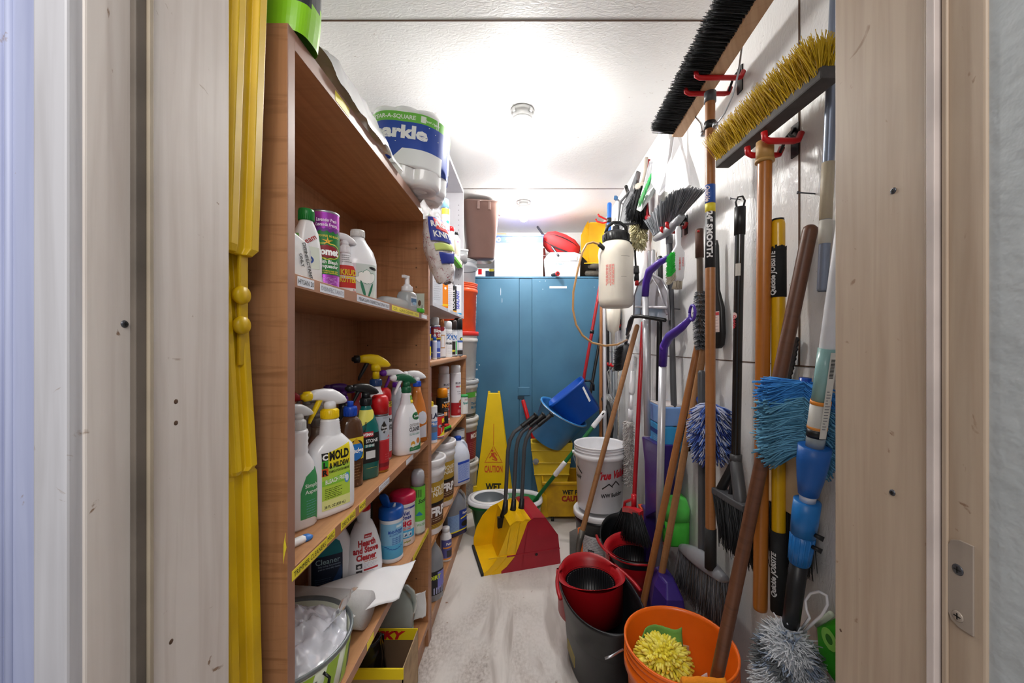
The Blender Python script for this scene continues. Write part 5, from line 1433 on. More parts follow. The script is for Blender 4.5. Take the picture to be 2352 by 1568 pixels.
# pails
def pail(name, label, loc, rz, rt, rb, h, bm, deco=None, lid=None, bail=None, bail_rot=0, rings=2, open_in=None, grip=True, n=56):
 t = thing(name, label, 'bucket' if rt > 0.12 else 'pail', loc, rz)
 m = MB()
 def rr(z): return rb + (rt * 0.965 - rb) * z / h
 P_ = [(rb * 0.95, 0), (rb, 0.006)]
 zb = h * 0.80
 P_ += [(rr(zb), zb), (rt * 1.0, zb + 0.002), (rt * 1.0, zb + 0.026), (rr(zb + 0.03), zb + 0.030)]
 z_ = zb + 0.030
 st = (h - 0.012 - z_) / (rings + 0.001)
 for k in range(rings):
  P_ += [(rr(z_ + st * 0.55), z_ + st * 0.55), (rt * 0.995, z_ + st * 0.62), (rt * 0.995, z_ + st * 0.78), (rr(z_ + st * 0.86), z_ + st * 0.86)]
  z_ += st
 P_ += [(rt * 0.975, h - 0.010), (rt * 1.0, h - 0.006), (rt * 1.0, h), (rt * 0.965, h), (rt * 0.95, h - 0.01), (rb * 0.97, 0.008), (0.001, 0.008)]
 m.lathe(P_, bm, n); m.build('pail_wall', t)
 if lid:
  m = MB(); m.lathe([(rt * 1.015, h - 0.022), (rt * 1.05, h - 0.020), (rt * 1.05, h + 0.004), (rt * 1.03, h + 0.009), (rt * 0.93, h + 0.009), (rt * 0.91, h + 0.002), (0.001, h + 0.002)], lid, n); m.build('lid', t)
 if deco:
  d = MB(); deco(d, Body([(0, rb, rb, 2), (h, rt * 0.965, rt * 0.965, 2)])); d.build('label', t)
 if bail:
  m = MB(); zh = zb + 0.013; R = rt * 1.03
  pts = []
  for k in range(19):
   a = pi * k / 18
   q = Vector((R * cos(a), -R * sin(a) * cos(radians(bail_rot)), zh - R * sin(a) * sin(radians(bail_rot))))
   pts.append(q)
  m.tube(pts, 0.0022, bail, 6); m.build('wire_handle', t)
  if grip:
   m = MB(); q = pts[9]; m.tube([q + Vector((-0.045, 0, 0)), q + Vector((0.045, 0, 0))], 0.009, WHITEP, 12); m.build('handle_grip', t)
  m = MB()
  for s_ in (-1, 1): m.tube([(s_ * rt * 0.97, 0, zh), (s_ * rt * 1.07, 0, zh)], 0.010, bm, 12)
  m.build('handle_ears', t)
 return t
def e11(d, b):
 drect(d, b, -0.16, 0.03, 0.16, 0.235, ink('#b08d2e'), 0.0006, 10); drect(d, b, -0.16, 0.05, 0.16, 0.13, ink('#5c3722'), 0.001, 6); drect(d, b, -0.16, 0.13, 0.16, 0.145, INK, 0.0014, 3)
 dtext(d, b, 'LIQUID', 0.036, 0.196, 0.020, ink('#e8e0cc'), bold=0.04); dtext(d, b, 'NAILS', 0.036, 0.172, 0.020, ink('#e8e0cc'), bold=0.04)
 dtext(d, b, 'FRP', 0.030, 0.085, 0.040, PAPER, bold=0.05, off=0.002); dlines(d, b, -0.03, 0.07, 0.060, 0.078, 2, ink('#d8c8a8'), 0.002, 0.002); dell(d, b, -0.05, 0.195, 0.020, 0.015, ink('#e8e0cc')); dlines(d, b, -0.05, 0.07, 0.034, 0.048, 2, INK, 0.0015)
pail('glue_pail', 'white lidded pail with a gold and brown label, nearer the tall bookcase', (-0.462, 1.790, 0.40), 40, 0.093, 0.082, 0.325, WHITEP, e11, WHITEP)
pail('glue_pail', 'white lidded pail with a gold and brown label, beside the white handled jug', (-0.470, 2.095, 0.40), 35, 0.093, 0.082, 0.325, WHITEP, e11, WHITEP)
def e12(d, b):
 drect(d, b, -0.05, 0.02, 0.05, 0.145, ink('#a9bdf0'), 0.0006); drect(d, b, -0.05, 0.128, 0.05, 0.142, ink('#2a4fc0'), 0.001)
 dlines(d, b, -0.045, 0.045, 0.035, 0.125, 14, ink('#5a7cd8'), 0.0022); drect(d, b, -0.05, 0.02, 0.05, 0.028, ink('#2a4fc0'), 0.001)
jug('white handled bleach jug with a blue label and blue cap in the lower bookcase', (-0.415, 2.40, 0.40), 55, 1.0, mat('pale_blue_jug', '#e2e8f8', 0.3, sss=0.2), None, 0, mat('royal_blue_cap', '#1f4fc0', 0.35), e12)
simple_can('paint_can', 'small round grey-labelled tin with a steel lid behind the white bleach jug', 'tin', -0.44, 2.545, 0.40, 0.045, 0.30, ink('#d0d0d4'), STEEL, lambda d, b: dtext(d, b, 'Weather', 0.0, 0.24, 0.014, INK, bold=0.03))
# bottom shelf
def e13(d, b):
 dpoly(d, b, [(-0.06, 0.03), (0.06, 0.03), (0.06, 0.135), (-0.06, 0.135)], ink('#1e1d22'), 0.0006); dpoly(d, b, [(0.0, 0.05), (0.05, 0.06), (0.05, 0.128), (0.0, 0.128)], ink('#7f7fd0'), 0.001); dtext(d, b, 'DIRT', -0.012, 0.10, 0.018, ink('#cfe03c'), bold=0.04, off=0.002)
 for k in range(5): drect(d, b, -0.02 + k * 0.012, 0.034, -0.014 + k * 0.012, 0.062, ink('#a8a8c8'), 0.0014)
bottle('cleaner_bottle', 'clear round-shouldered bottle with a black and violet label on the bottom shelf', 'bottle', (-0.428, 1.785, 0.10), 45,
       [(0, 0.046, 0.046, 2.4), (0.005, 0.05, 0.05, 2.4), (0.17, 0.05, 0.05, 2.4), (0.20, 0.044, 0.044, 2.2), (0.235, 0.022, 0.022, 2), (0.25, 0.018, 0.018, 2)], mat('clear_grey_bottle', '#a8acb4', 0.2, trans=0.4), e13, lambda t: cap_lathe(t, 'screw_cap', 0.02, 0.25, 0.02, WHITEP, 0.05))
def e14(d, b): drect(d, b, -0.04, 0.02, 0.04, 0.115, ink('#56589c')); drect(d, b, -0.04, 0.012, 0.04, 0.020, ink('#e8963c')); dtext(d, b, 'Paint', 0.004, 0.088, 0.012, PAPER, bold=0.03); drect(d, b, -0.03, 0.07, 0.03, 0.078, ink('#e8963c'), 0.001); drect(d, b, -0.01, 0.025, 0.03, 0.06, ink('#3c3840'), 0.001)
bottle('cleaner_bottle', 'small white bottle with a violet label, on the bottom shelf before the blue-labelled jug', 'bottle', (-0.425, 2.09, 0.10), 40,
       [(0, 0.028, 0.028, 2), (0.004, 0.030, 0.030, 2), (0.125, 0.030, 0.030, 2), (0.138, 0.022, 0.022, 2), (0.15, 0.018, 0.018, 2)], WHITEP, e14, lambda t: cap_lathe(t, 'screw_cap', 0.02, 0.15, 0.022, WHITEP, 0.05))
def e15(d, b):
 drect(d, b, -0.075, 0.035, 0.0, 0.130, ink('#7ea3d8'), 0.0008); drect(d, b, 0.0, 0.035, 0.085, 0.150, ink('#1d3f9c'), 0.0008); dlines(d, b, -0.07, -0.006, 0.045, 0.125, 10, ink('#4468a8'), 0.0012)
 dell(d, b, 0.045, 0.065, 0.030, 0.018, INK, 0.0012); dtext(d, b, 'Super', 0.045, 0.125, 0.013, PAPER, bold=0.03); dpoly(d, b, [(0.01, 0.096), (0.08, 0.110), (0.08, 0.117), (0.01, 0.103)], ink('#f0e03c'), 0.0014); dpoly(d, b, [(-0.075, 0.026), (0.085, 0.030), (0.085, 0.038), (-0.075, 0.034)], ink('#e8e03c'), 0.0012)
jug('clear jug of dark blue liquid with a blue label, on the bottom shelf', (-0.435, 2.385, 0.10), 45, 1.0, mat('clear_jug', '#a8b0c0', 0.2, trans=0.4), mat('navy_liquid', '#23306c', 0.15), 0.05, None, e15)
# in the wall cabinet, lower compartment
for px, s_, w_, h, c, txt, l in ((999, 0.03, 0.030, 0.17, '#dfe2ea', None, 'white and pale yellow pouch standing first in the wall cabinet'), (1013, 0.03, 0.030, 0.17, '#f08a1e', None, 'bright orange box with white symbols in the wall cabinet'), (1026, 0.03, 0.028, 0.17, '#e4e4ea', None, 'white box of small print next to the bright orange box'),
                               (1038, 0.03, 0.020, 0.155, '#2a2a2c', 'LOCTITE', 'narrow black tube box with upright white lettering in the wall cabinet'), (1049, 0.03, 0.022, 0.185, '#eef0f6', 'SEALANT', 'narrow white tube with blue upright lettering in the wall cabinet')):
 X, Y = LS(px, s_)
 t = thing('sealant_box', l, 'box', (X, Y, CB + 0.018), 38)
 m = MB(); m.box((-w_, -0.02, 0), (w_, 0.02, h), ink(c)); m.build('carton_body', t, bevel=0.001)
 m = MB(); f = Flat((0, -0.0202, 0), (1, 0, 0), (0, 0, 1))
 if c == '#f08a1e':
  for a in (-0.012, 0.014):
   for q in (0.10, 0.13): dell(m, f, a, q, 0.006, 0.007, PAPER)
  drect(m, f, -w_, 0.01, w_, 0.02, ink('#f8cc2a')); drect(m, f, -w_, 0.145, w_, 0.152, ink('#f6e8d8'))
 elif txt:
  dtext(m, f, txt, 0.006, h * 0.5, 0.020, PAPER if c == '#2a2a2c' else ink('#3a4cc0'), rot=90, bold=0.03); drect(m, f, -w_, 0, w_, 0.012, ink('#f0a82a') if c == '#2a2a2c' else ink('#2aa0d8'))
 else:
  dlines(m, f, -w_ * 0.85, w_ * 0.85, 0.02, h * 0.85, 12, ink('#a8a8b4'), 0.0016); dell(m, f, -0.002, h * 0.86, 0.018, 0.010, ink('#f0dca0') if px == 999 else ink('#c8c8d0'))
 m.build('print', t)
# wall cabinet, upper shelf
z = 1.753
simple_can('aerosol_can', 'tall can with a pale blue cap on the upper shelf of the wall cabinet', 'aerosol can', -0.430, 2.09, z, 0.026, 0.27, ink('#f0ece4'), STEEL, lambda d, b: (drect(d, b, -0.03, 0.18, 0.03, 0.21, ink('#e8d848')), dell(d, b, 0.004, 0.14, 0.010, 0.008, ink('#3ca89c')), drect(d, b, -0.008, 0.09, 0.016, 0.10, ink('#d87ad0'))), caph=0.055, capr=0.85, capm=mat('pale_blue_cap', '#9fd4f0', 0.35))
simple_can('aerosol_can', 'small white can with a red cap on the upper shelf of the wall cabinet', 'aerosol can', -0.420, 2.20, z, 0.022, 0.155, ink('#eef0f4'), STEEL, None, caph=0.03, capr=0.85, capm=REDP)
bottle('cleaner_bottle', 'white bottle with a small black cap on the upper shelf of the wall cabinet', 'bottle', (-0.412, 2.32, z), 40, [(0, 0.024, 0.02, 2.4), (0.004, 0.026, 0.022, 2.4), (0.11, 0.026, 0.022, 2.4), (0.13, 0.012, 0.012, 2), (0.14, 0.011, 0.011, 2)], WHITEP,
       lambda d, b: (dell(d, b, -0.006, 0.095, 0.010, 0.006, ink('#e05a9c'), 0.001), dlines(d, b, -0.016, 0.018, 0.02, 0.08, 7, ink('#9c9ca8'), 0.001)), lambda t: cap_lathe(t, 'screw_cap', 0.0135, 0.14, 0.016, BLACKP, 0.1))
t = thing('clear_tub', 'clear square tub of red bits on the upper shelf of the wall cabinet', 'tub', (-0.402, 2.44, z), 20)
m = MB(); m.sup([(0, 0.034, 0.034, 5), (0.07, 0.040, 0.040, 5), (0.07, 0.038, 0.038, 5), (0.003, 0.032, 0.032, 5)], mat('clear_tub_plastic', '#e8ebee', 0.15, trans=0.6), 28); m.build('tub_wall', t)
m = MB(); m.sup([(0.068, 0.042, 0.042, 5), (0.078, 0.043, 0.043, 5)], WHITEP, 28); m.build('lid', t)
m = MB(); m.sup([(0.004, 0.030, 0.030, 4), (0.035, 0.031, 0.031, 4), (0.042, 0.018, 0.018, 3)], ink('#d84838'), 20); m.build('red_contents', t)

# bucket stack between the bookcase and the blue cabinet
OWHITE = mat('off_white_bucket', '#dcd9d4', 0.4, var=0.06)
sx, sy = -0.512, 2.98
def e16(d, b): dlines(d, b, -0.12, 0.12, 0.04, 0.22, 16, ink('#8f8f98'), 0.004, 0.001); drect(d, b, -0.02, 0.10, 0.10, 0.14, ink('#a8a8b0'), 0.0008)
def e17(d, b): drect(d, b, -0.2, 0.02, 0.2, 0.225, ink('#7c1f28')); dtext(d, b, 'MOLD', 0.09, 0.175, 0.035, ink('#ece4e0'), w=0.1, bold=0.04); dlines(d, b, 0.03, 0.15, 0.04, 0.15, 8, ink('#b86a70'), 0.003)
def e18(d, b): drect(d, b, -0.2, 0.15, 0.2, 0.19, ink('#4f9a2e')); dtext(d, b, 'Set', 0.12, 0.155, 0.026, PAPER, bold=0.03); dtext(d, b, 'Thin-Set', 0.09, 0.095, 0.020, ink('#2a6c8c'), bold=0.03); dtext(d, b, 'Mortar', 0.09, 0.065, 0.022, ink('#2a6c8c'), bold=0.03); drect(d, b, -0.2, 0.008, 0.2, 0.03, ink('#3a3a30'))
def e19(d, b):
 for k, ch in enumerate('HOME DEPOT'): dtext(d, b, ch, 0.125, 0.26 - k * 0.024, 0.018, PAPER, bold=0.04)
for z0, h, c, dc, lid, bail, nm, l in ((0.0, 0.365, OWHITE, e16, OWHITE, STEEL, 'lowest', 'white lidded bucket with grey print, standing on the floor under the bucket stack'),
  (0.376, 0.318, OWHITE, e17, OWHITE, STEEL, '', 'bucket with a dark red label, second from the bottom of the stack'),
  (0.704, 0.270, OWHITE, e18, mat('greyish_lid', '#c2c4c6', 0.4), None, '', 'bucket with a green-topped label in the middle of the stack'),
  (0.984, 0.350, OWHITE, None, mat('coral_red_lid', '#e03a32', 0.35), STEEL, '', 'plain off-white bucket with a red lid in the stack'),
  (1.344, 0.360, mat('bright_orange_bucket', '#f25a24', 0.35, coat=0.2), e19, None, DSTEEL, '', 'orange bucket near the top of the stack by the blue cabinet')):
 pail('bucket', l, (sx, sy, z0), 35, 0.148, 0.130 if z0 != 1.344 else 0.132, h, c, dc, lid, bail, 60, rings=2)
pail('bucket', 'pale grey bucket with a black wire handle, nested in the topmost orange bucket', (sx + 0.004, sy, 1.58), 20, 0.136, 0.118, 0.30, mat('light_grey_bucket', '#c9cbd0', 0.4), None, None, DSTEEL, 25, rings=1, grip=False)

# ================================================================ BACK: blue steel cabinet and the load on top
BLUEC = mat('blue_cabinet_paint', '#4d7e9c', 0.33, metal=0.1, var=0.05, vs=3, color2='#446f8c')
bc = thing('storage_cabinet', 'blue two-door steel storage cabinet at the back of the closet', 'cabinet', (0.0, 3.20, 0))
def cb(name, a, b, mt=BLUEC, bev=0.002):
 m = MB(); m.box(a, b, mt); return wb(m, name, bc, bevel=bev)
cb('carcass', (-0.61, 3.222, 0.0), (0.61, 3.66, 1.80))
dl = cb('door', (-0.606, 3.200, 0.05), (-0.052, 3.221, 1.785)); dr_ = cb('door', (0.054, 3.200, 0.05), (0.606, 3.221, 1.785)); cb('centre_strip', (-0.050, 3.203, 0.05), (0.052, 3.221, 1.785))
cb('top_edge', (-0.612, 3.198, 1.788), (0.612, 3.224, 1.803))
cb('latch_plate', (-0.062, 3.196, 0.83), (0.036, 3.203, 0.90), BLUEC, 0.003)
cb('latch_recess', (-0.064, 3.1975, 0.800), (-0.010, 3.2025, 0.826), mat('dark_recess', '#263c4c', 0.6), 0.001)
m = MB(); q0, q1 = PY(1262, 662, 3.199), PY(1302, 658, 3.199); m.box((q0.x, 3.1992, q0.z), (q1.x, 3.1996, q1.z + 0.003), WTAPE); wb(m, 'door_label', bc)
m = MB(); SCR = mat('paint_chip_white', '#d4dee6', 0.6)
for px, py, w_, h_ in ((1150, 670, 2, 20), (1153, 690, 1.2, 12), (1253, 645, 2, 1.6), (1247, 664, 1.6, 3), (1365, 659, 1.6, 1.6), (1101, 838, 3, 4), (1092, 832, 5, 8), (1095, 848, 5, 5), (1240, 646, 1.5, 1.5)):
 q = PY(px, py, 3.199); w_, h_ = w_ * 0.0018, h_ * 0.0018
 m.prism([(q.x + w_ * cos(t) * rnd(0.6, 1.1), q.z + h_ * sin(t) * rnd(0.6, 1.1)) for t in [2 * pi * k / 9 for k in range(9)]], 0, 0.0004, SCR, Matrix(((1, 0, 0, 0), (0, 0, -1, 3.2), (0, 1, 0, 0), (0, 0, 0, 1))))
tag(wb(m, 'paint_chips', bc), kind='stuff')
ZK = 1.803
# brown waste bin
t = thing('waste_bin', 'brown plastic waste bin standing on the left end of the blue cabinet', 'waste bin', (-0.345, 3.00, 1.886), 12)
BRN = mat('brown_bin_plastic', '#7d6159', 0.33, coat=0.2, var=0.03)
m = MB(); m.sup([(0, 0.095, 0.115, 4), (0.006, 0.100, 0.12, 4), (0.395, 0.135, 0.160, 4.5), (0.398, 0.145, 0.170, 4.5), (0.410, 0.146, 0.171, 4.5), (0.410, 0.136, 0.161, 4.5), (0.02, 0.096, 0.115, 4)], BRN, 48); m.build('bin_body', t)
for k in (-0.05, 0.03):
 m = MB(); m.box((0.130, k - 0.012, 0.34), (0.146, k + 0.012, 0.398), BRN); m.build('rim_clip', t, bevel=0.002)
 m = MB(); m.box((k + 0.01, -0.171, 0.34), (k + 0.03, -0.150, 0.398), BRN); m.build('rim_clip', t, bevel=0.002)
# white carton with blue band
t = thing('carton', 'large white carton with a blue band and pale pictures, on the blue cabinet', 'box', (-0.055, 3.40, ZK), 0)
PBL = ink('#4a5fd0')
m = MB(); m.box((-0.20, -0.18, 0), (0.20, 0.18, 0.335), PAPER); m.build('carton_body', t, bevel=0.002)
m = MB(); m.box((-0.205, -0.185, 0.332), (0.205, 0.185, 0.345), PBL); m.build('lid_flap', t)
m = MB(); f = Flat((0, -0.1802, 0), (1, 0, 0), (0, 0, 1)); drect(m, f, -0.2, 0.28, 0.2, 0.335, PBL); dell(m, f, -0.165, 0.307, 0.017, 0.018, PAPER, 0.001); dell(m, f, -0.165, 0.307, 0.008, 0.010, PBL, 0.0014)
dtext(m, f, 'AIRLESS PAINT SPRAYER', 0.02, 0.305, 0.018, PAPER, w=0.26, bold=0.03); dtext(m, f, 'Pulverisateur', 0.0, 0.287, 0.010, PAPER, w=0.2)
for u, v, a, b_ in ((0.10, 0.05, 0.05, 0.018), (0.14, 0.14, 0.02, 0.02), (-0.02, 0.05, 0.06, 0.010), (0.13, 0.10, 0.018, 0.010)): dell(m, f, u, v, a, b_, ink('#b8b4d4'), 0.001, 10)
drect(m, f, 0.185, 0.0, 0.2, 0.26, ink('#f0e8c0'), 0.001)
f = Flat((-0.2002, 0, 0), (0, -1, 0), (0, 0, 1)); drect(m, f, -0.18, 0.28, 0.18, 0.335, PBL); drect(m, f, -0.12, 0.03, 0.16, 0.25, ink('#efe9b8')); drect(m, f, 0.02, 0.05, 0.10, 0.22, ink('#d8cc7c'), 0.001); m.build('print', t)
t = thing('wood_offcut', 'short wooden board lying behind the brown bin on the blue cabinet', 'board', (-0.20, 3.62, ZK + 0.34), 0)
t.location = (-0.235, 3.45, ZK + 0.346)
m = MB(); m.box((-0.07, -0.10, 0), (0.07, 0.10, 0.05), mat('raw_wood', '#a98660', 0.8, var=0.15)); m.build('board', t, bevel=0.002)
t = thing('label_box', 'small box with red, yellow and black print behind the pale grey bucket', 'box', (-0.335, 3.335, ZK), 0)
m = MB(); m.box((-0.14, -0.06, 0), (0.09, 0.06, 0.080), PAPER); m.build('carton_body', t, bevel=0.002)
m = MB(); f = Flat((0, -0.0602, 0), (1, 0, 0), (0, 0, 1)); drect(m, f, -0.06, 0.03, -0.03, 0.075, REDP); drect(m, f, 0.0, 0.01, 0.08, 0.06, ink('#26344c')); drect(m, f, 0.03, 0.055, 0.07, 0.075, ink('#f0e03c'), 0.001); m.build('print', t)
# white case + red bag
t = thing('plastic_case', 'white latching plastic case under the red tool bag', 'case', (0.305, 3.36, ZK), 0)
m = MB(); m.prism([(-0.14, 0), (0.145, 0), (0.150, 0.19), (0.10, 0.205), (-0.10, 0.205), (-0.150, 0.15), (-0.152, 0.12)], -0.13, 0.13, WHITEP, Matrix(((1, 0, 0, 0), (0, 0, 1, 0), (0, 1, 0, 0), (0, 0, 0, 1)))); m.build('case_shell', t, bevel=0.006)
m = MB(); m.box((-0.152, -0.132, 0.128), (0.152, 0.132, 0.133), mat('seam_grey', '#b4b4b8', 0.5)); m.build('lid_seam', t)
m = MB(); m.box((0.06, -0.136, 0.135), (0.12, -0.129, 0.175), WHITEP); m.build('latch', t, bevel=0.002)
m = MB(); f = Flat((0, -0.1302, 0), (1, 0, 0), (0, 0, 1)); dtext(m, f, 'KOBALT', -0.02, 0.10, 0.016, ink('#7c9cd0'), w=0.07, bold=0.03); dlines(m, f, -0.06, 0.09, 0.02, 0.08, 5, ink('#c4c4cc'), 0.002); m.build('print', t)
t = thing('tool_bag', 'red zippered tool bag with black straps on top of the white case', 'bag', (0.305, 3.36, ZK + 0.207), 0)
RF = mat('red_fabric', '#d83034', 0.75, bump=0.4, bs=400); BF = mat('black_webbing', '#26262a', 0.8, bump=0.4, bs=500)
M = Matrix.Translation((0, 0, 0.085)) @ Matrix.Rotation(radians(24), 4, 'Y')
m = MB()
secs = [(-0.165, 0.02, 0.05), (-0.15, 0.055, 0.09), (-0.09, 0.088, 0.12), (0, 0.098, 0.125), (0.09, 0.088, 0.12), (0.15, 0.055, 0.09), (0.165, 0.02, 0.05)]
loft_ = [[tuple(M @ Vector((x, hy * cos(a), hz * sin(a)))) for a in [2 * pi * j / 28 for j in range(28)]] for x, hz, hy in secs]
loft_ = [[(p[0], p[1], max(p[2], 0.001)) for p in s_] for s_ in loft_]
m.loft(loft_, RF, True); m.build('bag_body', t)
m = MB()
for off in (0.36, -0.62):
 pts = []
 for i in range(21):
  u = -0.16 + 0.32 * i / 20
  hz = 0.1 * math.sqrt(max(0.0, 1 - (u / 0.168) ** 2)); hy = 0.128 * math.sqrt(max(0.05, 1 - (u / 0.172) ** 2))
  pts.append(M @ Vector((u, -hy * cos(off) - 0.001, hz * sin(off))))
 m.tube(pts, 0.013, BF, 6, flat=0.35)
m.build('zipper_strap', t)
def rod(name, label, cat, p0, p1, r, mt, n=14, cat_parts=None):
 M = frame(p0, p1); L_ = (Vector(p1) - Vector(p0)).length
 t = thing(name, label, cat, matrix=M)
 m = MB(); m.lathe([(r * 0.7, 0), (r, r * 0.4), (r, L_ - r * 0.5), (r * 0.6, L_)], mt, n); m.build('shaft', t)
 return t, L_
t, L_ = rod('metal_bar', 'grey metal bar leaning between the white carton and the red bag', 'bar', PY(1283, 588, 3.225), PY(1234, 520, 3.42), 0.010, DSTEEL)
t, L_ = rod('pipe', 'black pipe with red end caps jutting out over the cabinet front', 'pipe', (0.125, 3.42, ZK + 0.020), (0.262, 3.16, ZK + 0.016), 0.014, mat('dark_grey_pipe', '#3c3c42', 0.4, metal=0.3))
for z0 in (0, L_ - 0.014):
 m = MB(); m.lathe([(0.010, z0), (0.019, z0 + 0.001), (0.019, z0 + 0.013), (0.010, z0 + 0.014), (0.009, z0 + 0.004)], REDP, 18); m.build('end_cap', t)
t = thing('caulk_gun', 'rolled red and blue papers tied with string between the carton and the bar', 'roll', (0.172, 3.33, ZK), 0)
m = MB(); m.tube([(0, 0, 0), (-0.025, 0.01, 0.26)], 0.020, mat('brick_red_roll', '#8a3a34', 0.6), 14); m.build('red_roll', t)
m = MB(); m.tube([(-0.022, 0.035, 0), (-0.05, 0.05, 0.30)], 0.018, ink('#3c54b8'), 14); m.build('blue_roll', t)
m = MB(); m.tube([(-0.032, -0.008, 0.20), (0, -0.026, 0.19), (0.02, -0.02, 0.20), (0.03, -0.03, 0.17)], 0.003, PAPER, 6); m.build('string', t)
t.name = 'paper_rolls'
# yellow hopper with wheels
t = thing('broadcast_spreader', 'yellow folded hand truck with rubber wheels on the right end of the blue cabinet', 'hand truck', (0.565, 3.42, ZK), 0)
YM = mat('yellow_steel', '#f0bd12', 0.4, var=0.04)
m = MB()
m.prism([(-0.04, 0.12), (0.10, 0.12), (0.10, 0.46), (-0.025, 0.46), (-0.04, 0.45)], -0.003, 0.003, YM, Matrix(((1, 0, 0, 0), (0, 0, 1, -0.16), (0, 1, 0, 0), (0, 0, 0, 1))))
m.loft([[(-0.04, -0.163, z_), (-0.04, -0.155, z_), (-0.115 + dx, -0.235, z_), (-0.115 + dx, -0.243, z_)] for z_, dx in ((0.12, 0.055), (0.17, 0.0), (0.33, 0.0), (0.40, 0.03), (0.452, 0.06))], YM, False)
m.loft([[(-0.04, -0.163, 0.12), (0.10, -0.163, 0.12), (0.10, -0.163, 0.127), (-0.04, -0.163, 0.127)], [(-0.09, -0.24, 0.10), (0.06, -0.24, 0.10), (0.06, -0.24, 0.107), (-0.09, -0.24, 0.107)]], YM, False)
m.build('steel_shroud', t, bevel=0.002); t.name = 'hand_truck'
TYR = mat('tyre_rubber', '#4c463e', 0.8, bump=0.9, bs=130); RIMM = mat('tan_rim', '#b8aa96', 0.5)
for x, y, z0, a in ((0.045, -0.05, 0.43, 0), (0.040, -0.19, 0.090, 0), (0.02, -0.16, 0.035, 0)):
 wo = MB(); M = Matrix.Translation((x, y, z0)) @ Matrix.Rotation(radians(12), 4, 'X')
 wo.lathe([(0.040, -0.018), (0.075, -0.022), (0.088, -0.014), (0.091, 0), (0.088, 0.014), (0.075, 0.022), (0.040, 0.018)], TYR, 40, M); o = wo.build('wheel', t)
 wi = MB(); wi.lathe([(0.001, -0.016), (0.052, -0.0225), (0.058, -0.0215), (0.058, 0.0215), (0.001, 0.016)], RIMM, 28, M); q = wi.build('wheel_rim', o)
m = MB(); m.tube([(-0.13, -0.10, 0), (-0.13, -0.10, 0.20)], 0.016, BLACKR, 12); m.tube([(-0.10, 0.0, 0.01), (0.10, 0.0, 0.02)], 0.02, BLACKR, 10); m.build('axle_frame', t)
t = thing('storage_bin', 'black bin in the shadow behind the yellow hand truck on the cabinet', 'bin', (0.50, 3.56, ZK), 0)
m = MB(); m.box((-0.12, -0.07, 0), (0.13, 0.09, 0.26), mat('black_bin', '#222226', 0.6)); m.build('bin_body', t, bevel=0.008)

# ================================================================ FLOOR, BACK
YS = mat('sign_yellow', '#f2cc10', 0.35, coat=0.2, var=0.03)
RI, DI = ink('#d8541e'), ink('#2c2a20')
# tall caution cone-board
tilt = radians(3)
t = thing('caution_sign', 'tall tapering yellow wet-floor sign reading CAUTION, by the blue cabinet', 'floor sign', (-0.248, 3.095, 0), 0)
m = MB()
for s_ in (-1, 1):
 secs = []
 for z0, hw in ((0.0, 0.150), (0.30, 0.115), (0.60, 0.080), (0.865, 0.048)):
  y0 = s_ * (0.085 - 0.075 * z0 / 0.865)
  secs.append([(-hw, y0 - 0.004, z0), (hw, y0 - 0.004, z0), (hw, y0 + 0.004, z0), (-hw, y0 + 0.004, z0)])
 m.loft(secs, YS, False)
m.box((-0.048, -0.012, 0.855), (-0.030, 0.012, 0.880), YS); m.box((0.030, -0.012, 0.855), (0.048, 0.012, 0.880), YS)
m.build('sign_board', t, bevel=0.003)
f = Flat((0, -0.0895, 0), (1, 0, 0), (0, 0.075 / 0.865, 1)); d = MB()
drect(d, f, -0.0018, 0.465, 0.0018, 0.63, RI)
tri = [(-0.070, 0.335), (0.070, 0.335), (0.0, 0.465)]
for (a, b_) in ((0, 1), (1, 2), (2, 0)):
 (x0, y0), (x1, y1) = tri[a], tri[b_]; l = math.hypot(x1 - x0, y1 - y0); nx, ny = -(y1 - y0) / l * 0.004, (x1 - x0) / l * 0.004
 dpoly(d, f, [(x0, y0), (x1, y1), (x1 + nx, y1 + ny), (x0 + nx, y0 + ny)], RI, 0.001, 8)
dell(d, f, -0.010, 0.425, 0.009, 0.009, RI)
for q in ([(-0.022, 0.405), (0.004, 0.412), (0.012, 0.378), (-0.004, 0.372)], [(-0.035, 0.372), (-0.03, 0.366), (0.0, 0.398), (-0.006, 0.404)], [(0.0, 0.372), (0.024, 0.352), (0.032, 0.358), (0.012, 0.385)], [(0.006, 0.408), (0.026, 0.385), (0.030, 0.390), (0.010, 0.416)], [(-0.012, 0.366), (0.03, 0.350), (0.03, 0.345), (-0.014, 0.358)]):
 dpoly(d, f, q, RI, 0.0012, 6)
dtext(d, f, 'CAUTION', 0.0, 0.262, 0.050, RI, w=0.140, bold=0.03); dtext(d, f, 'WET', 0.0, 0.128, 0.050, DI, w=0.12, bold=0.05); dtext(d, f, 'FLOOR', 0.0, 0.06, 0.050, DI, w=0.16, bold=0.05)
d.build('lettering', t)
# second folded sign behind the stack
t = thing('floor_sign', 'yellow sign edge glimpsed between the bucket stack and the green mop bucket', 'floor sign', (-0.385, 2.93, 0), 10)
m = MB(); m.loft([[(-0.05, -0.01, 0), (0.05, -0.01, 0), (0.05, 0.01, 0), (-0.05, 0.01, 0)], [(-0.02, -0.008, 0.19), (0.02, -0.008, 0.19), (0.02, 0.008, 0.19), (-0.02, 0.008, 0.19)]], YS, False); m.build('sign_board', t, bevel=0.002)
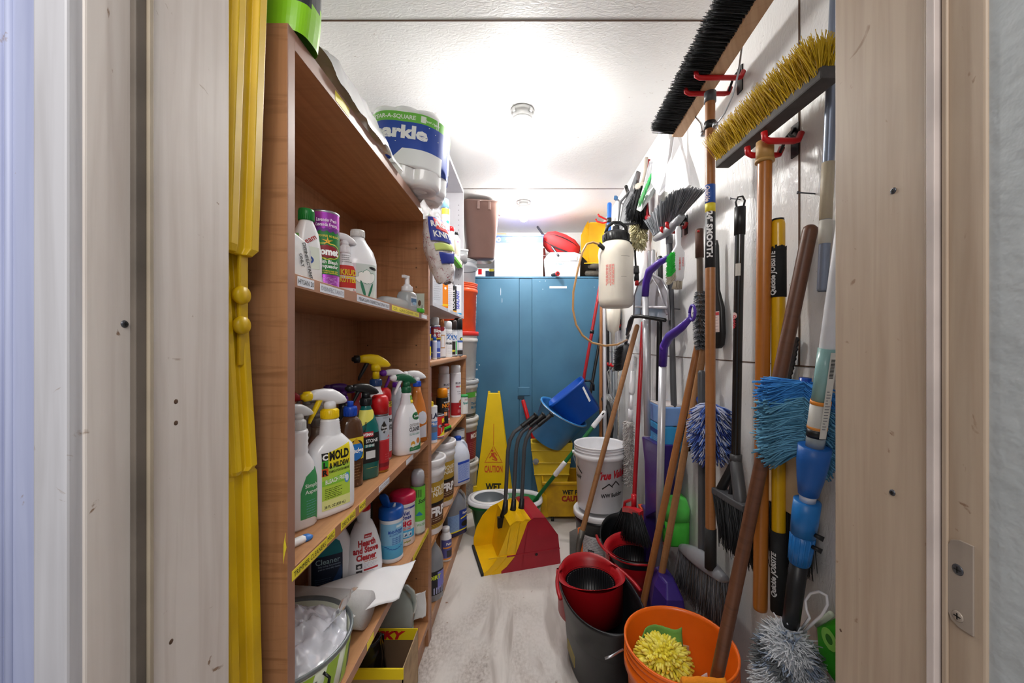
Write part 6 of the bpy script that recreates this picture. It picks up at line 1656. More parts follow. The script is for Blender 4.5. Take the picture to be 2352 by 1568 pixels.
# green spin-mop bucket
t = thing('spin_mop_bucket', 'oval green mop bucket with a white rim and a grey spin basket', 'mop bucket', (-0.135, 2.60, 0), 0)
GB = mat('green_bucket', '#1a7434', 0.35, coat=0.2)
m = MB(); m.sup([(0, 0.18, 0.105, 2.6), (0.006, 0.19, 0.112, 2.6), (0.19, 0.225, 0.132, 2.6), (0.191, 0.242, 0.146, 2.6), (0.212, 0.244, 0.148, 2.6), (0.212, 0.225, 0.132, 2.6), (0.01, 0.18, 0.102, 2.6)], GB, 64); m.build('bucket_wall', t)
m = MB(); m.sup([(0.212, 0.245, 0.149, 2.6), (0.214, 0.249, 0.153, 2.6), (0.224, 0.249, 0.153, 2.6), (0.226, 0.245, 0.149, 2.6), (0.235, 0.245, 0.149, 2.6), (0.236, 0.228, 0.134, 2.6), (0.212, 0.226, 0.132, 2.6)], WHITEP, 64, cap0=False, cap1=False); m.build('rim', t)
m = MB(); M = Matrix.Translation((-0.105, 0, 0)); m.lathe([(0.126, 0.222), (0.128, 0.240), (0.104, 0.242), (0.100, 0.232)], WHITEP, 48, M, cap0=False, cap1=False); m.build('basket_collar', t)
SB_ = mat('grey_basket', '#7f858b', 0.3, var=0.03)
m = MB(); m.lathe([(0.103, 0.236), (0.098, 0.215), (0.088, 0.12), (0.001, 0.115)], SB_, 48, M, cap0=False, cap1=False)
for k in range(40):
 a = 2 * pi * k / 40
 m.box((-0.0012, -0.002, 0.12), (0.0012, 0.004, 0.21), INK, M @ Matrix.Rotation(a, 4, 'Z') @ Matrix.Translation((0, 0.089, 0)) @ Matrix.Rotation(radians(-6), 4, 'X'))
m.build('spin_basket', t)
# green mop handle
p0, p1 = Vector((0.005, 2.62, 0.13)), PY(1390, 944, 2.50)
t, L_ = rod('mop', 'green mop handle with white grips leaning out of the green bucket', 'mop', p0, p1, 0.0125, mat('green_metal_tube', '#1c6e38', 0.35))
m = MB(); m.lathe([(0.015, L_ - 0.13), (0.016, L_ - 0.12), (0.0135, L_ - 0.04), (0.015, L_ - 0.01), (0.008, L_)], WHITEP, 16); m.box((-0.004, -0.018, L_ - 0.028), (0.004, 0.018, L_ - 0.012), INK); m.build('end_grip', t)
m = MB(); zz = L_ * 0.37
m.lathe([(0.013, zz)] + [(0.0165 if k % 2 else 0.0155, zz + 0.004 + k * 0.005) for k in range(22)] + [(0.013, zz + 0.12)], WHITEP, 16); m.build('middle_grip', t)
# yellow mop bucket and wringer
YB_ = mat('mop_bucket_yellow', '#d6a80c', 0.42, var=0.08, color2='#b88c10')
t = thing('mop_bucket', 'yellow wheeled mop bucket printed WET FLOOR CAUTION', 'mop bucket', (0.310, 2.86, 0), 0)
m = MB()
def rr4(hx, hy, z, cx=0, cy=0): return [(cx - hx, cy - hy, z), (cx + hx, cy - hy, z), (cx + hx, cy + hy, z), (cx - hx, cy + hy, z)]
m.loft([rr4(0.155, 0.13, 0.045), rr4(0.185, 0.15, 0.275), rr4(0.197, 0.162, 0.278), rr4(0.197, 0.162, 0.300), rr4(0.180, 0.146, 0.300), rr4(0.150, 0.125, 0.055)], YB_, False)
m.build('bucket_wall', t, bevel=0.008)
m = MB(); m.prism([(-0.205, 0.05), (-0.150, 0.055), (-0.165, 0.20), (-0.20, 0.225)], -0.02, 0.02, YB_, Matrix(((1, 0, 0, 0), (0, 0, 1, -0.14), (0, 1, 0, 0), (0, 0, 0, 1)))); m.build('corner_bumper', t, bevel=0.004)
f = Flat((0, -0.1305, 0.045), (1, 0, 0), (0, -0.02 / 0.23, 1)); d = MB()
dtext(d, f, 'WET FLOOR', 0.045, 0.165, 0.030, DI, w=0.20, bold=0.05); dtext(d, f, 'CAUTION', 0.040, 0.115, 0.038, ink('#a02c18'), w=0.20, bold=0.06); d.build('print', t)
for x in (-0.12, 0.12):
 for y in (-0.09, 0.10):
  m = MB(); m.lathe([(0.001, -0.01), (0.022, -0.01), (0.023, 0.0), (0.022, 0.01), (0.001, 0.01)], BLACKR, 20, Matrix.Translation((x, y, 0.023)) @ Matrix.Rotation(pi / 2, 4, 'Y')); m.build('caster', t)
m = MB(); m.tube([(0.05, -0.165, 0.290), (0.12, -0.175, 0.31), (0.19, -0.16, 0.33)], 0.004, DSTEEL, 8); m.build('wire_handle', t)
t = thing('mop_wringer', 'yellow plastic mop wringer standing behind the printed mop bucket', 'mop wringer', (0.19, 2.90, 0), 0)
YW = mat('wringer_yellow', '#e0bf30', 0.42, var=0.05)
m = MB(); m.loft([rr4(0.085, 0.05, 0.10), rr4(0.125, 0.055, 0.30), rr4(0.150, 0.065, 0.50), rr4(0.152, 0.068, 0.535), rr4(0.14, 0.056, 0.535), rr4(0.10, 0.03, 0.2)], YW, False)
for z0, hx in ((0.475, 0.150), (0.385, 0.138), (0.30, 0.128)): m.box((-hx, -0.070, z0), (hx, -0.05, z0 + 0.010), YW)
m.build('wringer_body', t, bevel=0.004)
m = MB(); m.lathe([(0.001, 0), (0.022, 0), (0.022, 0.006), (0.018, 0.008), (0.001, 0.008)], GREYP, 24, Matrix.Translation((-0.115, -0.062, 0.40)) @ Matrix.Rotation(pi / 2, 4, 'X')); m.build('pivot_bolt', t)
m = MB(); m.box((-0.08, -0.05, 0), (-0.06, 0.05, 0.12), YW); m.box((0.06, -0.05, 0), (0.08, 0.05, 0.12), YW); m.build('stand_foot', t)
# light blue tub, tilted, and the royal blue pail in it
LB = mat('sky_blue_tub', '#3f8fd0', 0.35, var=0.05)
M = Matrix.Translation((0.155, 2.875, 0.545)) @ Matrix.Rotation(radians(29), 4, 'Y') @ Matrix.Rotation(radians(9), 4, 'X')
t = thing('utility_tub', 'light blue round bucket tilted on top of the yellow wringer', 'bucket', matrix=M)
m = MB(); m.lathe([(0.12, 0), (0.126, 0.008), (0.178, 0.24), (0.188, 0.243), (0.190, 0.256), (0.178, 0.257), (0.172, 0.245), (0.120, 0.012), (0.001, 0.012)], LB, 56); m.build('bucket_wall', t)
m = MB(); pts = [Vector((0.192 * cos(a), 0.192 * sin(a) * 0.98, 0.25 - 0.02 * sin(a))) for a in [pi * k / 20 for k in range(21)]]
m.tube([Vector((p.x, -p.y, p.z + 0.02 * sin(pi * i / 20))) for i, p in enumerate(pts)], 0.0028, STEEL, 6); m.build('wire_handle', t)
p_rim = (PY(1335, 862, 2.84) + PY(1262, 932, 2.84)) / 2
ax = (PY(1372, 908, 2.84) - PY(1335, 862, 2.84)); ax.normalize()
M = frame(p_rim + ax * 0.24, p_rim, front=(-0.15, -1, 0.1))
t = thing('square_pail', 'royal blue square pail lying tipped inside the light blue bucket', 'pail', matrix=M)
RB = mat('royal_blue_pail', '#0f50b4', 0.35, coat=0.15, var=0.03)
m = MB(); m.sup([(0, 0.115, 0.085, 5), (0.005, 0.12, 0.09, 5), (0.222, 0.150, 0.115, 5), (0.224, 0.158, 0.123, 5), (0.240, 0.158, 0.123, 5), (0.240, 0.148, 0.113, 5), (0.012, 0.115, 0.085, 5)], RB, 48); m.build('pail_wall', t)
m = MB(); m.box((0.128, -0.02, 0.08), (0.156, 0.03, 0.085), RB)
b = Body([(0, 0.12, 0.09, 5), (0.222, 0.15, 0.115, 5)]); m = MB(); dpoly(m, b, [(0.085, 0.09), (0.10, 0.09), (0.125, 0.20), (0.110, 0.20)], PAPER, 0.001); m.build('paper_label', t)
m = MB(); m.tube([(0.155, -0.03, 0.215), (0.185, -0.03, 0.19), (0.185, -0.03, 0.15), (0.160, -0.03, 0.12)], 0.008, BLACKP, 8); m.build('carry_handle', t)
# nested lobby dustpans
def dustpan(label, ox, cm, first=False):
 th = radians(-73.2)
 yd = Vector((0.957, 0.289, 0)); o0 = Vector((-0.274, 2.257, 0.0)) + yd * ox
 t = thing('lobby_dustpan', label, 'dustpan', tuple(o0), -73.2)
 W = 0.158 + 0.06 * ox; G = 1 + 0.35 * ox
 pr = [(0, 0), (0.0, 0.012), (0.030, 0.030), (0.075, 0.075), (0.115, 0.165), (0.150, 0.250), (0.185, 0.270), (0.255, 0.262), (0.330, 0.160), (0.345, 0.02), (0.345, 0)]
 pr = [(a, b_ * G) for a, b_ in pr]
 m = MB()
 MS = Matrix(((0, 0, 1, 0), (1, 0, 0, 0), (0, 1, 0, 0), (0, 0, 0, 1)))
 pf = [(0, 0), (0, 0.055), (0.018, 0.125), (0.055, 0.190), (0.105, 0.238), (0.150, 0.255)] + pr[6:]; pf = [(a, b_ * G) if k < 6 else (a, b_) for k, (a, b_) in enumerate(pf)]; m.prism(pf, -W, -W + 0.004, cm, MS); m.prism(pr, W - 0.004, W, cm, MS)
 m.box((-W + 0.004, 0.0 if ox == 0 else 0.118, 0.002 + 0.12 * ox), (W - 0.004, 0.343, 0.006 + 0.12 * ox), cm)
 m.loft([[(-W, 0.115, 0.008 + 0.12 * ox), (W, 0.115, 0.008 + 0.12 * ox), (W, 0.119, 0.008 + 0.12 * ox), (-W, 0.119, 0.008 + 0.12 * ox)], [(-W, 0.130, 0.12), (W, 0.130, 0.12), (W, 0.134, 0.12), (-W, 0.134, 0.12)], [(-W, 0.152, 0.246 * G), (W, 0.152, 0.246 * G), (W, 0.156, 0.246 * G), (-W, 0.156, 0.246 * G)]], cm, False)
 shell = [(0.150, 0.250), (0.185, 0.270), (0.255, 0.262), (0.330, 0.160), (0.345, 0.004)]
 shell = [(a, b_ * G) for a, b_ in shell]
 for (a, b_), (c, d_) in zip(shell, shell[1:]):
  m.loft([[(-W, a, b_), (W, a, b_), (W, a, b_ - 0.004), (-W, a, b_ - 0.004)], [(-W, c, d_), (W, c, d_), (W, c - 0.003, d_ - 0.003), (-W, c - 0.003, d_ - 0.003)]], cm, False)
 m.box((W - 0.001, 0.03, 0.085), (W + 0.003, 0.34, 0.092), cm)
 m.build('pan_body', t, bevel=0.0025)
 if ox == 0: m = MB(); m.box((-W - 0.002, -0.010, 0.0), (W + 0.002, 0.004, 0.016), BLACKR); m.build('lip_strip', t, bevel=0.001)
 m = MB(); pts = [(0.0, 0.155, 0.215), (0.0, 0.160, 0.285), (0, 0.170, 0.45), (0, 0.178, 0.62), (0, 0.190, 0.68), (0, 0.215, 0.725), (0, 0.255, 0.752), (0, 0.30, 0.785)]
 m.tube(pts, 0.0115, DGREYP, 14); m.build('handle_tube', t)
 m = MB(); gp = [Vector((0, 0.262, 0.757)).lerp(Vector((0, 0.355, 0.822)), k / 20) for k in range(21)]
 m.tube(gp, [0.0135 if k % 2 else 0.0155 for k in range(19)] + [0.020, 0.019], BLACKP, 14); m.build('handle_grip', t)
 m = MB(); m.tube([(0, 0.165, 0.33), (0, 0.160, 0.275), (0, 0.150, 0.235)], [0.014, 0.018, 0.022], BLACKP, 12); m.box((-0.012, 0.115, 0.175), (0.012, 0.165, 0.235), BLACKP); m.build('pivot_socket', t)
 m = MB(); m.lathe([(0.001, 0), (0.007, 0), (0.008, 0.002), (0.001, 0.003)], BLACKP, 16, Matrix.Translation((W, 0.20, 0.075)) @ Matrix.Rotation(pi / 2, 4, 'Y')); m.build('side_bolt', t)
 return t
YPAN = mat('dustpan_yellow', '#f2bf08', 0.35, coat=0.15, var=0.04)
RPAN = mat('dustpan_red', '#a3202f', 0.4, var=0.05)
dustpan('yellow lobby dustpan, the foremost of the nested pans with its floor showing', 0.0, YPAN)
dustpan('yellow lobby dustpan sandwiched between the front yellow pan and the red one', 0.050, YPAN)
dustpan('dark red lobby dustpan, rearmost of the nested pans', 0.100, RPAN)
# white branded bucket on a black pail
def e20(d, b):
 R_, K = ink('#b8202c'), ink('#2c2a2c')
 dtext(d, b, 'True Value', 0.088, 0.205, 0.042, R_, w=0.19, bold=0.05, shear=0.35, slope=0.08)
 dtext(d, b, 'WW Building', 0.085, 0.100, 0.022, K, w=0.14, bold=0.03, slope=0.06)
 for q in ([(0.02, 0.150), (0.062, 0.178), (0.064, 0.172), (0.024, 0.144)], [(0.062, 0.178), (0.085, 0.158), (0.083, 0.152), (0.060, 0.171)], [(0.070, 0.158), (0.105, 0.190), (0.108, 0.184), (0.078, 0.156)], [(0.105, 0.190), (0.135, 0.162), (0.132, 0.156), (0.103, 0.184)]): dpoly(d, b, q, K, 0.0012, 5)
 dtext(d, b, 'Supply', -0.135, 0.185, 0.020, K, w=0.06, bold=0.03); dpoly(d, b, [(-0.15, 0.245), (-0.10, 0.212), (-0.10, 0.222), (-0.145, 0.252)], K, 0.0012, 5)
pail('bucket', 'white bucket with True-red script and black roof logo on top of the black pail'.replace('True-red', 'red'), (0.440, 2.32, 0.292), -15, 0.152, 0.130, 0.372, WHITEP, e20, None, STEEL, 78, rings=2)
def e21(d, b): drect(d, b, -0.22, 0.01, 0.22, 0.165, ink('#c9c9cc')); dlines(d, b, -0.14, 0.14, 0.03, 0.155, 14, ink('#8c8c92'), 0.003); drect(d, b, -0.06, 0.05, -0.02, 0.09, INK, 0.001)
pail('bucket', 'black pail with a pale printed label, standing under the white bucket with the logo', (0.440, 2.32, 0.0), -15, 0.148, 0.132, 0.270, BLACKP, e21, WHITEP, None, rings=2)
# ================================================================ RIGHT SIDE: everything hung on or leaned against the wall
def ry(px, X): return X * FPX / (px - CX)
def atpy(p0, p1, py):
 """distance from p0 along p0->p1 of the point at photograph row py"""
 p0, p1 = Vector(p0), Vector(p1)
 a, b = 0.0, 1.0
 f = lambda t: CY - FPX * ((p0.z + (p1.z - p0.z) * t) - H) / (p0.y + (p1.y - p0.y) * t)
 for _ in range(40):
  c = (a + b) / 2
  if f(c) > py: a = c
  else: b = c
 return a * (p1 - p0).length
def pole(name, label, cat, p0, p1, r, mt, bands=(), n=20, front=(-0.55, -0.83, 0), part='handle_shaft'):
 """bands: (row_low, row_high, part name, material, extra radius)"""
 p0, p1 = Vector(p0), Vector(p1)
 L_ = (p1 - p0).length
 t = thing(name, label, cat, matrix=frame(p0, p1, front=front))
 m = MB(); m.lathe([(r * 0.6, 0), (r * 0.95, r * 0.25), (r, r * 0.7), (r, L_ - r * 0.9), (r * 0.9, L_ - r * 0.35), (r * 0.5, L_)], mt, n); m.build(part, t)
 for lo, hi, nm, bm_, ex in bands:
  a, b = atpy(p0, p1, lo), atpy(p0, p1, hi)
  m = MB(); m.lathe([(r * 0.9, a), (r + ex, a + 0.001), (r + ex, b - 0.001), (r * 0.9, b)], bm_, n + 4); m.build(nm, t)
 t['_r'] = r
 return t, L_
def loc_(t, p): return t.matrix_world.inverted() @ Vector(p)
ROOTM = {}
def W2L(t): return (t.matrix_local if t.parent is None else t.matrix_world).inverted()
def tuft_row(m, p0, p1, across, d, l, n_len, n_ac, per, r, mats, spread=0.10, jit=0.004, bend=0.0, flare=0.0, lvar=0.06):
 p0, p1, across, d = Vector(p0), Vector(p1), Vector(across), Vector(d).normalized()
 ax = (p1 - p0).normalized()
 for i in range(n_len):
  u = (i + 0.5) / n_len
  for j in range(n_ac):
   q = p0.lerp(p1, u) + across * ((j + 0.5) / n_ac - 0.5)
   for k in range(per):
    dd = d + ax * (rnd(-spread, spread) + flare * (2 * u - 1)) + across.normalized() * rnd(-spread, spread)
    o_ = q + Vector((rnd(-jit, jit), rnd(-jit, jit), rnd(-jit, jit)))
    strand(m, o_, dd, l * rnd(1 - lvar, 1 + lvar), r, mats[(i * 7 + k) % len(mats)], Vector((0, 0, bend)), 2, 0.5)
def hook(name, label, y, z, xt, spread=0.035, arm=REDP, r=0.0075, tip=0.022):
 t = thing(name, label, 'hook', (XR, y, z), 0)
 m = MB(); m.box((-0.004, -0.014, -0.02), (0, 0.014, 0.06), BLACKP); m.tube([(-0.004, 0, 0.05), (-0.02, -0.006, 0.03), (-0.02, -spread, 0.0)], 0.004, BLACKP, 8); m.tube([(-0.004, 0, 0.05), (-0.02, 0.006, 0.03), (-0.02, spread, 0.0)], 0.004, BLACKP, 8); m.build('bracket', t)
 for s_ in (-1, 1):
  m = MB(); m.tube([(-0.012, s_ * spread, 0.02), (-0.020, s_ * spread, 0.002), (-0.03, s_ * spread, 0), (xt - XR + 0.012, s_ * spread, 0), (xt - XR + 0.002, s_ * spread, 0.005), (xt - XR, s_ * spread, tip)], r, arm, 12); m.build('arm', t)
 return t
def nail(px, py, label=None, X=XR, l=0.03):
 p = PX(px, py, X - 0.0)
 t = MB(); t.tube([(XR + 0.002, p.y, p.z), (XR - l, p.y, p.z + 0.003)], 0.0018, DSTEEL, 8); t.tube([(XR - l, p.y, p.z + 0.003), (XR - l - 0.001, p.y, p.z + 0.003)], 0.004, DSTEEL, 8)
 o = t.build('nail'); return tag(o, label, 'nail')
BR1, BR2 = mat('black_bristle', '#1e1f22', 0.6), mat('dark_grey_bristle', '#34363a', 0.6)
BRM = mat('fibre_backing_black', '#17181a', 0.9)
GR1, GR2, GR3 = mat('grey_bristle', '#84868c', 0.6), mat('slate_bristle', '#676a70', 0.6), mat('pale_grey_bristle', '#a4a6ac', 0.6)
YR1, YR2 = mat('yellow_bristle', '#d9b318', 0.55), mat('gold_bristle', '#b8900f', 0.55)
BLOCKW = wood_mat('pale_wood_block', '#c9a27c', '#b58e68', '#a07a54', 'Y', rough=0.55, figure=0.2)

# --- 1 long push broom on the upper hook
p0, p1 = PX(1632, 1305, 0.585), PX(1631, 212, 0.585)
BLS, YLS = ink('#2450a0'), ink('#d8c62a')
t, L_ = pole('push_broom', 'long black-bristled push broom with a pale wood block, hung highest on the wall', 'broom', p0, p1, 0.0150, HANDW,
 [(1305, 1212, 'rubber_grip', BLACKR, 0.0025), (236, 192, 'socket_sleeve', DGREYP, 0.0030), (298, 280, 'clamp_collar', BLACKP, 0.003), (468, 425, 'blue_sticker', BLS, 0.0004), (488, 468, 'yellow_sticker', YLS, 0.0004), (616, 488, 'black_sticker', ink('#16161a'), 0.0004)])
inv = t.matrix_local.inverted() if False else frame(p0, p1, front=(-0.55, -0.83, 0)).inverted()
b = Body([(0, 0.0157, 0.0157, 2), (L_, 0.0157, 0.0157, 2)]); d = MB()
class Vert:
 """writing running down a pole: u along the pole downwards, v across"""
 def __init__(s, b, z0): s.b, s.z0 = b, z0
 def S(s, u, v, off): return s.b.S(v, s.z0 - u, off)
dtext(d, Vert(b, atpy(p0, p1, 540)), '24" SMOOTH', 0.0, -0.007, 0.016, PAPER, w=0.145, bold=0.05); d.build('lettering', t); d = MB(); dtext(d, Vert(b, atpy(p0, p1, 447)), 'Quickie', 0.0, -0.012, 0.014, ink('#e8d8d8'), w=0.05, bold=0.03, shear=0.3)
d.build('lettering', t)
def inM(mb, M):
 mb.v = [tuple(M @ Vector(p)) for p in mb.v]; return mb
m = MB()
A, B = Vector((0.598, 1.545, 2.076)), Vector((0.578, 0.915, 2.090))
m.loft([[(p.x - 0.022, p.y, p.z - 0.017), (p.x + 0.022, p.y, p.z - 0.017), (p.x + 0.022, p.y, p.z + 0.017), (p.x - 0.022, p.y, p.z + 0.017)] for p in (A, B)], BLOCKW, False)
inM(m, inv).build('wood_block', t, bevel=0.004)
m = MB()
tuft_row(m, A + Vector((-0.018, -0.012, 0)), B + Vector((-0.018, 0.012, 0)), (0, 0, 0.030), (-1, 0.03, 0.10), 0.088, 46, 4, 8, 0.0016, [BR1, BR2, BRM], 0.06, 0.0035)
o = inM(m, inv).build('bristles', t); o['kind'] = 'stuff'
m = MB()
for a, c in (((1705, 100), (1643, 288)), ((1592, 262), (1615, 308))):
 q0, q2 = PX(*a, 0.612), PX(*c, 0.580)
 mid = q0.lerp(q2, 0.5) + Vector((0.012, 0, -0.03 if a[0] > 1650 else 0.0))
 m.tube([q0, q0.lerp(mid, 0.5) + Vector((0.004, 0, -0.004)), mid, mid.lerp(q2, 0.5) + Vector((0.003, 0, -0.006)), q2], 0.0042, STEEL, 8, flat=0.5)
 m.tube([q2 + Vector((0, 0, -0.005)), q2 + Vector((0, 0, 0.008))], 0.008, STEEL, 10)
inM(m, inv).build('brace', t)
hook('broom_hook', 'red two-armed wall hook holding the long black-bristled push broom', p1.y - 0.003, 2.060, 0.522, 0.038)
# --- 2 yellow push broom
q0, q1 = PX(1746, 1402, 0.60), PX(1757, 325, 0.60)
t, L_ = pole('push_broom', 'push broom with yellow bristles on a grey block and a thick orange-brown handle', 'broom', q0, q1, 0.0165, wood_mat('orange_handle_wood', '#b06a26', '#9c5a1c', '#8a4a14', 'Z', rough=0.3, figure=0.1),
 [(372, 318, 'ferrule', mat('tan_ferrule', '#b3894a', 0.5), 0.0035), (374, 366, 'ferrule_ring', mat('tan_ferrule', '#b3894a', 0.5), 0.0055), ])
inv = frame(q0, q1, front=(-0.55, -0.83, 0)).inverted()
A, B = Vector((0.600, 1.195, 1.792)), Vector((0.600, 0.765, 1.775))
GBLK = mat('grey_weathered_block', '#55514f', 0.8, bump=0.5, bs=60, var=0.2)
m = MB(); m.loft([[(p.x - 0.022, p.y, p.z - 0.013), (p.x + 0.020, p.y, p.z - 0.013), (p.x + 0.020, p.y, p.z + 0.013), (p.x - 0.022, p.y, p.z + 0.013)] for p in (A, B)], GBLK, False); inM(m, inv).build('wood_block', t, bevel=0.004)
m = MB(); tuft_row(m, A + Vector((-0.008, -0.008, 0.008)), B + Vector((-0.008, 0.010, 0.008)), (0.030, 0, 0.012), (-0.42, 0.0, 0.90), 0.070, 44, 3, 11, 0.0013, [YR1, YR2, YR1], 0.22, 0.004, lvar=0.15)
tuft_row(m, B + Vector((-0.005, 0.05, 0.008)), B + Vector((-0.005, 0.006, 0.008)), (0.030, 0, 0), (-0.2, -0.5, 0.90), 0.060, 8, 3, 8, 0.0012, [YR1], 0.3, 0.004, lvar=0.2)
o = inM(m, inv).build('bristles', t); o['kind'] = 'stuff'
hook('broom_hook', 'red two-armed wall hook under the yellow-bristled push broom', 0.985, 1.735, 0.578, 0.036)
# --- 3 black handle with hanging loop and black angled broom head
q0, q1 = PX(1690, 1060, 0.635), PX(1700, 475, 0.635)
t, L_ = pole('angle_broom', 'black angle broom hanging head down by its loop, between the two push brooms', 'broom', q0, q1, 0.0130, mat('black_painted_tube', '#151517', 0.25, coat=0.4),
 [(540, 475, 'hanging_cap', BLACKP, 0.0022), (1062, 1042, 'socket', DGREYP, 0.004)])
inv = frame(q0, q1, front=(-0.55, -0.83, 0)).inverted()
m = MB(); m.tube([(0.006, 0, L_ - 0.012), (0.012, 0, L_ + 0.016), (0.006, 0, L_ + 0.030), (-0.006, 0, L_ + 0.030), (-0.012, 0, L_ + 0.016), (-0.006, 0, L_ - 0.012)], 0.0028, BLACKP, 8); m.build('hanging_loop', t)
m = MB(); b = Body([(0, 0.0134, 0.0134, 2), (L_, 0.0134, 0.0134, 2)]); za = atpy(q0, q1, 634); drect(m, b, -0.009, za, 0.005, za + 0.036, ink('#cfccc4')); za = atpy(q0, q1, 748); dell(m, b, -0.010, za + 0.03, 0.008, 0.010, ink('#d8b8b8')); dtext(m, Vert(b, za + 0.012), 'Quickie', 0, -0.014, 0.010, ink('#c03038'), w=0.04, bold=0.03); m.build('stickers', t)
h0, h1, hc = PX(1648, 1125, 0.60), PX(1722, 1170, 0.62), q0
m = MB()
def rib4(a, b, w, mt): m.tube([a, b], w, mt, 8)
m.loft([[tuple(p + Vector((dx, 0, dz))) for dx, dz in ((-0.020, -0.010), (0.020, -0.010), (0.020, 0.010), (-0.020, 0.010))] for p in (h0, h1)], DGREYP, False)
rib4(hc, h0.lerp(h1, 0.08), 0.014, BLACKP); rib4(hc, h0.lerp(h1, 0.75), 0.018, DGREYP); rib4(hc, h0.lerp(h1, 0.4), 0.006, BLACKP)
inM(m, inv).build('head_bracket', t, bevel=0.003)
m = MB(); dn = (h1 - h0).normalized(); tuft_row(m, h0, h1, (0.036, 0, 0), (0, -0.38, -0.92), 0.140, 22, 5, 10, 0.0019, [BR1, BRM, BR2], 0.10, 0.004, lvar=0.12)
o = inM(m, inv).build('bristles', t); o['kind'] = 'stuff'
nail(1700, 458, 'nail holding the loop of the black angle broom')
# --- 4 rusty brown pole with a round grey brush, black paddle brush beside it
q0, q1 = PX(1609, 770, 0.640), PX(1606, 526, 0.640)
t, L_ = pole('rod_brush', 'weathered brown pole with a rusty sleeve and a round grey brush at its lower end', 'brush', q0, q1, 0.0105, mat('weathered_brown_pole', '#6b5a4c', 0.7, var=0.2), [(592, 526, 'rusty_sleeve', mat('rusty_brown', '#5a3a2c', 0.75, bump=0.4, bs=90, var=0.2), 0.004)])
inv = frame(q0, q1, front=(-0.55, -0.83, 0)).inverted()
m = MB(); m.tube([(-0.004, -0.0155, L_ - 0.012), (0.004, -0.0155, L_ - 0.012)], 0.004, REDP, 8); m.build('hang_hole', t)
m = MB(); zt = atpy(q0, q1, 665)
for k in range(1500):
 u = random.random(); a = rnd(0, 2 * pi)
 strand(m, (0, 0, -0.045 + (zt + 0.045) * u), (cos(a), sin(a), -0.5 + rnd(-0.1, 0.1)), 0.030 * (1 - 0.35 * abs(2 * u - 1) ** 3), 0.0012, (GR1, GR2, BR2, GR3)[int(u * 46) % 4], tip=0.5)
o = m.build('round_bristles', t); o['kind'] = 'stuff'
t = thing('paddle_brush', 'black long-handled flat brush with a small red and white label, behind the highest broom handle', 'brush', matrix=frame(PX(1648, 800, 0.655), PX(1646, 552, 0.655), front=(-1, -0.3, 0)))
m = MB(); L_ = (PX(1648, 800, 0.655) - PX(1646, 552, 0.655)).length
m.sup([(0, 0.012, 0.010, 3), (0.012, 0.026, 0.012, 3), (0.05, 0.032, 0.013, 3), (0.14, 0.028, 0.012, 3), (0.20, 0.010, 0.008, 2.5), (L_ - 0.02, 0.008, 0.006, 2.5), (L_, 0.004, 0.004, 2)], BLACKP, 28); m.build('paddle', t)
m = MB(); b = Body([(0, 0.032, 0.013, 3), (0.2, 0.03, 0.013, 3)]); drect(m, b, 0.0, 0.055, 0.022, 0.125, ink('#dcc8c4')); drect(m, b, 0.001, 0.112, 0.021, 0.122, ink('#b8383c'), 0.001); dlines(m, b, 0.003, 0.02, 0.06, 0.11, 5, ink('#8c6c6c'), 0.001); m.build('label', t)
# --- 5 grey floor broom standing head down, and the microfibre mop in front of it
q0, q1 = PX(1612, 1282, 0.610), PX(1611, 850, 0.625)
t, L_ = pole('floor_broom', 'grey-poled broom standing head down with a wide grey hood and dusty bristles', 'broom', q0, q1, 0.0125, mat('grey_painted_tube', '#5b5c60', 0.4, metal=0.3), [(1284, 1268, 'socket', GREYP, 0.004)])
inv = frame(q0, q1, front=(-0.55, -0.83, 0)).inverted()
A, B = Vector((0.600, 1.500, 0.462)), Vector((0.600, 1.185, 0.528))
m = MB(); secs = []
for k in range(9):
 u = k / 8; p = A.lerp(B, u); h_ = 0.020 + 0.026 * sin(pi * u); w_ = 0.026 * (0.65 + 0.35 * sin(pi * u))
 secs.append([tuple(p + Vector((w_ * cos(a), 0, h_ * (sin(a) if sin(a) > 0 else 0.3 * sin(a))))) for a in [2 * pi * j / 18 for j in range(18)]])
m.loft(secs, mat('grey_broom_hood', '#85878d', 0.35), True); inM(m, inv).build('hood', t)
m = MB(); tuft_row(m, A, B, (0.036, 0, 0), (0, 0.05, -1), 0.150, 30, 4, 8, 0.0013, [GR2, GR1, mat('brown_dust_bristle', '#5f554e', 0.7)], 0.10, 0.004, flare=0.12, lvar=0.12)
o = inM(m, inv).build('bristles', t); o['kind'] = 'stuff'
MC1, MC2, MC3 = mat('microfibre_blue', '#5f7fd0', 0.9), mat('microfibre_pale', '#c3c9e2', 0.9), mat('microfibre_deep', '#33448f', 0.9)
cm = PX(1632, 985, 0.628); m_top = PX(1608, 852, 0.650)
t = thing('microfibre_duster', 'blue and white chenille duster with a bright blue looped handle', 'duster', tuple(cm), 0)
m = MB(); m.sup([(0, 0.016, 0.008, 3), (0.03, 0.020, 0.009, 3), (0.09, 0.018, 0.009, 3), (0.12, 0.012, 0.007, 3)], mat('cobalt_plastic', '#0f4ab0', 0.3), 26, Matrix.Translation(m_top - cm + Vector((0, 0, -0.12))))
m.tube([m_top - cm + Vector((0, 0, -0.05)), m_top - cm + Vector((-0.008, 0, -0.09)), Vector((0, 0, 0))], 0.012, mat('cobalt_plastic', '#0f4ab0', 0.3), 10); m.build('looped_handle', t)
m = MB(); m.sup([(-0.095, 0.02, 0.015, 2), (-0.06, 0.04, 0.035, 2), (0.04, 0.04, 0.035, 2), (0.085, 0.015, 0.015, 2)], MC3, 20)
